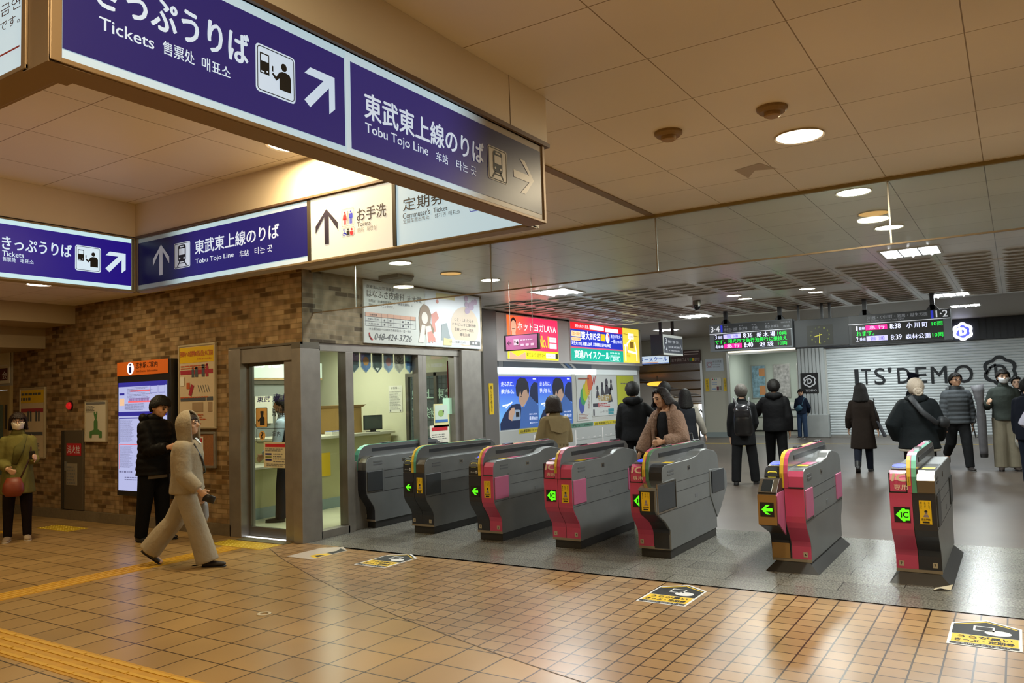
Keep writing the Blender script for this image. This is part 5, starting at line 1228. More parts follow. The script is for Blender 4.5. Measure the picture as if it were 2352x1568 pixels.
b = MB().ell(pl, .225, .62, .095, .15, .003, 24).poly(pl, [(.05, .0), (.06, .14), (.2, .10), (.34, .05), (.5, .10), (.62, .14), (.66, .0)], .003).poly(pl, [(.17, .3), (.16, .5), (.29, .5), (.30, .3)], .0025); b.build('figure', emis('ad_skin', '#e8b090', .9), t)
b = MB().poly(pl, [(.12, .60), (.13, .74), (.22, .80), (.31, .74), (.33, .60), (.30, .70), (.22, .74), (.15, .70)], .005); b.line(pl, [(.17, .57), (.28, .57)], .012, .0055).build('figure_hair', emis('ad_dark', '#3a2420', .15), t)
t = thing('lit_advert', 'wide blue green and yellow lit school advert on the kiosk head', 'advert', (KX, 16.6, 2.34)); pl = Pl((KX, 14.82, 2.34), (0, 1, 0))
MB().rect(pl, -.02, -.02, 3.66, .86, -.022, .02).build('housing', M_GREYW, t)
MB().rect(pl, 0, .68, 2.64, .83, .001).build('face', emis('ad2_red', '#e8202c', .95), t); MB().rect(pl, 0, .30, 2.64, .68, .001).build('face', emis('ad2_blue', '#2434b8', .9), t); MB().rect(pl, 0, 0, 2.64, .27, .001).build('face', emis('ad2_green', '#12a890', .9), t); MB().rect(pl, 2.66, 0, 3.62, .84, .001).build('face', emis('ad2_yellow', '#f4dc4a', .95), t); MB().rect(pl, 0, .27, 2.64, .30, .001).build('rule', emis('ad2_pink', '#d85a7a', .8), t)
b = MB().text(pl, '東大815名', .48, .47, 1.40, .65, .004, bold=.03).text(pl, '現役合格なら東進。', .2, .715, .86, .79, .004).rect(pl, .9, .705, 1.62, .80, .004).rect(pl, 1.70, .69, 2.4, .78, .004).text(pl, '埼玉大170名 早慶5,628名 上理明青立法中20,098名', .03, .33, 1.95, .415, .004, bold=.01).text(pl, '東京科学大・', 1.97, .56, 2.58, .65, .004).text(pl, '一橋大444名', 1.97, .44, 2.6, .53, .004)
b.text(pl, '東進ハイスクール', .14, .05, 1.86, .225, .004, bold=.02).text(pl, '0120-104-202', 1.92, .185, 2.46, .225, .004).text(pl, 'www.toshin.com', 1.92, .14, 2.46, .165, .004).text(pl, '志木校', 2.05, .03, 2.38, .12, .004).rframe(pl, 1.92, .02, 2.46, .125, .01, .008, .004).rect(pl, 2.98, .58, 3.3, .72, .004).line(pl, [(3.1, .58), (2.9, .46), (2.9, .28), (3.45, .24), (3.45, .06)], .05, .003).line(pl, [(2.75, .42), (2.9, .42)], .05, .003).line(pl, [(2.78, .42), (2.78, .06)], .05, .003).line(pl, [(3.36, .5), (3.45, .24)], .05, .003); b.build('lettering', emis('ad2_white', '#f6faff', 1.05), t)
b = MB().rect(pl, .03, .52, .45, .64, .003).rect(pl, .03, .37 + .06, .45, .50, .003); b.build('panel', emis('ad2_cream', '#fbe6b0', .9), t); MB().text(pl, '日本一の東大', .06, .54, .42, .62, .005).text(pl, '現役合格実績', .06, .44, .42, .49, .005).line(pl, [(2.93, .44), (2.90, .24)], .05, .005).build('lettering', emis('ad2_orange', '#d2501e', .7), t)
MB().rect(pl, 1.44, .47, 1.68, .63, .004).build('panel', emis('ad2_gold', '#f4c81e', .9), t); MB().ell(pl, 1.81, .55, .10, .12, .004).build('pie', emis('ad2_white', ''), t); MB().ell(pl, 1.81, .55, .085, .10, .006, 12, 0, -.8, 1.5).build('pie', emis('ad2_red', ''), t)
b = MB().line(pl, [(2.70, .70), (3.58, .66)], .012, .004).rect(pl, 3.05, .36, 3.28, .52, .006).text(pl, '志木駅', 3.03, .61, 3.25, .67, .006).text(pl, '東進', 2.85, .14, 3.05, .20, .006); b.build('map_line', emis('ad2_olive', '#a07a18', .5), t)
# posters below
def poster(name, label, y0, y1, z0, z1, m_, x=-7.995, lit=False):
    t = thing(name, label, 'poster', (x, (y0 + y1) / 2, z0)); pl = Pl((x, y0, z0), (0, 1, 0)); MB().rect(pl, 0, 0, y1 - y0, z1 - z0, 0, .006).build('sheet', m_, t); return t, pl, y1 - y0, z1 - z0
def sky_grad(name, c0, c1, z0, z1, es):
    mt = emis(name, c0, es); nt = mt.node_tree; bs = nt.nodes['Principled BSDF']
    g = nt.nodes.new('ShaderNodeNewGeometry'); sp = nt.nodes.new('ShaderNodeSeparateXYZ'); lk(nt, g.outputs['Position'], sp.inputs[0])
    mr = nt.nodes.new('ShaderNodeMapRange'); mr.inputs[1].default_value = z0; mr.inputs[2].default_value = z1; lk(nt, sp.outputs[2], mr.inputs[0])
    mx = nt.nodes.new('ShaderNodeMixRGB'); mx.inputs[1].default_value = (*S(c0), 1); mx.inputs[2].default_value = (*S(c1), 1); lk(nt, mr.outputs[0], mx.inputs[0]); lk(nt, mx.outputs[0], bs.inputs['Base Color']); lk(nt, mx.outputs[0], bs.inputs['Emission Color'])
    return mt
struct(MB().box(-8.07, -8.0, 11.98, 18.2, .98, 2.03), 'wall_kiosk_board', mat('poster_board', '#c6c6c2', .45))
struct(MB().box(-8.07, -7.985, 14.86, 15.02, .98, 2.06), 'trim_17', M_WHITE)
struct(MB().box(-8.07, -7.98, 11.98, 18.2, .62, .98).box(-8.04, -7.985, 12.1, 18.2, .0, .62), 'wall_kiosk_base', mat('kiosk_base', '#b7b9b8', .45), bevel=.006)
b = MB()
for y in (13.2, 14.9, 16.2, 17.4): b.box(-7.984, -7.978, y, y + .05, .05, .85)
for k in range(20): b.box(-7.984, -7.979, 12.4 + .28 * k, 12.5 + .28 * k, .66, .672)
struct(b, 'trim_18', M_GREYW)
struct(MB().box(-8.06, -7.97, 12.02, 16.0, 2.045, 2.155), 'trim_19', emis('kiosk_strip', '#eefbff', 1.5)); struct(MB().box(-8.06, -7.975, 16.0, 18.3, 2.045, 2.155), 'trim_20', emis('kiosk_strip_dim', '#c8d0d0', .35))
for k, (y0, y1, lab) in enumerate(((12.04, 13.42, 'left one of two identical blue posters of a man in a suit'), (13.44, 14.84, 'right one of two identical blue posters of a man, behind the beige trench coat'))):
    t, pl, w, h = poster('blue_poster', lab, y0, y1, 1.0, 1.985, sky_grad('poster_sky', '#6aa6de', '#2a3ae0', 1.2, 1.95, .55))
    b = MB().text(pl, '走る先に、', .06, .80, .50, .89, .009, bold=.012).text(pl, '夢がある。', .06, .66, .50, .75, .009, bold=.012).text(pl, '最速36分', 1.02, .14, 1.34, .21, .012).text(pl, '東京から池袋方面', 1.02, .24, 1.32, .27, .012).text(pl, '東武ライナー', 1.04, .07, 1.34, .10, .012).rect(pl, 1.2, .93, 1.32, .95, .009).line(pl, [(.10, .44), (.30, .46), (.42, .50)], .03, .009).line(pl, [(.20, .40), (.30, .46)], .02, .009); b.build('lettering', emis('poster_white', '#eef4ff', .6), t)
    b = MB().poly(pl, [(.0, .12), (.16, .30), (.40, .45), (.58, .47), (.72, .46), (.76, .30), (.70, .05), (.66, .0), (.0, .0)], .008).poly(pl, [(1.04, .55), (1.12, .80), (1.24, .88), (w, .86), (w, .45)], .008); b.build('suit', mat('poster_suit', '#20305e', .4), t)
    b = MB().poly(pl, [(.66, .0), (.76, .46), (.86, .40), (1.06, .62), (1.22, .52), (w, .42), (w, .0)], .0088); b.build('shirt', mat('poster_shirt', '#4f7cd0', .4), t)
    b = MB().poly(pl, [(.66, .60), (.66, .52), (.74, .42), (.80, .40), (.92, .48), (1.04, .60), (1.04, .74), (.95, .82), (.70, .80)], .0098).poly(pl, [(.28, .20), (.30, .32), (.42, .40), (.50, .40), (.50, .30), (.40, .15)], .0095); b.build('face', mat('poster_face', '#e0b8a0', .5), t)
    b = MB().poly(pl, [(.58, .62), (.56, .78), (.62, .92), (.74, .97), (.92, .95), (1.02, .86), (1.05, .70), (1.0, .62), (.96, .74), (.84, .72), (.76, .62), (.72, .72), (.66, .60)], .0108).line(pl, [(.70, .60), (.78, .61)], .012, .0112); b.build('hair', mat('poster_hair', '#2a2a3e', .4), t)
    b = MB().rrect(pl, .34, .16, .70, .36, .05, .0092); b.build('car_mirror', mat('poster_lightblue', '#a9bfe0', .4), t); MB().rect(pl, .54, .22, .66, .31, .0103).build('car_mirror_glass', M_BLACK, t)
t, pl, w, h = poster('rainbow_poster', 'poster with rainbow coloured artwork on white', 15.06, 15.74, 1.03, 2.0, mat('poster_paper', '#cfd2d0', .5))
for k, (c, p) in enumerate((('#5060b0', (.16, .35)), ('#4aa06a', (.24, .52)), ('#b8c838', (.34, .62)), ('#e0b23c', (.46, .72)), ('#d86a4a', (.58, .84)))):
    MB().ell(pl, p[0] + .05, p[1], .13, .19, .008 + .0008 * k, 26).build('swirl', mat('swirl%d' % k, c, .5), t)
b = MB().text(pl, 'ト\nロ\nピ\nカ\nル\n紀\n行', .5, .25, .6, .7, .014); lines(b, pl, .05, .6, .04, .16, 4, .35, 51, .008); b.rect(pl, .08, .90, .6, .93, .013); b.build('print', mat('poster_print_rust', '#9c5a4a', .5), t)
t, pl, w, h = poster('figure_poster', 'white poster with dark drawn figures and gold lettering', 15.76, 17.08, 1.10, 2.02, mat('poster_paper', ''))
b = MB()
for x, y, r in ((.3, .55, .09), (.55, .62, .1), (.78, .68, .13), (1.02, .70, .08), (.95, .48, .12)): b.ell(pl, x, y + .08, r * .6, r * .7, .008, 16).poly(pl, [(x - r, y - r * 1.6), (x - r * .5, y + .02), (x + r * .5, y + .02), (x + r * 1.1, y - r * 1.4)], .008)
b.rect(pl, .05, .21, .3, .29, .008).rect(pl, .05, .02, .12, .16, .008); b.text(pl, 'ニューダイエイ', .36, .07, .80, .12, .008).build('figures', mat('figures_dark', '#45424c', .5), t)
b = MB().text(pl, '中山道宝物', .3, .34, 1.0, .48, .010, bold=.03); b.build('lettering', mat('gold_print', '#b89a52', .4), t)
b = MB().rect(pl, .32, .20, .36, .30, .008); lines(b, pl, .4, .95, .2, .3, 3, .5, 52, .008); b.line(pl, [(.14, .88), (.06, .70)], .03, .008).line(pl, [(.22, .9), (.14, .72)], .03, .008).build('print', M_RED, t)
MB().rect(pl, .82, .08, 1.12, .15, .008).rect(pl, .82, .02, 1.1, .07, .008).build('print', mat('teal_print', '#4a98a4', .5), t)
t, pl, w, h = poster('plain_poster', 'plain yellow green poster at the right end of the kiosk', 17.12, 18.1, 1.10, 2.02, mat('poster_lime', '#b5ba30', .5, 0, '#b5ba30', .1))
b = MB(); lines(b, pl, .2, .7, .72, .78, 1, .4, 53, .008); b.build('print', M_GREYT, t)
for y0, y1, c, lab in ((12.65, 13.6, '#d2c034', 'yellow strip label under the left blue poster'), (13.9, 15.75, '#5f8a78', 'green strip label under the right blue poster'), (15.8, 17.1, '#d2c034', 'yellow strip label under the figure poster')):
    t = thing('strip_label', lab, 'label strip', (-7.975, y0, .93)); pl = Pl((-7.977, y0, .90), (0, 1, 0))
    MB().rect(pl, 0, 0, y1 - y0, .085, 0, .003).build('strip', mat('strip' + c, c, .5), t)
    MB().text(pl, '2026 新型車両 デビュー Debut!!', .04, .015, y1 - y0 - .06, .07, .005, bold=.02).build('lettering', M_PRINT, t)
t = thing('red_standing_board', 'narrow white and red notice board between the office and the pilaster', 'notice board', (-8.2, 11.2, 0)); pl = Pl((-7.6, 10.6, .55), (0, 1, 0))
MB().rect(pl, .0, 0, .32, .95, -.02, .02).build('board', M_PAPER, t, bevel=.005); MB().rect(pl, .05, .05, .27, .66, .002).build('panel', M_RED, t); b = MB().rect(pl, .08, .35, .24, .5, .004); lines(b, pl, .08, .24, .08, .3, 5, .5, 54, .004); b.rect(pl, .08, .56, .24, .6, .004).build('print', M_PAPER, t); MB().text(pl, 'PR', .1, .74, .22, .84, .002).build('lettering', M_GREYT, t)
MB().box(-7.66, -7.54, 10.62, 10.9, 0, .02).box(-7.615, -7.585, 10.74, 10.78, .02, .56).build('stand', M_STEELD, t)
# ================================================================== HANGING BOARDS
BY = 15.6
M_BCASE = mat('board_case', '#34383e', .4); M_BCASE2 = mat('board_case_grey', '#6a7178', .4, .3)
LW = emis('led_white', '#d8dcff', 1.1); LG = emis('led_green', '#1ee04a', 1.0); LP = emis('led_pink', '#ff1a8c', 1.0); LL = emis('led_lilac', '#b9b4ff', 1.0); LPK = emis('led_pale_pink', '#ffc2dc', 1.0); LVI = emis('led_violet', '#6a5aa8', .6); PLW = emis('plate_white', '#e2e6ee', .55); PLG = emis('plate_grey', '#8f949c', .35)
def pole(t, x, y0, z1=2.9, sc=.035, foot=True):
    b = MB().box(x - sc, x + sc, y0 - .03, y0 + .03, z1, 3.2)
    if foot: b.prof([(x - sc, z1 + .12), (x + sc, z1 + .12), (x + .13, z1 - .01), (x - .13, z1 - .01)], y0 - .03, y0 + .03, 'y')
    b.build('hanger', M_BCASE, t)
t = thing('departure_board', 'left departure board for platforms 3 and 4 with scrolling green line', 'departure board', (-4.36, BY + .12, 2.375)); A = -5.18; pl = Pl((A, BY, 2.375))
MB().box(A, -3.55, BY, BY + .25, 2.375, 2.925).build('case', M_BCASE2, t, bevel=.004)
MB().rect(pl, .10, .035, 1.60, .345, .002).build('screen', M_BLACK, t); MB().rect(pl, .27, .365, 1.62, .54, .002).build('destination_panel', M_BCASE, t)
MB().rect(pl, 0, .352, 1.625, .362, .003).text(pl, '3·4', .03, .395, .21, .51, .003, bold=.02).build('lettering', PLW, t); MB().rect(pl, .235, .385, .275, .525, .003).build('line_mark', emis('mark_blue', '#2a34c0', .7), t)
b = MB().text(pl, '和光市・池袋', .31, .40, .57, .46, .004).text(pl, '新木場', .61, .40, .77, .46, .004).text(pl, '渋谷', .86, .40, .97, .46, .004).text(pl, '横浜 新横浜', 1.12, .40, 1.38, .46, .004)
for x in (.31, .61, .86, 1.12): b.text(pl, 'for Tokyo', x, .375, x + .14, .392, .004).text(pl, '東上線', x, .48, x + .08, .505, .004)
b.text(pl, '有楽町線方面', 1.42, .48, 1.6, .51, .004).text(pl, '直通', 1.46, .40, 1.58, .44, .004); b.build('destinations', PLG, t)
b = MB().text(pl, '3', .112, .25, .15, .335, .004).text(pl, '番線', .165, .252, .265, .315, .004).text(pl, '8:36', .685, .245, .86, .335, .004, bold=.02).text(pl, '新 木 場', .95, .24, 1.30, .335, .004, bold=.01).text(pl, '4', .115, .06, .155, .14, .004).text(pl, '番線', .17, .065, .27, .125, .004).text(pl, '8:40', .69, .055, .865, .145, .004, bold=.02).text(pl, '池 袋', .99, .05, 1.26, .14, .004, bold=.01); b.build('led_text', LW, t)
b = MB().text(pl, '10両', 1.35, .25, 1.52, .325, .004, bold=.015).text(pl, '10両', 1.35, .055, 1.52, .13, .004, bold=.015).text(pl, 'です。和光市で急行池袋行に乗換え', .112, .15, 1.52, .235, .004, bold=.012); b.build('led_text', LG, t)
c_ = MB().rect(pl, .285, .25, .635, .335, .004).build('led_block', LL, t); MB().text(pl, '普 通', .35, .26, .58, .325, .006).build('led_block_text', LVI, c_)
c_ = MB().rect(pl, .29, .055, .645, .145, .004).build('led_block', LP, t); MB().text(pl, '急 行', .35, .065, .60, .135, .006, bold=.015).build('led_block_text', LPK, c_)
for x in (-4.87, -3.80): pole(t, x, BY + .12)
t = thing('departure_board', 'right departure board for platforms 1 and 2', 'departure board', (-1.72, BY + .12, 2.345)); A = -2.545; pl = Pl((A, BY, 2.345))
MB().box(A, -.885, BY, BY + .25, 2.345, 2.89).build('case', M_BCASE, t, bevel=.004); MB().box(-1.0, -.88, BY - .004, BY + .2, 2.35, 2.72).build('end_cap', M_BCASE2, t)
MB().rect(pl, .05, .03, 1.54, .36, .003).build('screen', M_BLACK, t)
MB().rect(pl, 0, .375, 1.655, .385, .003).text(pl, '1·2', 1.44, .41, 1.62, .525, .003, bold=.02).build('lettering', PLW, t); MB().rect(pl, 1.36, .39, 1.40, .53, .003).build('line_mark', emis('mark_blue', ''), t)
b = MB().text(pl, '川越・小川町・寄居・越生方面', .33, .45, 1.31, .515, .004).text(pl, 'for Kawagoe, Ogawamachi, Yorii, Ogose', .33, .41, .93, .435, .004); b.build('destinations', PLG, t)
b = MB().text(pl, '1', .125, .265, .155, .345, .004).text(pl, '番線', .175, .27, .275, .33, .004).text(pl, '8:38', .695, .26, .87, .35, .004, bold=.02).text(pl, '小 川 町', .965, .25, 1.30, .345, .004, bold=.01).text(pl, '2', .12, .065, .16, .145, .004).text(pl, '番線', .18, .07, .28, .13, .004).text(pl, '8:39', .70, .06, .875, .15, .004, bold=.02).text(pl, '森林公園', .94, .055, 1.33, .145, .004, bold=.01); b.build('led_text', LW, t)
b = MB().text(pl, '10両', 1.365, .26, 1.535, .335, .004, bold=.015).text(pl, '10両', 1.365, .065, 1.535, .14, .004, bold=.015).text(pl, 'れます。', .13, .16, .43, .245, .004, bold=.012); b.build('led_text', LG, t)
c_ = MB().rect(pl, .29, .26, .65, .345, .004).build('led_block', LP, t); MB().text(pl, '急 行', .35, .27, .61, .335, .006, bold=.015).build('led_block_text', LPK, c_)
c_ = MB().rect(pl, .295, .06, .65, .15, .004).build('led_block', LL, t); MB().text(pl, '普 通', .36, .07, .60, .14, .006).build('led_block_text', LVI, c_)
for x in (-2.27, -1.16): pole(t, x, BY + .12, 2.87)
t = thing('clock', 'dark hanging clock box with yellow hands between the departure boards', 'clock', (-3.05, BY + .2, 2.36)); pl = Pl((-3.55, BY + .1, 2.37))
MB().box(-3.55, -2.55, BY + .1, BY + .34, 2.37, 2.89).build('case', M_BCASE, t, bevel=.004); MB().rect(pl, .24, .02, .71, .40, .001, .003).build('dial', mat('dial_black', '#20221c', .4), t)
b = MB()
for k in range(12): a = k * PI / 6; b.text(pl, str(k or 12), .475 + .165 * math.sin(a) - .014, .21 + .15 * math.cos(a) - .014, .475 + .165 * math.sin(a) + .014, .21 + .15 * math.cos(a) + .014, .006)
b.build('numerals', mat('dial_green', '#7c8436', .5, 0, '#7c8436', .3), t)
MB().line(pl, [(.475, .235), (.46, .06)], .014, .008).line(pl, [(.51, .22), (.38, .185)], .016, .009).build('hands', mat('hands_yellow', '#c8c040', .5, 0, '#c8c040', .4), t)
for x in (-3.04, -2.90): pole(t, x, BY + .22, 2.87, .02, False)
pole(t, -3.47, BY + .22, 2.87, .018, False)
t = thing('platform_sign', 'small hanging sign box for platforms 3 and 4 by the kiosk', 'sign', (-7.1, 18.3, 2.48)); pl = Pl((-6.995, 17.62, 2.48), (0, 1, 0))
MB().box(-7.30, -7.0, 17.62, 18.95, 2.48, 2.965).build('case', M_BLACK, t, bevel=.005); MB().rect(pl, .02, .0, 1.31, .485, .002, .004).build('face', emis('sign_edge_white', '#c6ccc6', .6), t); MB().rect(pl, .05, .045, 1.30, .42, .008).build('panel', mat('panel_slate', '#4a505c', .4, 0, '#4a505c', .25), t)
b = MB().text(pl, '3', .15, .27, .26, .40, .010).text(pl, '4', .16, .07, .27, .2, .010).text(pl, '和光市・池袋・渋谷', .32, .29, 1.0, .36, .010).text(pl, '新木場 元町 横浜', .34, .17, 1.1, .22, .010).text(pl, 'for Wakoshi, Ikebukuro', .34, .09, 1.1, .13, .010).line(pl, [(1.12, .3), (1.22, .16)], .014, .010).line(pl, [(.12, .24), (.06, .14)], .014, .010); b.build('lettering', PLW, t)
for y in (17.9, 18.7): MB().box(-7.18, -7.12, y - .03, y + .03, 2.965, 3.42 if y > 17 else 3.2).build('hanger', M_BLACK, t)
t = thing('pink_sign', 'small hanging mauve ticket machine sign with left arrow in front of the red advert', 'sign', (-5.6, 9.05, 2.235)); pl = Pl((-5.87, 9.0, 2.232))
MB().rect(pl, 0, 0, .545, .215, -.06, .058).build('case', M_BLACK, t, bevel=.003); MB().rect(pl, .035, .012, .53, .203, .001).build('face', emis('mauve_face', '#a8608e', .55), t)
b = MB(); arrow(b, pl, .09, .107, .035, PI, .008, .004); b.build('arrow', M_PRINT, t)
Wm = MB(); Km = MB(); ticket_icon(pl, .16, .07, .245, .155, Wm, Km, .003); lines(Wm, pl, .27, .5, .13, .155, 1, .5, 61, .003)
for x in (.27, .35, .43): Wm.rrect(pl, x, .055, x + .05, .085, .006, .003)
Wm.build('lettering', emis('pale_pink_face', '#d8b4cc', .6), t); Km.build('pictogram', M_PRINT, t)
for x in (-5.78, -5.42): MB().tube([(x, 9.03, 2.447), (x, 9.03, 3.2)], .004, 8).build('hanger', M_STEEL, t)
# ================================================================== FLOOR MARKINGS
def floor_sticker(label, x0, y0, worn=False):
    w, L, s_ = .40, .64, .50
    t = thing('floor_sticker', label, 'floor sticker', (x0 + w / 2, y0 + L / 2, 0), 'ticket warning stickers on the floor'); pl = Pl((x0, y0, .0008), (1, 0, 0), (0, 1, 0))
    MB().poly(pl, [(0, 0), (w, 0), (w, s_), (w / 2, L), (0, s_)], 0, .001).build('sheet', mat('sticker_worn', '#c2b8ac', .5) if worn else M_WPRINT, t)
    if worn:
        MB().poly(pl, [(.22, .12), (.38, .05), (.39, .28), (.30, .30), (.24, .24)], .0016).build('print', M_YEL, t); MB().poly(pl, [(.26, .14), (.36, .10), (.37, .2), (.3, .2)], .0022).poly(pl, [(.28, .30), (.38, .30), (.38, .50), (.24, .56), (.3, .44)], .0018).build('print', M_PRINT, t)
        return
    MB().poly(pl, [(.015, .25), (w - .015, .25), (w - .015, .48), (w / 2, .615), (.015, .48)], .0016).rect(pl, .015, .015, w - .015, .06, .0016).build('print', M_PRINT, t)
    MB().rect(pl, .02, .065, w - .02, .245, .0016).line(pl, [(.03, .465), (w / 2, .585), (w - .03, .465)], .014, .0022).build('print', M_YEL, t)
    MB().text(pl, 'うらが黒い', .05, .165, w - .05, .225, .0024, bold=.03).text(pl, 'きっぷ・定期券', .04, .085, w - .04, .145, .0024, bold=.03).build('lettering', M_PRINT, t)
    MB().ell(pl, .27, .34, .075, .06, .0022, 22).rframe(pl, .13, .36, .25, .47, .006, .012, .0022).text(pl, 'ご利用になれません', .05, .025, w - .05, .05, .0024).build('hand', M_WPRINT, t)
    MB().rect(pl, .16, .39, .22, .44, .0026).build('hand_card', M_PRINT, t)
floor_sticker('worn and half peeled floor sticker nearest the office column', -6.64, 5.82, True)
floor_sticker('yellow and black floor sticker in front of the second and third gates', -5.66, 5.82)
floor_sticker('yellow and black floor sticker in front of the fifth gate', -2.60, 5.745)
floor_sticker('yellow and black floor sticker at the right edge of the view', -.47, 5.64)
def tactile(name, label, x0, x1, y0, y1, kind, along='y', loc=None):
    t = thing(name, label, 'tactile paving', ((x0 + x1) / 2, (y0 + y1) / 2, 0)); m_ = mat('tactile_yellow', '#c2901c', .5, noise=.12, nscale=7)
    if kind == 'dots': m_ = mat('tactile_dot_yellow', '#c8a51c', .45, noise=.1, nscale=7)
    MB().box(x0, x1, y0, y1, 0, .003).build('slab', m_, t)
    b = MB()
    if kind == 'bars':
        n = 4; L = .29
        if along == 'y':
            y = y0 + .01
            while y < y1 - .05:
                for k in range(n): b.box(x0 + (x1 - x0) * (k + .5) / n - .014, x0 + (x1 - x0) * (k + .5) / n + .014, y, min(y + L, y1), .003, .007)
                y += .31
        else:
            x = x0 + .01
            while x < x1 - .05:
                for k in range(n): b.box(x, min(x + L, x1), y0 + (y1 - y0) * (k + .5) / n - .014, y0 + (y1 - y0) * (k + .5) / n + .014, .003, .007)
                x += .31
    else:
        nx, ny = max(2, int((x1 - x0) / .062)), max(2, int((y1 - y0) / .062))
        for i in range(nx):
            for j in range(ny):
                cx_, cy_ = x0 + (x1 - x0) * (i + .5) / nx, y0 + (y1 - y0) * (j + .5) / ny
                b.tube([(cx_, cy_, .003), (cx_, cy_, .008)], [.014, .009], 8)
    o = b.build('bars' if kind == 'bars' else 'studs', mat('tactile_raised', '#d2a42c', .5) if kind == 'bars' else mat('tactile_stud', '#d8c04a', .4), t); o['kind'] = 'stuff'
tactile('tactile_strip', 'narrow yellow guide strip running from the left edge to the office door', -7.80, -7.50, 0.0, 5.93, 'bars')
tactile('tactile_block', 'yellow studded block before the office door', -8.13, -7.22, 5.95, 6.25, 'dots')
tactile('tactile_block', 'yellow studded block on the floor beside the masked woman', -11.62, -10.84, 5.75, 6.04, 'dots')
tactile('tactile_strip', 'broad yellow guide strip across the lower left corner', -7.49, -3.4, 2.66, 2.99, 'bars', 'x')
tactile('tactile_strip', 'short yellow guide strip at the feet of the masked woman', -12.9, -11.64, 5.1, 5.4, 'bars', 'x')
struct(MB().box(-8.05, -7.2, 6.28, 6.42, 0, .006), 'trim_21', mat('door_mat_grey', '#6d6a54', .6))
t = thing('paper_ring', 'pale paper ring lying on the tiles in the foreground', 'litter', (-5.01, 4.16, 0)); n = 40
b = MB(); A = [(-5.01 + .052 * math.cos(2 * PI * k / n), 4.165 + .052 * math.sin(2 * PI * k / n)) for k in range(n)]; B_ = [(-5.01 + .034 * math.cos(2 * PI * k / n), 4.165 + .034 * math.sin(2 * PI * k / n)) for k in range(n)]
for zz, fl in ((.001, 0), (.007, 1)): pass
b.add([(x, y, .001) for x, y in A + B_] + [(x, y, .007) for x, y in A + B_], [f for i in range(n) for f in ((i, (i + 1) % n, n + (i + 1) % n, n + i), (2 * n + i, 3 * n + i, 3 * n + (i + 1) % n, 2 * n + (i + 1) % n), (i, 2 * n + i, 2 * n + (i + 1) % n, (i + 1) % n), (n + i, n + (i + 1) % n, 3 * n + (i + 1) % n, 3 * n + i))])
b.build('ring', mat('ring_paper', '#cfc8b4', .6), t)
t = thing('paper_scrap', 'folded scrap of paper at the foot of the rightmost gate', 'litter', (-.58, 7.1, 0))
MB().add([(-.655, 6.985, .004), (-.60, 7.02, .02), (-.53, 7.05, .004), (-.515, 7.1, .04), (-.57, 7.11, .02), (-.63, 7.06, .012)], [(0, 1, 5), (1, 2, 3, 4), (1, 4, 5)]).build('paper', mat('scrap_paper', '#d2c8b0', .6), t)
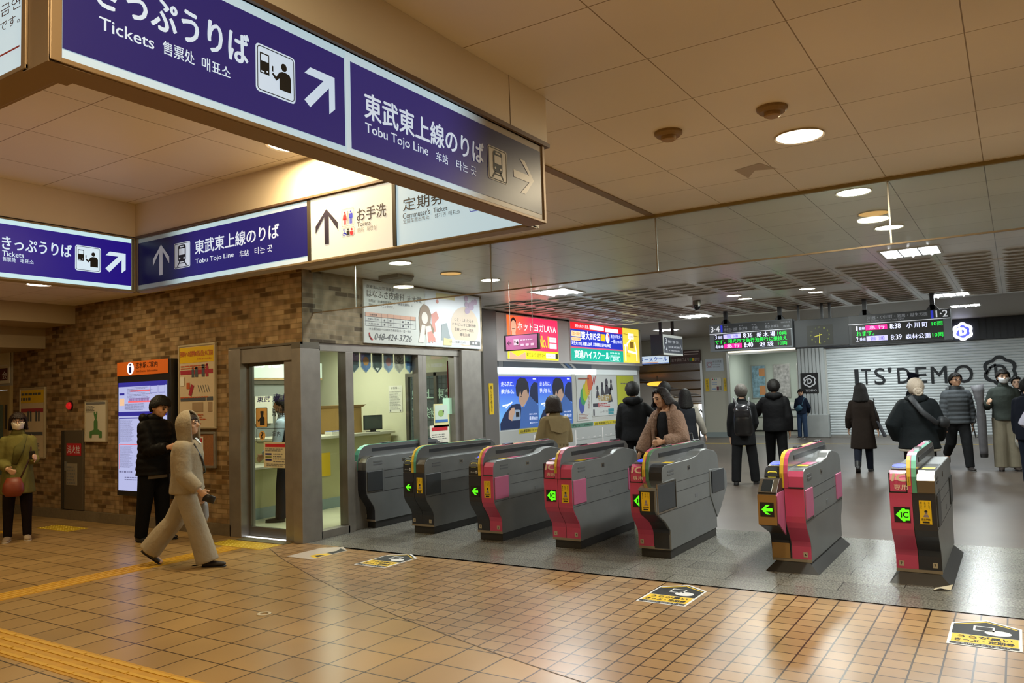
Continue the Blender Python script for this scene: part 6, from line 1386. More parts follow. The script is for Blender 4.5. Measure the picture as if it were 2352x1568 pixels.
# ================================================================== PEOPLE
SKIN = mat('skin_tan', '#c79a7c', .55); SKIN2 = mat('skin_pale', '#d6ae92', .55)
HAIRB = mat('hair_black', '#0e0b09', .55, bump=.5, bscale=90, spec=.25)
HAIRBR = mat('hair_brown', '#20130c', .5, bump=.5, bscale=90, spec=.3)
def fabric(name, col, rough=.85, nz=.10, bump=.35, bs=14): return mat('cloth_' + name, col, rough, noise=nz, nscale=5, bump=bump, bscale=bs, spec=.12)
def nrm(v): return Vector(v).normalized()
class Person:
    def __init__(s, label, x, y, heading, H, lean=0.0, legs=((8, 4, 0), (-6, 8, 0)), arms=None, head=(0, 0, 0), wide=1.0, twist=0):
        """heading: degrees, 0 faces +Y, counter-clockwise. legs: (left, right) of (thigh forward deg, knee bend deg, spread deg).
        arms: (left, right) of (upper arm dir, forearm dir) in local axes x right, y forward, z up."""
        s.root = thing('person', label, 'person', (x, y, 0), rotz=math.radians(heading))
        OFF[s.root.name] = Vector((0, 0, 0))
        s.H = H; s.wide = wide
        R = lambda d: math.radians(d)
        arms = arms or (((-.12, .02, -1), (-.05, .15, -1)), ((.12, .02, -1), (.05, .15, -1)))
        s.leg = []
        for k, sg in ((0, -1), (1, 1)):
            th, kn, sp = legs[k]
            hip = Vector((sg * .052 * wide, 0, .515))
            d1 = Vector((sg * math.sin(R(sp)), math.sin(R(th)), -math.cos(R(th)))).normalized()
            knee = hip + d1 * .24
            d2 = Vector((sg * math.sin(R(sp)) * .6, math.sin(R(th - kn)), -math.cos(R(th - kn)))).normalized()
            ank = knee + d2 * .232
            ft = Vector((sg * .10, math.cos(R(min(th - kn, 0) * .9)), math.sin(R(min(th - kn, 0) * .9)))).normalized()
            s.leg.append([hip, knee, ank, ft])
        low = min(min(l[2].z - .042, (l[2] + l[3] * .11).z - .018) for l in s.leg)
        for l in s.leg:
            for i in range(3): l[i].z -= low
        s.pel = Vector((0, 0, .53 - low))
        sp = Vector((0, math.sin(R(lean)), math.cos(R(lean))))
        s.sp = sp
        s.waist = s.pel + sp * .075; s.chest = s.pel + sp * .19; s.shl = s.pel + sp * .285; s.neck = s.pel + sp * .316
        s.fw = Vector((0, math.cos(R(lean)), -math.sin(R(lean))))
        s.arm = []
        for k, sg in ((0, -1), (1, 1)):
            sh = s.shl + Vector((sg * .093 * wide, 0, -.030))
            el = sh + nrm(arms[k][0]) * .17
            wr = el + nrm(arms[k][1]) * .142
            s.arm.append([sh, el, wr, nrm(arms[k][1] if len(arms[k]) < 3 else arms[k][2])])
        yaw, pitch, roll = head
        s.hm = Matrix.Rotation(R(yaw), 3, 'Z') @ Matrix.Rotation(R(pitch), 3, 'X') @ Matrix.Rotation(R(roll), 3, 'Y')
        s.hm = s.hm * 1.11
        s.hc = s.neck + sp * .012 + s.hm @ Vector((0, .012, .072))
    def S_(s, v): return Vector(v) * s.H
    def finish(s, mb, name, m_, vox, smooth=3, parent=None, disp=0.0):
        mb.v = [v * s.H for v in mb.v]
        o = mb.build(name, m_, parent or s.root, smooth=True, local=True)
        if vox:
            md = o.modifiers.new('remesh', 'REMESH'); md.mode = 'VOXEL'; md.voxel_size = vox; md.use_smooth_shade = True
        if smooth:
            ms = o.modifiers.new('smooth', 'SMOOTH'); ms.factor = .5; ms.iterations = smooth
        return o
    def P(s, v): return s.hc + s.hm @ Vector(v)
    def body(s, skin, vox=.011, curl=.4, hold=(0, 0)):
        b = MB(); w = s.wide
        # head: skull, jaw, nose, ears, neck
        b.ball(s.hc, (.043, .053, .056), 18, 12, s.hm)
        b.ball(s.P((0, .014, -.026)), (.034, .038, .036), 16, 10, s.hm)
        b.ball(s.P((0, .032, -.046)), (.018, .018, .014), 12, 8, s.hm)
        b.tube([s.P((0, .050, .006)), s.P((0, .060, -.012)), s.P((0, .050, -.022))], [.006, .0095, .006], 8)
        for sg in (-1, 1):
            b.ball(s.P((sg * .045, -.006, -.012)), (.007, .012, .018), 8, 8, s.hm)
            b.ball(s.P((sg * .02, .044, .012)), (.014, .008, .006), 8, 6, s.hm)
            b.ball(s.P((sg * .022, .036, -.016)), (.013, .012, .012), 8, 6, s.hm)
        b.tube([s.shl, s.neck, s.P((0, -.01, -.035))], [(.045 * w, .036), (.030, .030), (.029, .031)], 14)
        # torso
        b.tube([s.pel + Vector((0, 0, -.05)), s.pel, s.waist, s.chest, s.shl - s.sp * .01, s.shl + s.sp * .025], [(.07 * w, .055), (.088 * w, .062), (.074 * w, .054), (.09 * w, .062), (.098 * w, .046), (.05 * w, .036)], 18, ups=s.fw)
        for hip, kn, an, ft in s.leg:
            b.tube([hip + Vector((0, 0, .02)), hip.lerp(kn, .3), kn, kn.lerp(an, .3), an, an + Vector((0, 0, -.02))], [.05, .046, .031, .034, .021, .022], 12)
            b.tube([an + Vector((0, 0, -.022)) - ft * .025, an + Vector((0, 0, -.026)) + ft * .05, an + Vector((0, 0, -.03)) + ft * .10], [.021, (.022, .017), (.018, .011)], 10)
        for k, (sh, el, wr, hd) in enumerate(s.arm):
            b.ball(sh, .035); b.tube([sh, sh.lerp(el, .4), el, el.lerp(wr, .3), wr], [.033, .029, .024, .025, .016], 12)
            sg = -1 if k == 0 else 1
            # hand: palm, four bent fingers, thumb
            side = Vector((sg, 0, 0)); side = (side - hd * side.dot(hd)); side = side.normalized() if side.length > .2 else Vector((0, 1, 0))
            acr = hd.cross(side).normalized()          # across the knuckles
            if acr.y < 0: acr = -acr
            pal = wr + hd * .028
            b.tube([wr - hd * .004, wr + hd * .02, wr + hd * .048], [(.014, .013), (.011, .023), (.010, .023)], 10, ups=acr)
            cv = curl if not hold[k] else hold[k]
            for f in range(4):
                q = (f - 1.5) * .0125
                L = (.040, .046, .043, .034)[3 - f] if sg > 0 else (.034, .043, .046, .040)[3 - f]
                base = wr + hd * .046 + acr * q
                d1 = (hd - side * cv * .5 * 1).normalized(); d2 = (hd - side * cv * 1.6).normalized()
                b.tube([base, base + d1 * L * .5, base + d1 * L * .5 + d2 * L * .5], [.0062, .0056, .0042], 7)
            tb = wr + hd * .016 + acr * .019
            td = (hd * .7 + acr * .55 - side * .25).normalized()
            b.tube([tb, tb + td * .022, tb + (td + hd * .3).normalized() * .042], [.0075, .0066, .005], 7)
        s.bodyo = s.finish(b, 'body', skin, vox * 1.0, 2)
        return s.bodyo
    def face(s, mask=None, glasses=False, brow=HAIRB, smile=False):
        for sg in (-1, 1):
            e = s.finish(MB().ball(s.P((sg * .0185, .0485, .001)), (.0085, .005, .0038), 10, 6, s.hm), 'eye', mat('eye_dark', '#1a1412', .2), 0, 0)
            pl = MB().tube([s.P((sg * .009, .054, .013)), s.P((sg * .02, .053, .017)), s.P((sg * .03, .046, .013))], .0026, 6); s.finish(pl, 'eyebrow', brow, 0, 0)
        if mask:
            b = MB(); n = 11
            rows = []
            for j in range(5):
                z = -.008 - .048 * j / 4; r = []
                for i in range(n):
                    a = math.radians(-78 + 156 * i / (n - 1)); rx = .046 - .012 * (j / 4); ry = .062 - (.010 * abs(j - 1.4) / 2)
                    r.append(s.P((rx * math.sin(a), ry * math.cos(a) + .002, z + .006 * abs(math.sin(a)))))
                rows.append(r)
            b.add([v for r in rows for v in r], [(j * n + i, j * n + i + 1, (j + 1) * n + i + 1, (j + 1) * n + i) for j in range(4) for i in range(n - 1)])
            o = s.finish(b, 'face_mask', mask, 0, 0); md = o.modifiers.new('solid', 'SOLIDIFY'); md.thickness = .003
        else:
            s.finish(MB().tube([s.P((-.014, .0445, -.030 + (.004 if smile else 0))), s.P((0, .050, -.032)), s.P((.014, .0445, -.030 + (.004 if smile else 0)))], [.002, .0038, .002], 6), 'mouth', mat('lips', '#9a4a44', .5), 0, 0)
        if glasses:
            b = MB()
            for sg in (-1, 1):
                c = s.P((sg * .02, .060, .0)); n = 14
                b.tube([c + s.hm @ Vector((.015 * math.cos(2 * PI * i / n), 0, .012 * math.sin(2 * PI * i / n))) for i in range(n + 1)], .0018, 5)
                b.tube([s.P((sg * .034, .058, .003)), s.P((sg * .046, .0, .003))], .0016, 5)
            b.tube([s.P((-.006, .061, .003)), s.P((.006, .061, .003))], .0018, 5)
            s.finish(b, 'glasses', mat('glasses_dark', '#2a2224', .3), 0, 0)
    def hair(s, style, m_, L=.0, fringe=58, thick=.014):
        n, rows = 44, 14; vs = []; rnd = random.Random(len(style) + int(s.H * 1000))
        R_ = (.0465, .0565, .0590); fl = .55 if style == 'long' else .12
        for i in range(n):
            a = 2 * PI * i / n                    # 0 = forward
            ad = abs((a + PI) % (2 * PI) - PI)
            ad_ = math.degrees(ad)
            if ad_ < 48: pe = fringe + 6 * math.sin(i * 2.7)
            elif ad_ < 75: pe = fringe + (92 - fringe) * (ad_ - 48) / 27
            elif ad_ < 110: pe = 96
            else: pe = 136
            pe += rnd.uniform(-5, 5)
            drop = 0
            if style in ('bob', 'long') and ad_ > 62: pe, drop = 96, L
            for j in range(rows):
                t = j / (rows - 1)
                if drop:
                    if t < .6: ph = math.radians(pe) * t / .6; p = Vector((R_[0] * math.sin(ph) * math.sin(a), R_[1] * math.sin(ph) * math.cos(a), R_[2] * math.cos(ph)))
                    else:
                        u = (t - .6) / .4; p = Vector((R_[0] * math.sin(a) * (1 + fl * u), R_[1] * math.cos(a) * (1 + fl * .5 * u), R_[2] * math.cos(math.radians(pe)) - drop * u))
                else:
                    ph = math.radians(pe) * t; p = Vector((R_[0] * math.sin(ph) * math.sin(a), R_[1] * math.sin(ph) * math.cos(a), R_[2] * math.cos(ph)))
                jt = 1 + rnd.uniform(-.045, .045) * min(1, j / 4)
                vs.append(s.P(p * jt))
        b = MB().add(vs, [(i * rows + j, ((i + 1) % n) * rows + j, ((i + 1) % n) * rows + j + 1, i * rows + j + 1) for i in range(n) for j in range(rows - 1)])
        o = s.finish(b, 'hair', m_, 0, 0)
        md = o.modifiers.new('solid', 'SOLIDIFY'); md.thickness = thick * s.H; md.offset = 1
        ms = o.modifiers.new('smooth', 'SMOOTH'); ms.iterations = 1
        if style == 'bun':
            s.finish(MB().ball(s.P((.012, -.078, -.034)), (.036, .032, .034), 14, 10, s.hm).tube([s.P((.012 + .024 * math.cos(a), -.098, -.034 + .024 * math.sin(a))) for a in [k * PI / 5 for k in range(11)]], .009, 8), 'hair_bun', m_, 0, 0)
        return o
    def trousers(s, m_, r=(.062, .052, .046, .042), flare=None, vox=.013):
        b = MB(); w = s.wide
        b.tube([s.waist, s.pel + s.sp * .02, s.pel + Vector((0, 0, -.035)), s.pel + Vector((0, 0, -.06))], [(.082 * w, .064), (.096 * w, .07), (.094 * w, .068), (.07 * w, .055)], 18, ups=(0, 1, 0))
        for hip, kn, an, ft in s.leg:
            e = an + Vector((0, 0, -.012)) - (an - kn).normalized() * 0
            b.tube([hip + Vector((0, 0, .015)), hip.lerp(kn, .45), kn, kn.lerp(an, .5), e], [r[0], (r[0] + r[1]) / 2, r[1], r[2], r[3]], 14)
        return s.finish(b, 'trousers', m_, vox, 3)
    def shoes(s, m_, sole=None, boot=0):
        for hip, kn, an, ft in s.leg:
            dn = Vector((0, 0, -1)); dn = (dn - ft * dn.dot(ft)).normalized()
            h = an + dn * .024
            b = MB().tube([h - ft * .034, h - ft * .01, h + ft * .045, h + ft * .095, h + ft * .118], [(.018, .014), (.026, .025), (.027, .021), (.025, .014), (.012, .008)], 12, ups=dn)
            if boot: b.tube([an + dn * .01, an.lerp(kn, boot)], [.031, .036], 12)
            else: b.tube([an + dn * .022, an - dn * .005], [.026, .025], 10)
            sh = s.finish(b, 'shoe', m_, .007, 2)
            c = h + dn * .014
            s.finish(MB().tube([c - ft * .034, c - ft * .005, c + ft * .05, c + ft * .10, c + ft * .118], [(.018, .005), (.026, .005), (.027, .005), (.025, .005), (.013, .005)], 12, ups=dn), 'sole', sole or M_BLACK, 0, 0, sh)
    def top(s, m_, hem=.02, ease=.014, flare=0.0, puff=0, arm=(.043, .038, .034), cuff=None, vox=.013, name='jacket', depth=1.0, collar=True, open_=0, sleeve=1.0, hang=True):
        """jacket or coat: hem = how far below the pelvis centre (body heights) the garment reaches"""
        b = MB(); w = s.wide
        sp = s.sp; up = [s.shl + sp * .024, s.shl - sp * .004, s.chest + sp * .03, s.chest - sp * .03, s.waist + sp * .01, s.pel + sp * .03, s.pel]
        ra = [(.046 * w, .040), (.086 * w, .054), (.098 * w, .070), (.096 * w, .070), (.090 * w, .066), (.095 * w, .072), (.098 * w, .076)]
        k = max(1, int(hem / .05)); c0 = s.pel.copy()
        for i in range(1, k + 1):
            up.append(c0 + Vector((0, 0, -hem * i / k))); ra.append(((.098 + flare * i / k) * w, (.078 + flare * i / k)))
        ra = [(a + ease, c * depth + ease) for a, c in ra]
        if puff:
            U, Q = [], []
            for i in range(len(up) - 1):
                for j in range(6):
                    t = j / 6; U.append(up[i].lerp(up[i + 1], t)); Q.append((ra[i][0] * (1 - t) + ra[i + 1][0] * t, ra[i][1] * (1 - t) + ra[i + 1][1] * t))
            U.append(up[-1]); Q.append(ra[-1]); tot = 0; R2 = []
            for i, u in enumerate(U):
                tot += (U[i] - U[i - 1]).length if i else 0
                d = puff * (abs(math.sin(tot / .045 * PI)) - .5); R2.append((Q[i][0] + d, Q[i][1] + d))
            up, ra = U, R2
        b.tube(up, ra, 22, ups=s.fw)
        for sh, el, wr, hd in s.arm:
            b.ball(sh, arm[0] * .98)
            e = el.lerp(wr, .93 * sleeve)
            pts = [sh, sh.lerp(el, .5), el, el.lerp(e, .5), e]; rr_ = [arm[0], (arm[0] + arm[1]) / 2 + .001, arm[1] + .002, (arm[1] + arm[2]) / 2 + .002, arm[2]]
            if puff:
                U, Q = [], []
                for i in range(4):
                    for j in range(5): t = j / 5; U.append(pts[i].lerp(pts[i + 1], t)); Q.append(rr_[i] * (1 - t) + rr_[i + 1] * t + puff * .8 * (abs(math.sin((i * 5 + j) / 3.0 * PI)) - .4))
                U.append(pts[-1]); Q.append(rr_[-1]); pts, rr_ = U, Q
            b.tube(pts, rr_, 14)
        o = s.finish(b, name, m_, vox, 3)
        if collar:
            s.finish(MB().tube([s.shl + sp * .012, s.shl + sp * .040, s.shl + sp * .056 - s.fw * .004], [(.058, .052), (.047, .045), (.043, .044)], 18, cap=False, ups=s.fw), 'collar', m_, 0, 0, o).modifiers.new('solid', 'SOLIDIFY').thickness = .008 * s.H
        return o
    def hood_down(s, m_, par):
        b = MB().tube([s.shl + s.sp * .03 + Vector((-.075, -.015, 0)), s.shl + s.sp * .03 + Vector((-.045, -.066, .004)), s.shl + s.sp * .025 + Vector((0, -.082, -.004)), s.shl + s.sp * .03 + Vector((.045, -.066, .004)), s.shl + s.sp * .03 + Vector((.075, -.015, 0))], [(.022, .02), (.034, .03), (.040, .034), (.034, .03), (.022, .02)], 12)
        return s.finish(b, 'hood', m_, .012, 3, par)
    def world(s, v):
        a = s.root.rotation_euler.z; v = Vector(v) * s.H
        return Vector((s.root.location.x + v.x * math.cos(a) - v.y * math.sin(a), s.root.location.y + v.x * math.sin(a) + v.y * math.cos(a), v.z))
def held(s, name, label, cat, anchor):
    """a thing carried by person s, in the person's own axes (base at the anchor)"""
    w = s.world(anchor)
    t = thing(name, label, cat, w, rotz=s.root.rotation_euler.z)
    OFF[t.name] = Vector(anchor) * s.H
    return t
def hb(s, mb, name, m_, t, **k):
    mb.v = [v * s.H for v in mb.v]
    return mb.build(name, m_, t, **k)
DN = (0, 0.02, -1)
# --- woman with face mask at the far left
p = Person('woman in olive coat and face mask with an orange bag at the far left', -10.83, 5.12, -118, 1.60, legs=((3, 4, 3), (8, 10, 2)), arms=(((-.12, .12, -1), (-.1, .95, .2)), ((.2, .05, -1), (-.45, .85, -.35))), head=(0, 0, 0), wide=.95)
p.body(SKIN2, .008, curl=.9); p.face(mask=mat('mask_white', '#e2d9c8', .7), glasses=True); p.hair('bob', HAIRBR, L=.055, fringe=70)
p.trousers(fabric('dark_trousers', '#1c1412'), (.055, .043, .036, .032)); p.shoes(mat('sneaker_pale', '#b7a488', .6), mat('sole_pale', '#d6cbb6', .6))
o = p.top(fabric('olive_coat', '#6f6a38'), hem=.16, flare=.02, ease=.016, name='coat')
p.finish(MB().tube([p.shl + Vector((-.05, .045, .02)), p.chest + Vector((-.01, .092, 0)), p.waist + Vector((.02, .09, 0))], [(.02, .008), (.035, .006), (.02, .005)], 8), 'lapel', fabric('olive_lapel', '#5d5a30'), 0, 0, o)
b_ = held(p, 'handbag', 'orange leather shoulder bag of the masked woman at far left', 'bag', (.02, .17, .40))
hb(p, MB().tube([(.02, .17, .36), (.02, .17, .40), (.02, .17, .45), (.02, .165, .505)], [(.05, .035), (.075, .045), (.07, .04), (.045, .016)], 18, ups=(0, 1, 0)), 'bag_body', mat('bag_orange', '#7a3216', .5, noise=.1), b_, smooth=True)
hb(p, MB().tube([(-.03, .16, .50), (-.09, .08, .66), (-.09, .0, .83), (-.07, -.06, .80)], .006, 8), 'strap', mat('strap_dark', '#3a1c10', .5), b_, smooth=True)
b_ = held(p, 'phone', 'phone held up by the masked woman at far left', 'phone', tuple(p.arm[0][2] + Vector((.0, .05, .02))))
hb(p, MB().box(-.012, .030, -.004, .004, -.03, .05) if False else MB().tube([tuple(p.arm[0][2] + Vector((.02, .04, -.005))), tuple(p.arm[0][2] + Vector((.02, .06, .06)))], [(.021, .004), (.021, .004)], 8), 'case', M_BLACK, b_)
# --- man in black padded coat at the information screen
p = Person('man in black padded coat with hood looking down at the information screen', -9.0, 5.82, -78, 1.77, lean=3, legs=((4, 4, 2), (-4, 4, 2)), arms=(((-.1, .35, -1), (.25, .9, .15)), ((.1, .35, -1), (-.25, .9, .15))), head=(0, -24, 0))
p.body(SKIN, .012); p.face(); p.hair('short', HAIRB, fringe=66, thick=.016)
p.trousers(fabric('black_trousers', '#0c0c0d')); p.shoes(M_BLACK)
o = p.top(fabric('black_puffer', '#0d0c0c', .6), hem=.075, ease=.024, puff=.008, arm=(.05, .045, .036), name='padded_coat'); p.hood_down(fabric('black_puffer', ''), o)
p.finish(MB().tube([p.pel + Vector((0, 0, -.05)), p.pel + Vector((0, 0, -.098))], [(.104, .076), (.106, .078)], 20, ups=(0, 1, 0)), 'shirt_hem', fabric('grey_hem', '#6b6459'), 0, 0)
p.finish(MB().box(.085, .097, -.02, .01, .455, .485), 'tag', M_PAPER, 0, 0)
# --- person in grey hooded tracksuit walking
p = Person('person in pale grey hooded tracksuit walking past the information screen', -7.25, 5.06, -56, 1.575, lean=1, legs=((-27, 16, 1), (20, 2, 1)), arms=(((-.18, -.10, -1), (-.05, .35, -1)), ((.16, .12, -1), (-.02, .75, -.75))), head=(-4, 4, 0))
GRY = fabric('grey_fleece', '#a09683', .9, .08, .4, 22)
p.body(SKIN2, .008, curl=.8); p.face(brow=HAIRBR)
p.trousers(GRY, (.066, .064, .068, .072)); p.shoes(mat('trainer_dark', '#2a2320', .5), mat('sole_black', '#1a1614', .6))
o = p.top(GRY, hem=.035, ease=.028, arm=(.056, .05, .042), name='hooded_top', collar=False)
n, rows = 30, 12; vs = []
for i in range(n):
    a = math.radians(56 + 248 * i / (n - 1))
    for j in range(rows):
        t = j / (rows - 1); ph = math.radians(4 + 176 * t) if t < .6 else math.radians(4 + 176 * .6)
        q = Vector((.058 * math.sin(ph) * math.sin(a), .068 * math.sin(ph) * math.cos(a) + (.016 * (1 - abs(math.cos(a))) if False else .004), .076 * math.cos(ph)))
        if t >= .6: u = (t - .6) / .4; q = Vector((q.x * (1 - .05 * u), q.y * (1 - .1 * u), q.z - .095 * u))
        vs.append(p.P(q))
ob = p.finish(MB().add(vs, [(i * rows + j, (i + 1) * rows + j, (i + 1) * rows + j + 1, i * rows + j + 1) for i in range(n - 1) for j in range(rows - 1)]), 'hood', GRY, 0, 0, o)
md = ob.modifiers.new('solid', 'SOLIDIFY'); md.thickness = .016 * p.H; md.offset = 1; md = ob.modifiers.new('smooth', 'SMOOTH'); md.iterations = 4
p.hair('short', HAIRBR, fringe=66, thick=.004)
p.finish(MB().box(-.022, .022, .034, .074, .0, .0).add([tuple(p.shl + Vector((-.02, .055, .035))), tuple(p.shl + Vector((.02, .055, .035))), tuple(p.shl + Vector((.012, .085, .0))), tuple(p.shl + Vector((-.012, .085, .0)))], [(0, 1, 2, 3)]), 'shirt_collar', M_WPRINT, 0, 0)
b_ = held(p, 'crossbody_strap_bag', 'black crossbody bag strap worn by the person in the grey tracksuit', 'bag', tuple(p.chest))
hb(p, MB().tube([p.shl + Vector((.06, .065, .0)), p.chest + Vector((.02, .102, 0)), p.waist + Vector((-.06, .10, .02)), p.waist + Vector((-.12, .03, -.01))], [(.010, .004)] * 4, 8, ups=(0, 1, 0)), 'strap', M_BLACK, b_, smooth=True)
b_ = held(p, 'wallet', 'dark wallet in the hand of the person in the grey tracksuit', 'wallet', tuple(p.arm[1][2] + Vector((0, .05, -.02))))
hb(p, MB().tube([p.arm[1][2] + Vector((0, .025, -.04)), p.arm[1][2] + Vector((0, .095, -.065))], [(.026, .007), (.024, .007)], 10), 'case', M_BLACK, b_, smooth=True)
b_ = held(p, 'shopping_bag', 'translucent plastic bag with blue print carried by the person in the grey tracksuit', 'bag', (-.12, .03, .28))
hb(p, MB().tube([p.arm[0][2] + Vector((0, .03, -.05)), (-.15, .06, .36), (-.15, .06, .29), (-.15, .06, .255)], [(.01, .01), (.03, .022), (.035, .026), (.02, .015)], 12), 'bag_body', mat('plastic_bag', '#8f9296', .3, alpha=1), b_, smooth=True)
# --- staff behind the office door glass
p = Person('station staff with dark vest and light blue sleeves behind the glass door', -8.55, 7.55, 120, 1.72, lean=6, arms=(((-.3, .1, -1), (.2, .7, -.5)), ((.3, .1, -1), (-.2, .7, -.5))))
p.body(SKIN, .014); p.hair('short', HAIRB, fringe=60); p.face()
p.trousers(fabric('navy_trousers', '#1b1f2a')); p.shoes(M_BLACK)
p.top(fabric('staff_shirt', '#a9bccb'), hem=.0, ease=.008, arm=(.042, .038, .034), name='shirt')
p.finish(MB().tube([p.shl, p.shl - p.sp * .03, p.chest, p.waist, p.pel, p.pel + Vector((0, 0, -.03))], [(.075, .05), (.105, .074), (.114, .084), (.106, .078), (.112, .084), (.114, .086)], 20, ups=p.fw), 'vest', fabric('staff_vest', '#23262c'), .014, 2)
# --- woman in beige trench coat, from behind
p = Person('woman with dark bob in beige trench coat seen from behind at the posters', -5.43, 9.56, 55, 1.59, legs=((4, 6, 1), (-4, 4, 1)), arms=(((-.3, .15, -1), (.5, .85, .1)), ((.3, .15, -1), (-.5, .85, .1))), head=(0, -6, 0))
p.body(SKIN2, .013); p.hair('bob', HAIRBR, L=.065, fringe=64, thick=.018); p.face()
p.trousers(fabric('black_trousers', '')); p.shoes(M_BLACK)
TR = fabric('trench', '#8c7c5c', .8, .08, .45, 9)
o = p.top(TR, hem=.20, flare=.055, ease=.022, arm=(.05, .044, .038), name='trench_coat')
p.finish(MB().tube([p.waist + p.sp * .0, p.waist - p.sp * .03], [(.116, .09), (.118, .092)], 20, ups=p.fw), 'belt', fabric('trench_belt', '#7c6d50'), 0, 0, o)
p.finish(MB().add([tuple(p.shl + Vector((-.10, -.075, .0))), tuple(p.shl + Vector((.10, -.075, .0))), tuple(p.chest + Vector((.085, -.104, -.01))), tuple(p.chest + Vector((0, -.108, -.035))), tuple(p.chest + Vector((-.085, -.104, -.01)))], [(0, 1, 2, 3, 4)]), 'back_yoke', TR, 0, 0, o)
# --- young man in black with hand on hip, from behind
p = Person('young man in black jacket with elbow out standing before the yellow green poster', -5.02, 11.3, 25, 1.765, legs=((0, 2, 3), (2, 2, 5)), arms=(((-.18, .02, -1), (-.02, .2, -1)), ((.85, -.1, -.75), (-.75, .35, -.8))))
p.body(SKIN, .012); p.hair('short', HAIRB, fringe=60, thick=.013); p.face()
p.trousers(fabric('black_trousers', ''), (.055, .044, .04, .038)); p.shoes(M_BLACK)
o = p.top(fabric('black_jacket', '#111113', .7), hem=.035, ease=.018, name='jacket'); p.hood_down(fabric('black_jacket', ''), o)
# --- woman in fluffy coat coming through the gate
p = Person('smiling woman in beige fluffy coat over a dark top coming out through a gate', -3.62, 9.28, 156, 1.665, lean=8, legs=((8, 8, 1), (-8, 12, 1)), arms=(((-.45, .1, -1), (.45, .75, -.1)), ((.5, .25, -.95), (.15, .5, -.85))), head=(-6, -16, 6))
p.body(SKIN, .008, curl=1.0); p.hair('long', mat('hair_softbrown', '#1a100c', .55, bump=.5, bscale=90, spec=.25), L=.05, fringe=46, thick=.014); p.face(smile=True, brow=HAIRBR)
p.trousers(fabric('black_trousers', '')); p.shoes(M_BLACK)
p.finish(MB().tube([p.shl + p.sp * .02, p.shl - p.sp * .02, p.chest, p.waist, p.pel, p.pel + Vector((0, 0, -.12))], [(.05, .04), (.095, .062), (.102, .08), (.096, .074), (.104, .082), (.112, .09)], 20, ups=p.fw), 'dark_top', fabric('dark_top', '#1d1f24', .8), .013, 2)
FUR = fabric('fluffy_coat', '#8f7566', .95, .12, .9, 40)
n, rows = 26, 12; vs = []
for i in range(n):
    a = math.radians(34 + 292 * i / (n - 1))
    for j in range(rows):
        t = j / (rows - 1); c = (p.shl + p.sp * .02).lerp(p.pel, min(1, t / .6)) if t < .6 else p.pel + Vector((0, 0, -.17 * (t - .6) / .4))
        ra, rb = (.056 + .062 * min(1, t / .12), .05 + .04 * min(1, t / .2)) if t < .2 else (.118 + .02 * t, .094 + .02 * t)
        vs.append(c + Vector((ra * math.sin(a), 0, 0)) + p.fw * (rb * math.cos(a)))
b = MB().add(vs, [(i * rows + j, (i + 1) * rows + j, (i + 1) * rows + j + 1, i * rows + j + 1) for i in range(n - 1) for j in range(rows - 1)])
o = p.finish(b, 'coat', FUR, 0, 0); md = o.modifiers.new('solid', 'SOLIDIFY'); md.thickness = .024 * p.H; md.offset = 1; o.modifiers.new('smooth', 'SMOOTH').iterations = 3
b = MB()
for sh, el, wr, hd in p.arm: b.ball(sh, .058).tube([sh, sh.lerp(el, .5), el, el.lerp(wr, .5), el.lerp(wr, .92)], [.058, .058, .056, .054, .046], 16)
p.finish(b, 'coat_sleeves', FUR, .014, 3, o)
p.finish(MB().tube([p.shl + Vector((-.075, .06, -.05)), p.shl + Vector((-.07, .0, .04)), p.shl + Vector((0, -.055, .045)), p.shl + Vector((.07, .0, .04)), p.shl + Vector((.075, .06, -.05))], [.018, .026, .026, .026, .018], 12), 'coat_collar', FUR, .012, 2, o)
b_ = held(p, 'tote_bag', 'grey tote bag hanging at the side of the woman in the fluffy coat', 'bag', (-.20, 0, .42))
hb(p, MB().tube([(-.20, .0, .36), (-.20, .0, .5), (-.19, .0, .56)], [(.03, .10), (.028, .09), (.01, .06)], 14, ups=(0, 1, 0)), 'bag_body', mat('tote_grey', '#77787a', .7), b_, smooth=True)
hb(p, MB().tube([(-.19, .04, .55), (-.17, .03, .66), (-.17, -.03, .66), (-.19, -.04, .55)], .006, 8), 'handle', M_BLACK, b_, smooth=True)
# --- people near the stairs
p = Person('dark haired person in black seen over the shoulder of the fluffy coat woman', -5.05, 12.7, 20, 1.76)
p.body(SKIN, .016); p.hair('short', HAIRB, fringe=60, thick=.014); p.face(); p.trousers(fabric('black_trousers', '')); p.shoes(M_BLACK); p.top(fabric('black_jacket', ''), hem=.05, ease=.02)
p = Person('woman with long dark hair and pale sleeves walking towards the stairs', -5.15, 13.95, 30, 1.64, legs=((14, 6, 1), (-14, 14, 1)), arms=(((-.2, .1, -1), (-.1, .3, -1)), ((.42, -.12, -1), (.3, .1, -1))))
p.body(SKIN2, .014); p.hair('long', HAIRB, L=.13, fringe=62, thick=.016); p.face(); p.trousers(fabric('black_trousers', '')); p.shoes(M_BLACK)
p.top(fabric('pale_sleeves', '#8a857c'), hem=.05, ease=.012, name='cardigan'); p.finish(MB().tube([p.shl - p.sp * .02, p.chest, p.waist, p.pel, p.pel + Vector((0, 0, -.22))], [(.11, .08), (.118, .09), (.112, .084), (.122, .094), (.14, .11)], 18, ups=p.fw), 'pinafore', fabric('dark_dress', '#202227'), .015, 2)
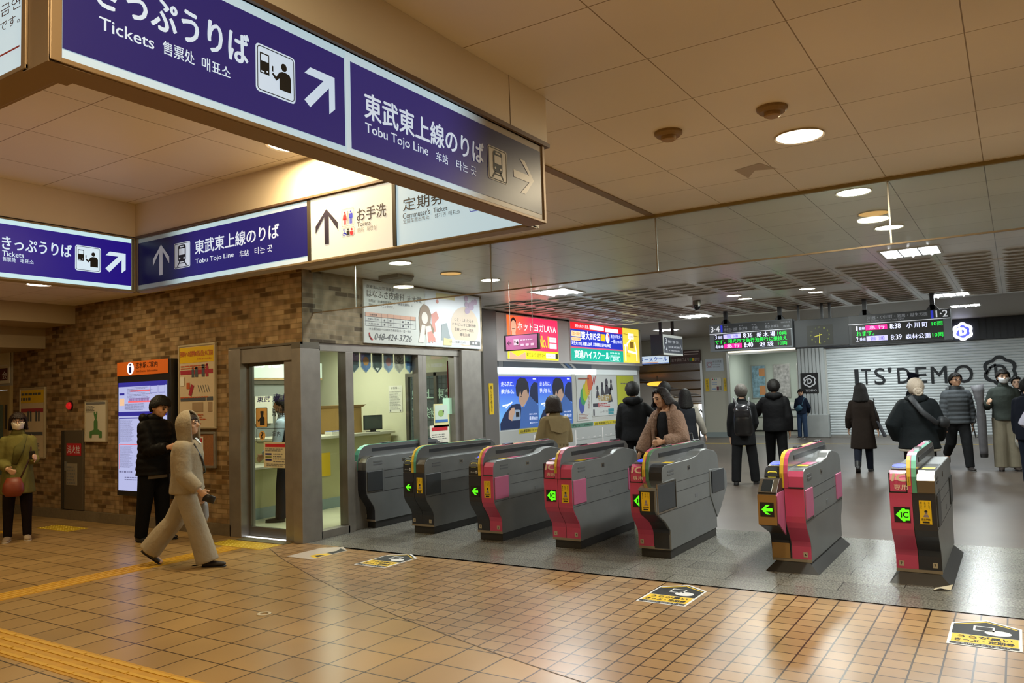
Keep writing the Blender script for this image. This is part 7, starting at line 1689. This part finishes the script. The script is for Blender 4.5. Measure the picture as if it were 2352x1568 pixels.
# --- man with backpack
p = Person('grey haired man in dark coat with a black leather backpack, seen from behind', -3.95, 13.4, 10, 1.685, legs=((-6, 4, 5), (8, 4, 6)), arms=(((-.16, -.02, -1), (-.05, .12, -1)), ((.14, .1, -1), (-.3, .6, -.6))), head=(12, 0, 0))
p.body(SKIN2, .010); p.hair('short', mat('hair_grey', '#4a443e', .5, bump=.5, bscale=90), fringe=56); p.face(brow=M_GREYT)
p.trousers(fabric('charcoal_trousers', '#1e1f21'), (.06, .05, .048, .046)); p.shoes(M_BLACK); p.top(fabric('dark_coat', '#1e1f21'), hem=.13, flare=.008, ease=.016, name='coat')
b_ = held(p, 'backpack', 'black leather backpack with shiny flap on the back of the grey haired man', 'bag', (.02, -.14, .50))
hb(p, MB().tube([(.02, -.135, .50), (.02, -.14, .53), (.02, -.145, .66), (.02, -.14, .76), (.02, -.13, .795)], [(.075, .05), (.092, .062), (.09, .062), (.078, .05), (.04, .03)], 18, ups=(0, 1, 0), sq=.7), 'pack_body', mat('leather_black', '#1a1a1c', .28, bump=.3, bscale=8), b_, smooth=True)
hb(p, MB().tube([(.02, -.16, .80), (.02, -.185, .755), (.02, -.20, .68)], [(.06, .02), (.082, .03), (.07, .014)], 14, ups=(0, 1, 0)), 'flap', mat('leather_shine', '#2c2c30', .15), b_, smooth=True)
for sg in (-1, 1): hb(p, MB().tube([(.02 + sg * .05, -.10, .79), (sg * .075, -.02, .86), (sg * .08, .06, .80)], [(.016, .005)] * 3, 8), 'strap', mat('strap_grey', '#8a8c90', .4), b_, smooth=True)
# --- man in black jacket with phone to ear
p = Person('man in black jacket walking away with a hand to his ear', -3.70, 14.55, 12, 1.755, legs=((10, 4, 2), (-12, 34, 2)), arms=(((-.55, .45, -.7), (.55, .35, .95)), ((.18, -.05, -1), (.06, .15, -1))))
p.body(SKIN, .011); p.hair('short', HAIRB, fringe=58, thick=.014); p.face(); p.trousers(fabric('black_trousers', ''), (.06, .048, .042, .038)); p.shoes(mat('sneaker_white', '#d2d6da', .5), M_WHITE); o = p.top(fabric('black_parka', '#0f0f11', .7), hem=.05, ease=.03, arm=(.055, .05, .042), name='parka'); p.hood_down(fabric('black_parka', ''), o)
# --- boy
p = Person('boy in navy fleece with teal shoulder bag leaning at the white pillar', -5.72, 25.75, 170, 1.53, legs=((2, 2, 2), (2, 2, 2)), arms=(((-.35, -.25, -1), (.3, -.5, -.7)), ((.35, -.25, -1), (-.3, -.5, -.7))), head=(20, -6, 0), wide=.92)
p.body(SKIN, .014); p.hair('short', HAIRB, fringe=70, thick=.012); p.face(); p.trousers(fabric('blue_jeans', '#33445e'), (.058, .048, .044, .042)); p.shoes(mat('shoe_brown', '#3a2f2a', .6), M_WHITE); p.top(fabric('navy_fleece', '#1a2232'), hem=.03, ease=.014)
b_ = held(p, 'shoulder_bag', 'teal shoulder bag across the front of the boy', 'bag', (.0, .11, .58)); hb(p, MB().tube([(-.04, .105, .66), (0, .115, .62), (.06, .11, .58)], [(.05, .03), (.06, .034), (.04, .024)], 14), 'bag_body', mat('bag_teal', '#2c5468', .6), b_, smooth=True); hb(p, MB().tube([(-.05, .10, .68), (-.085, .03, .84), (-.05, -.06, .82)], .008, 8), 'strap', mat('bag_teal', ''), b_)
# --- woman in long dark coat
p = Person('woman with long black hair in long dark brown coat walking away before the shutter', -2.46, 15.9, 4, 1.625, legs=((-10, 22, 1), (8, 2, 0)), arms=(((-.3, .08, -1), (-.1, .45, -.9)), ((.3, -.05, -1), (.12, .1, -1))))
p.body(SKIN2, .012); p.hair('long', HAIRB, L=.12, fringe=62, thick=.018); p.face(); p.trousers(fabric('navy_trousers', ''), (.055, .045, .04, .034)); p.shoes(M_BLACK, boot=.25); p.top(fabric('brown_coat', '#241d19'), hem=.26, flare=.028, ease=.016, name='long_coat')
b_ = held(p, 'handbag', 'dark navy tote at the right side of the woman in the long coat', 'bag', (.18, -.02, .42)); hb(p, MB().add([(.15, -.09, .58), (.17, -.09, .58), (.245, -.10, .40), (.215, -.10, .40), (.15, .07, .58), (.17, .07, .58), (.245, .09, .40), (.215, .09, .40)], [(0, 1, 2, 3), (4, 5, 6, 7), (0, 1, 5, 4), (1, 2, 6, 5), (2, 3, 7, 6), (3, 0, 4, 7)]), 'bag_body', mat('bag_navy', '#1b1c26', .5), b_, bevel=.01); hb(p, MB().tube([(.155, -.06, .57), (.135, -.02, .83), (.155, .05, .57)], .006, 8), 'handle', M_BLACK, b_, smooth=True)
# --- station officer with cap
p = Person('station officer in dark uniform and peaked cap with face mask', -1.93, 19.5, -60, 1.77, arms=(((-.15, .05, -1), (0, .3, -1)), ((.15, .05, -1), (0, .3, -1))))
p.body(SKIN2, .013); p.face(mask=mat('mask_blue', '#d8dce0', .7)); p.hair('short', HAIRB, fringe=46, thick=.004); p.trousers(fabric('navy_uniform', '#171a22')); p.shoes(M_BLACK); p.top(fabric('navy_uniform', ''), hem=.06, ease=.014, name='uniform_jacket')
c_ = p.finish(MB().tube([p.P((0, 0, .030)), p.P((0, 0, .048)), p.P((0, .0, .062)), p.P((0, .006, .082)), p.P((0, .008, .088))], [(.052, .062), (.052, .062), (.062, .074), (.066, .080), (.05, .06)], 22, ups=p.hm @ Vector((0, 1, 0))), 'cap', fabric('cap_navy', '#161a26'), 0, 0)
p.finish(MB().add([tuple(p.P((-.045, .045, .034))), tuple(p.P((-.03, .085, .024))), tuple(p.P((.03, .085, .024))), tuple(p.P((.045, .045, .034)))], [(0, 1, 2, 3)]), 'cap_peak', M_BLACK, 0, 0, c_)
# --- blonde woman with bun, big dark jacket
p = Person('person with blond bun in oversized black jacket seen from behind beside the officer', -1.15, 11.95, 8, 1.665, lean=2, legs=((4, 4, 1), (-6, 8, 1)), arms=(((-.5, .0, -.9), (.25, .3, -.9)), ((.3, .05, -1), (.0, .6, -.7))), wide=1.0)
BL = mat('hair_blond', '#a39482', .5, bump=.5, bscale=90)
p.body(SKIN2, .011); p.hair('bun', BL, fringe=58); p.face(brow=BL); p.trousers(fabric('black_trousers', ''), (.07, .062, .06, .06)); p.shoes(M_BLACK)
BJ = fabric('oversize_black', '#14181a', .75, .1, .6, 7)
o = p.top(BJ, hem=.09, flare=.02, ease=.042, arm=(.066, .070, .055), name='oversize_jacket'); p.hood_down(BJ, o)
p.finish(MB().tube([p.pel + Vector((0, 0, -.08)), p.pel + Vector((0, 0, -.105))], [(.152, .134), (.15, .13)], 20, ups=(0, 1, 0)), 'shirt_hem', M_PAPER, 0, 0)
b_ = held(p, 'sling_bag', 'dark sling bag strap across the back of the blond bun person', 'bag', tuple(p.chest + Vector((0, -.12, 0)))); hb(p, MB().tube([p.shl + Vector((-.05, -.10, .05)), p.chest + Vector((.03, -.15, .02)), p.waist + Vector((.12, -.13, .05)), p.waist + Vector((.17, -.03, .04))], [(.022, .006)] * 4, 8), 'strap', mat('strap_slate', '#222428', .6), b_, smooth=True)
hb(p, MB().tube([p.waist + Vector((.16, -.08, .06)), p.waist + Vector((.19, .02, .04)), p.waist + Vector((.18, .10, .03))], [(.04, .03), (.055, .04), (.04, .03)], 12), 'bag_body', mat('sling_black', '#1b1d20', .6), b_, smooth=True)
# --- man with glasses in grey puffer, walking
p = Person('smiling man with glasses in grey padded jacket walking by the shutter', -.95, 16.7, 196, 1.785, legs=((16, 4, 1), (-20, 40, 1)), arms=(((-.2, -.12, -1), (-.05, .1, -1)), ((.2, .1, -1), (.05, .25, -1))), head=(16, 2, 0))
p.body(SKIN, .011); p.face(glasses=True, smile=True); p.hair('short', HAIRB, fringe=60, thick=.014); p.trousers(fabric('charcoal_trousers', '')); p.shoes(mat('trainer_dark', ''), M_GREYT)
o = p.top(fabric('grey_puffer', '#4a4e52', .6), hem=.045, ease=.024, puff=.008, arm=(.052, .048, .04), name='padded_jacket'); p.hood_down(fabric('grey_hood', '#6d7072'), o)
# --- man in green jacket with long wrapped bag
p = Person('man in dark green jacket, face mask and pale wide trousers holding a long grey bag', -.20, 16.75, 186, 1.79, legs=((2, 2, 2), (6, 6, 2)), arms=(((-.15, .05, -1), (.02, .25, -1)), ((.42, .1, -1), (-.05, .85, .35))), head=(8, -4, 0))
p.body(SKIN2, .010, curl=.9); p.face(mask=mat('mask_blue', '')); p.hair('short', HAIRB, fringe=60, thick=.014); p.trousers(fabric('khaki_trousers', '#8a8372', .8, .08, .5, 8), (.07, .066, .064, .064)); p.shoes(mat('shoe_brown', '')); p.top(fabric('green_jacket', '#3a403c'), hem=.03, ease=.02, name='jacket')
b_ = held(p, 'long_bag', 'long grey wrapped instrument bag held upright by the man in the green jacket', 'bag', (.22, .13, .16)); hb(p, MB().tube([(.215, .10, .16), (.215, .10, .20), (.215, .105, .55), (.22, .11, .66), (.225, .11, .80), (.235, .115, .86)], [(.035, .03), (.038, .032), (.042, .034), (.03, .026), (.052, .03), (.06, .012)], 14, ups=(0, 1, 0)), 'bag_body', mat('long_bag_grey', '#5c5b60', .6, noise=.15, bump=.4, bscale=12), b_, smooth=True); hb(p, MB().tube([(.215, .10, .135), (.215, .10, .17)], [(.034, .03), (.038, .032)], 14), 'foot', M_BLACK, b_); hb(p, MB().tube([(.25, .10, .58), (.29, .09, .45), (.275, .09, .33), (.25, .10, .34)], .006, 8), 'strap', M_BLACK, b_, smooth=True)
b_ = held(p, 'shopping_bag', 'crumpled translucent white carrier bag hanging beside the man in the green jacket', 'bag', (-.13, .08, .26)); hb(p, MB().tube([p.arm[0][2] + Vector((0, .03, -.05)), (-.11, .09, .36), (-.115, .09, .30), (-.12, .09, .25), (-.11, .09, .22)], [(.01, .01), (.045, .03), (.06, .038), (.055, .036), (.03, .02)], 16), 'bag_body', mat('carrier_white', '#a9a79f', .35, noise=.2, bump=.9, bscale=14), b_, smooth=True)
# --- woman behind, at the right
p = Person('woman with tied back dark hair and pale collar, partly hidden at the right edge', .02, 18.9, 175, 1.66)
p.body(SKIN2, .013); p.face(); p.hair('bun', HAIRB, fringe=48); p.trousers(fabric('black_trousers', '')); p.shoes(M_BLACK); o = p.top(fabric('black_jacket', ''), hem=.06, ease=.016); p.finish(MB().tube([p.shl + p.sp * .02, p.shl + p.sp * .045], [(.062, .058), (.05, .048)], 16, ups=p.fw), 'pale_collar', mat('collar_pale', '#b9b4b4', .8), 0, 0)
# --- people at the right edge
p = Person('person in dark navy coat at the right edge turned towards the shutter', .13, 14.4, -20, 1.63, arms=(((-.14, .05, -1), (.0, .1, -1)), ((.14, .05, -1), (0, .2, -1))))
p.body(SKIN2, .013); p.hair('short', HAIRB, fringe=60, thick=.014); p.face(); p.trousers(fabric('navy_trousers', ''), (.062, .052, .05, .048)); p.shoes(M_BLACK); p.top(fabric('navy_coat', '#171a24'), hem=.10, ease=.02, name='coat')
p = Person('person in pale lilac sweater cut off by the right edge', .38, 12.0, -10, 1.66, arms=(((-.6, -.25, -1), (.4, .6, -.3)), ((.2, .05, -1), (0, .2, -1))))
p.body(SKIN2, .013); p.hair('short', HAIRB, fringe=60); p.face(); p.trousers(fabric('black_trousers', '')); p.shoes(M_BLACK); p.top(fabric('lilac_sweater', '#8f8c98'), hem=.02, ease=.03, arm=(.06, .055, .045), name='sweater')
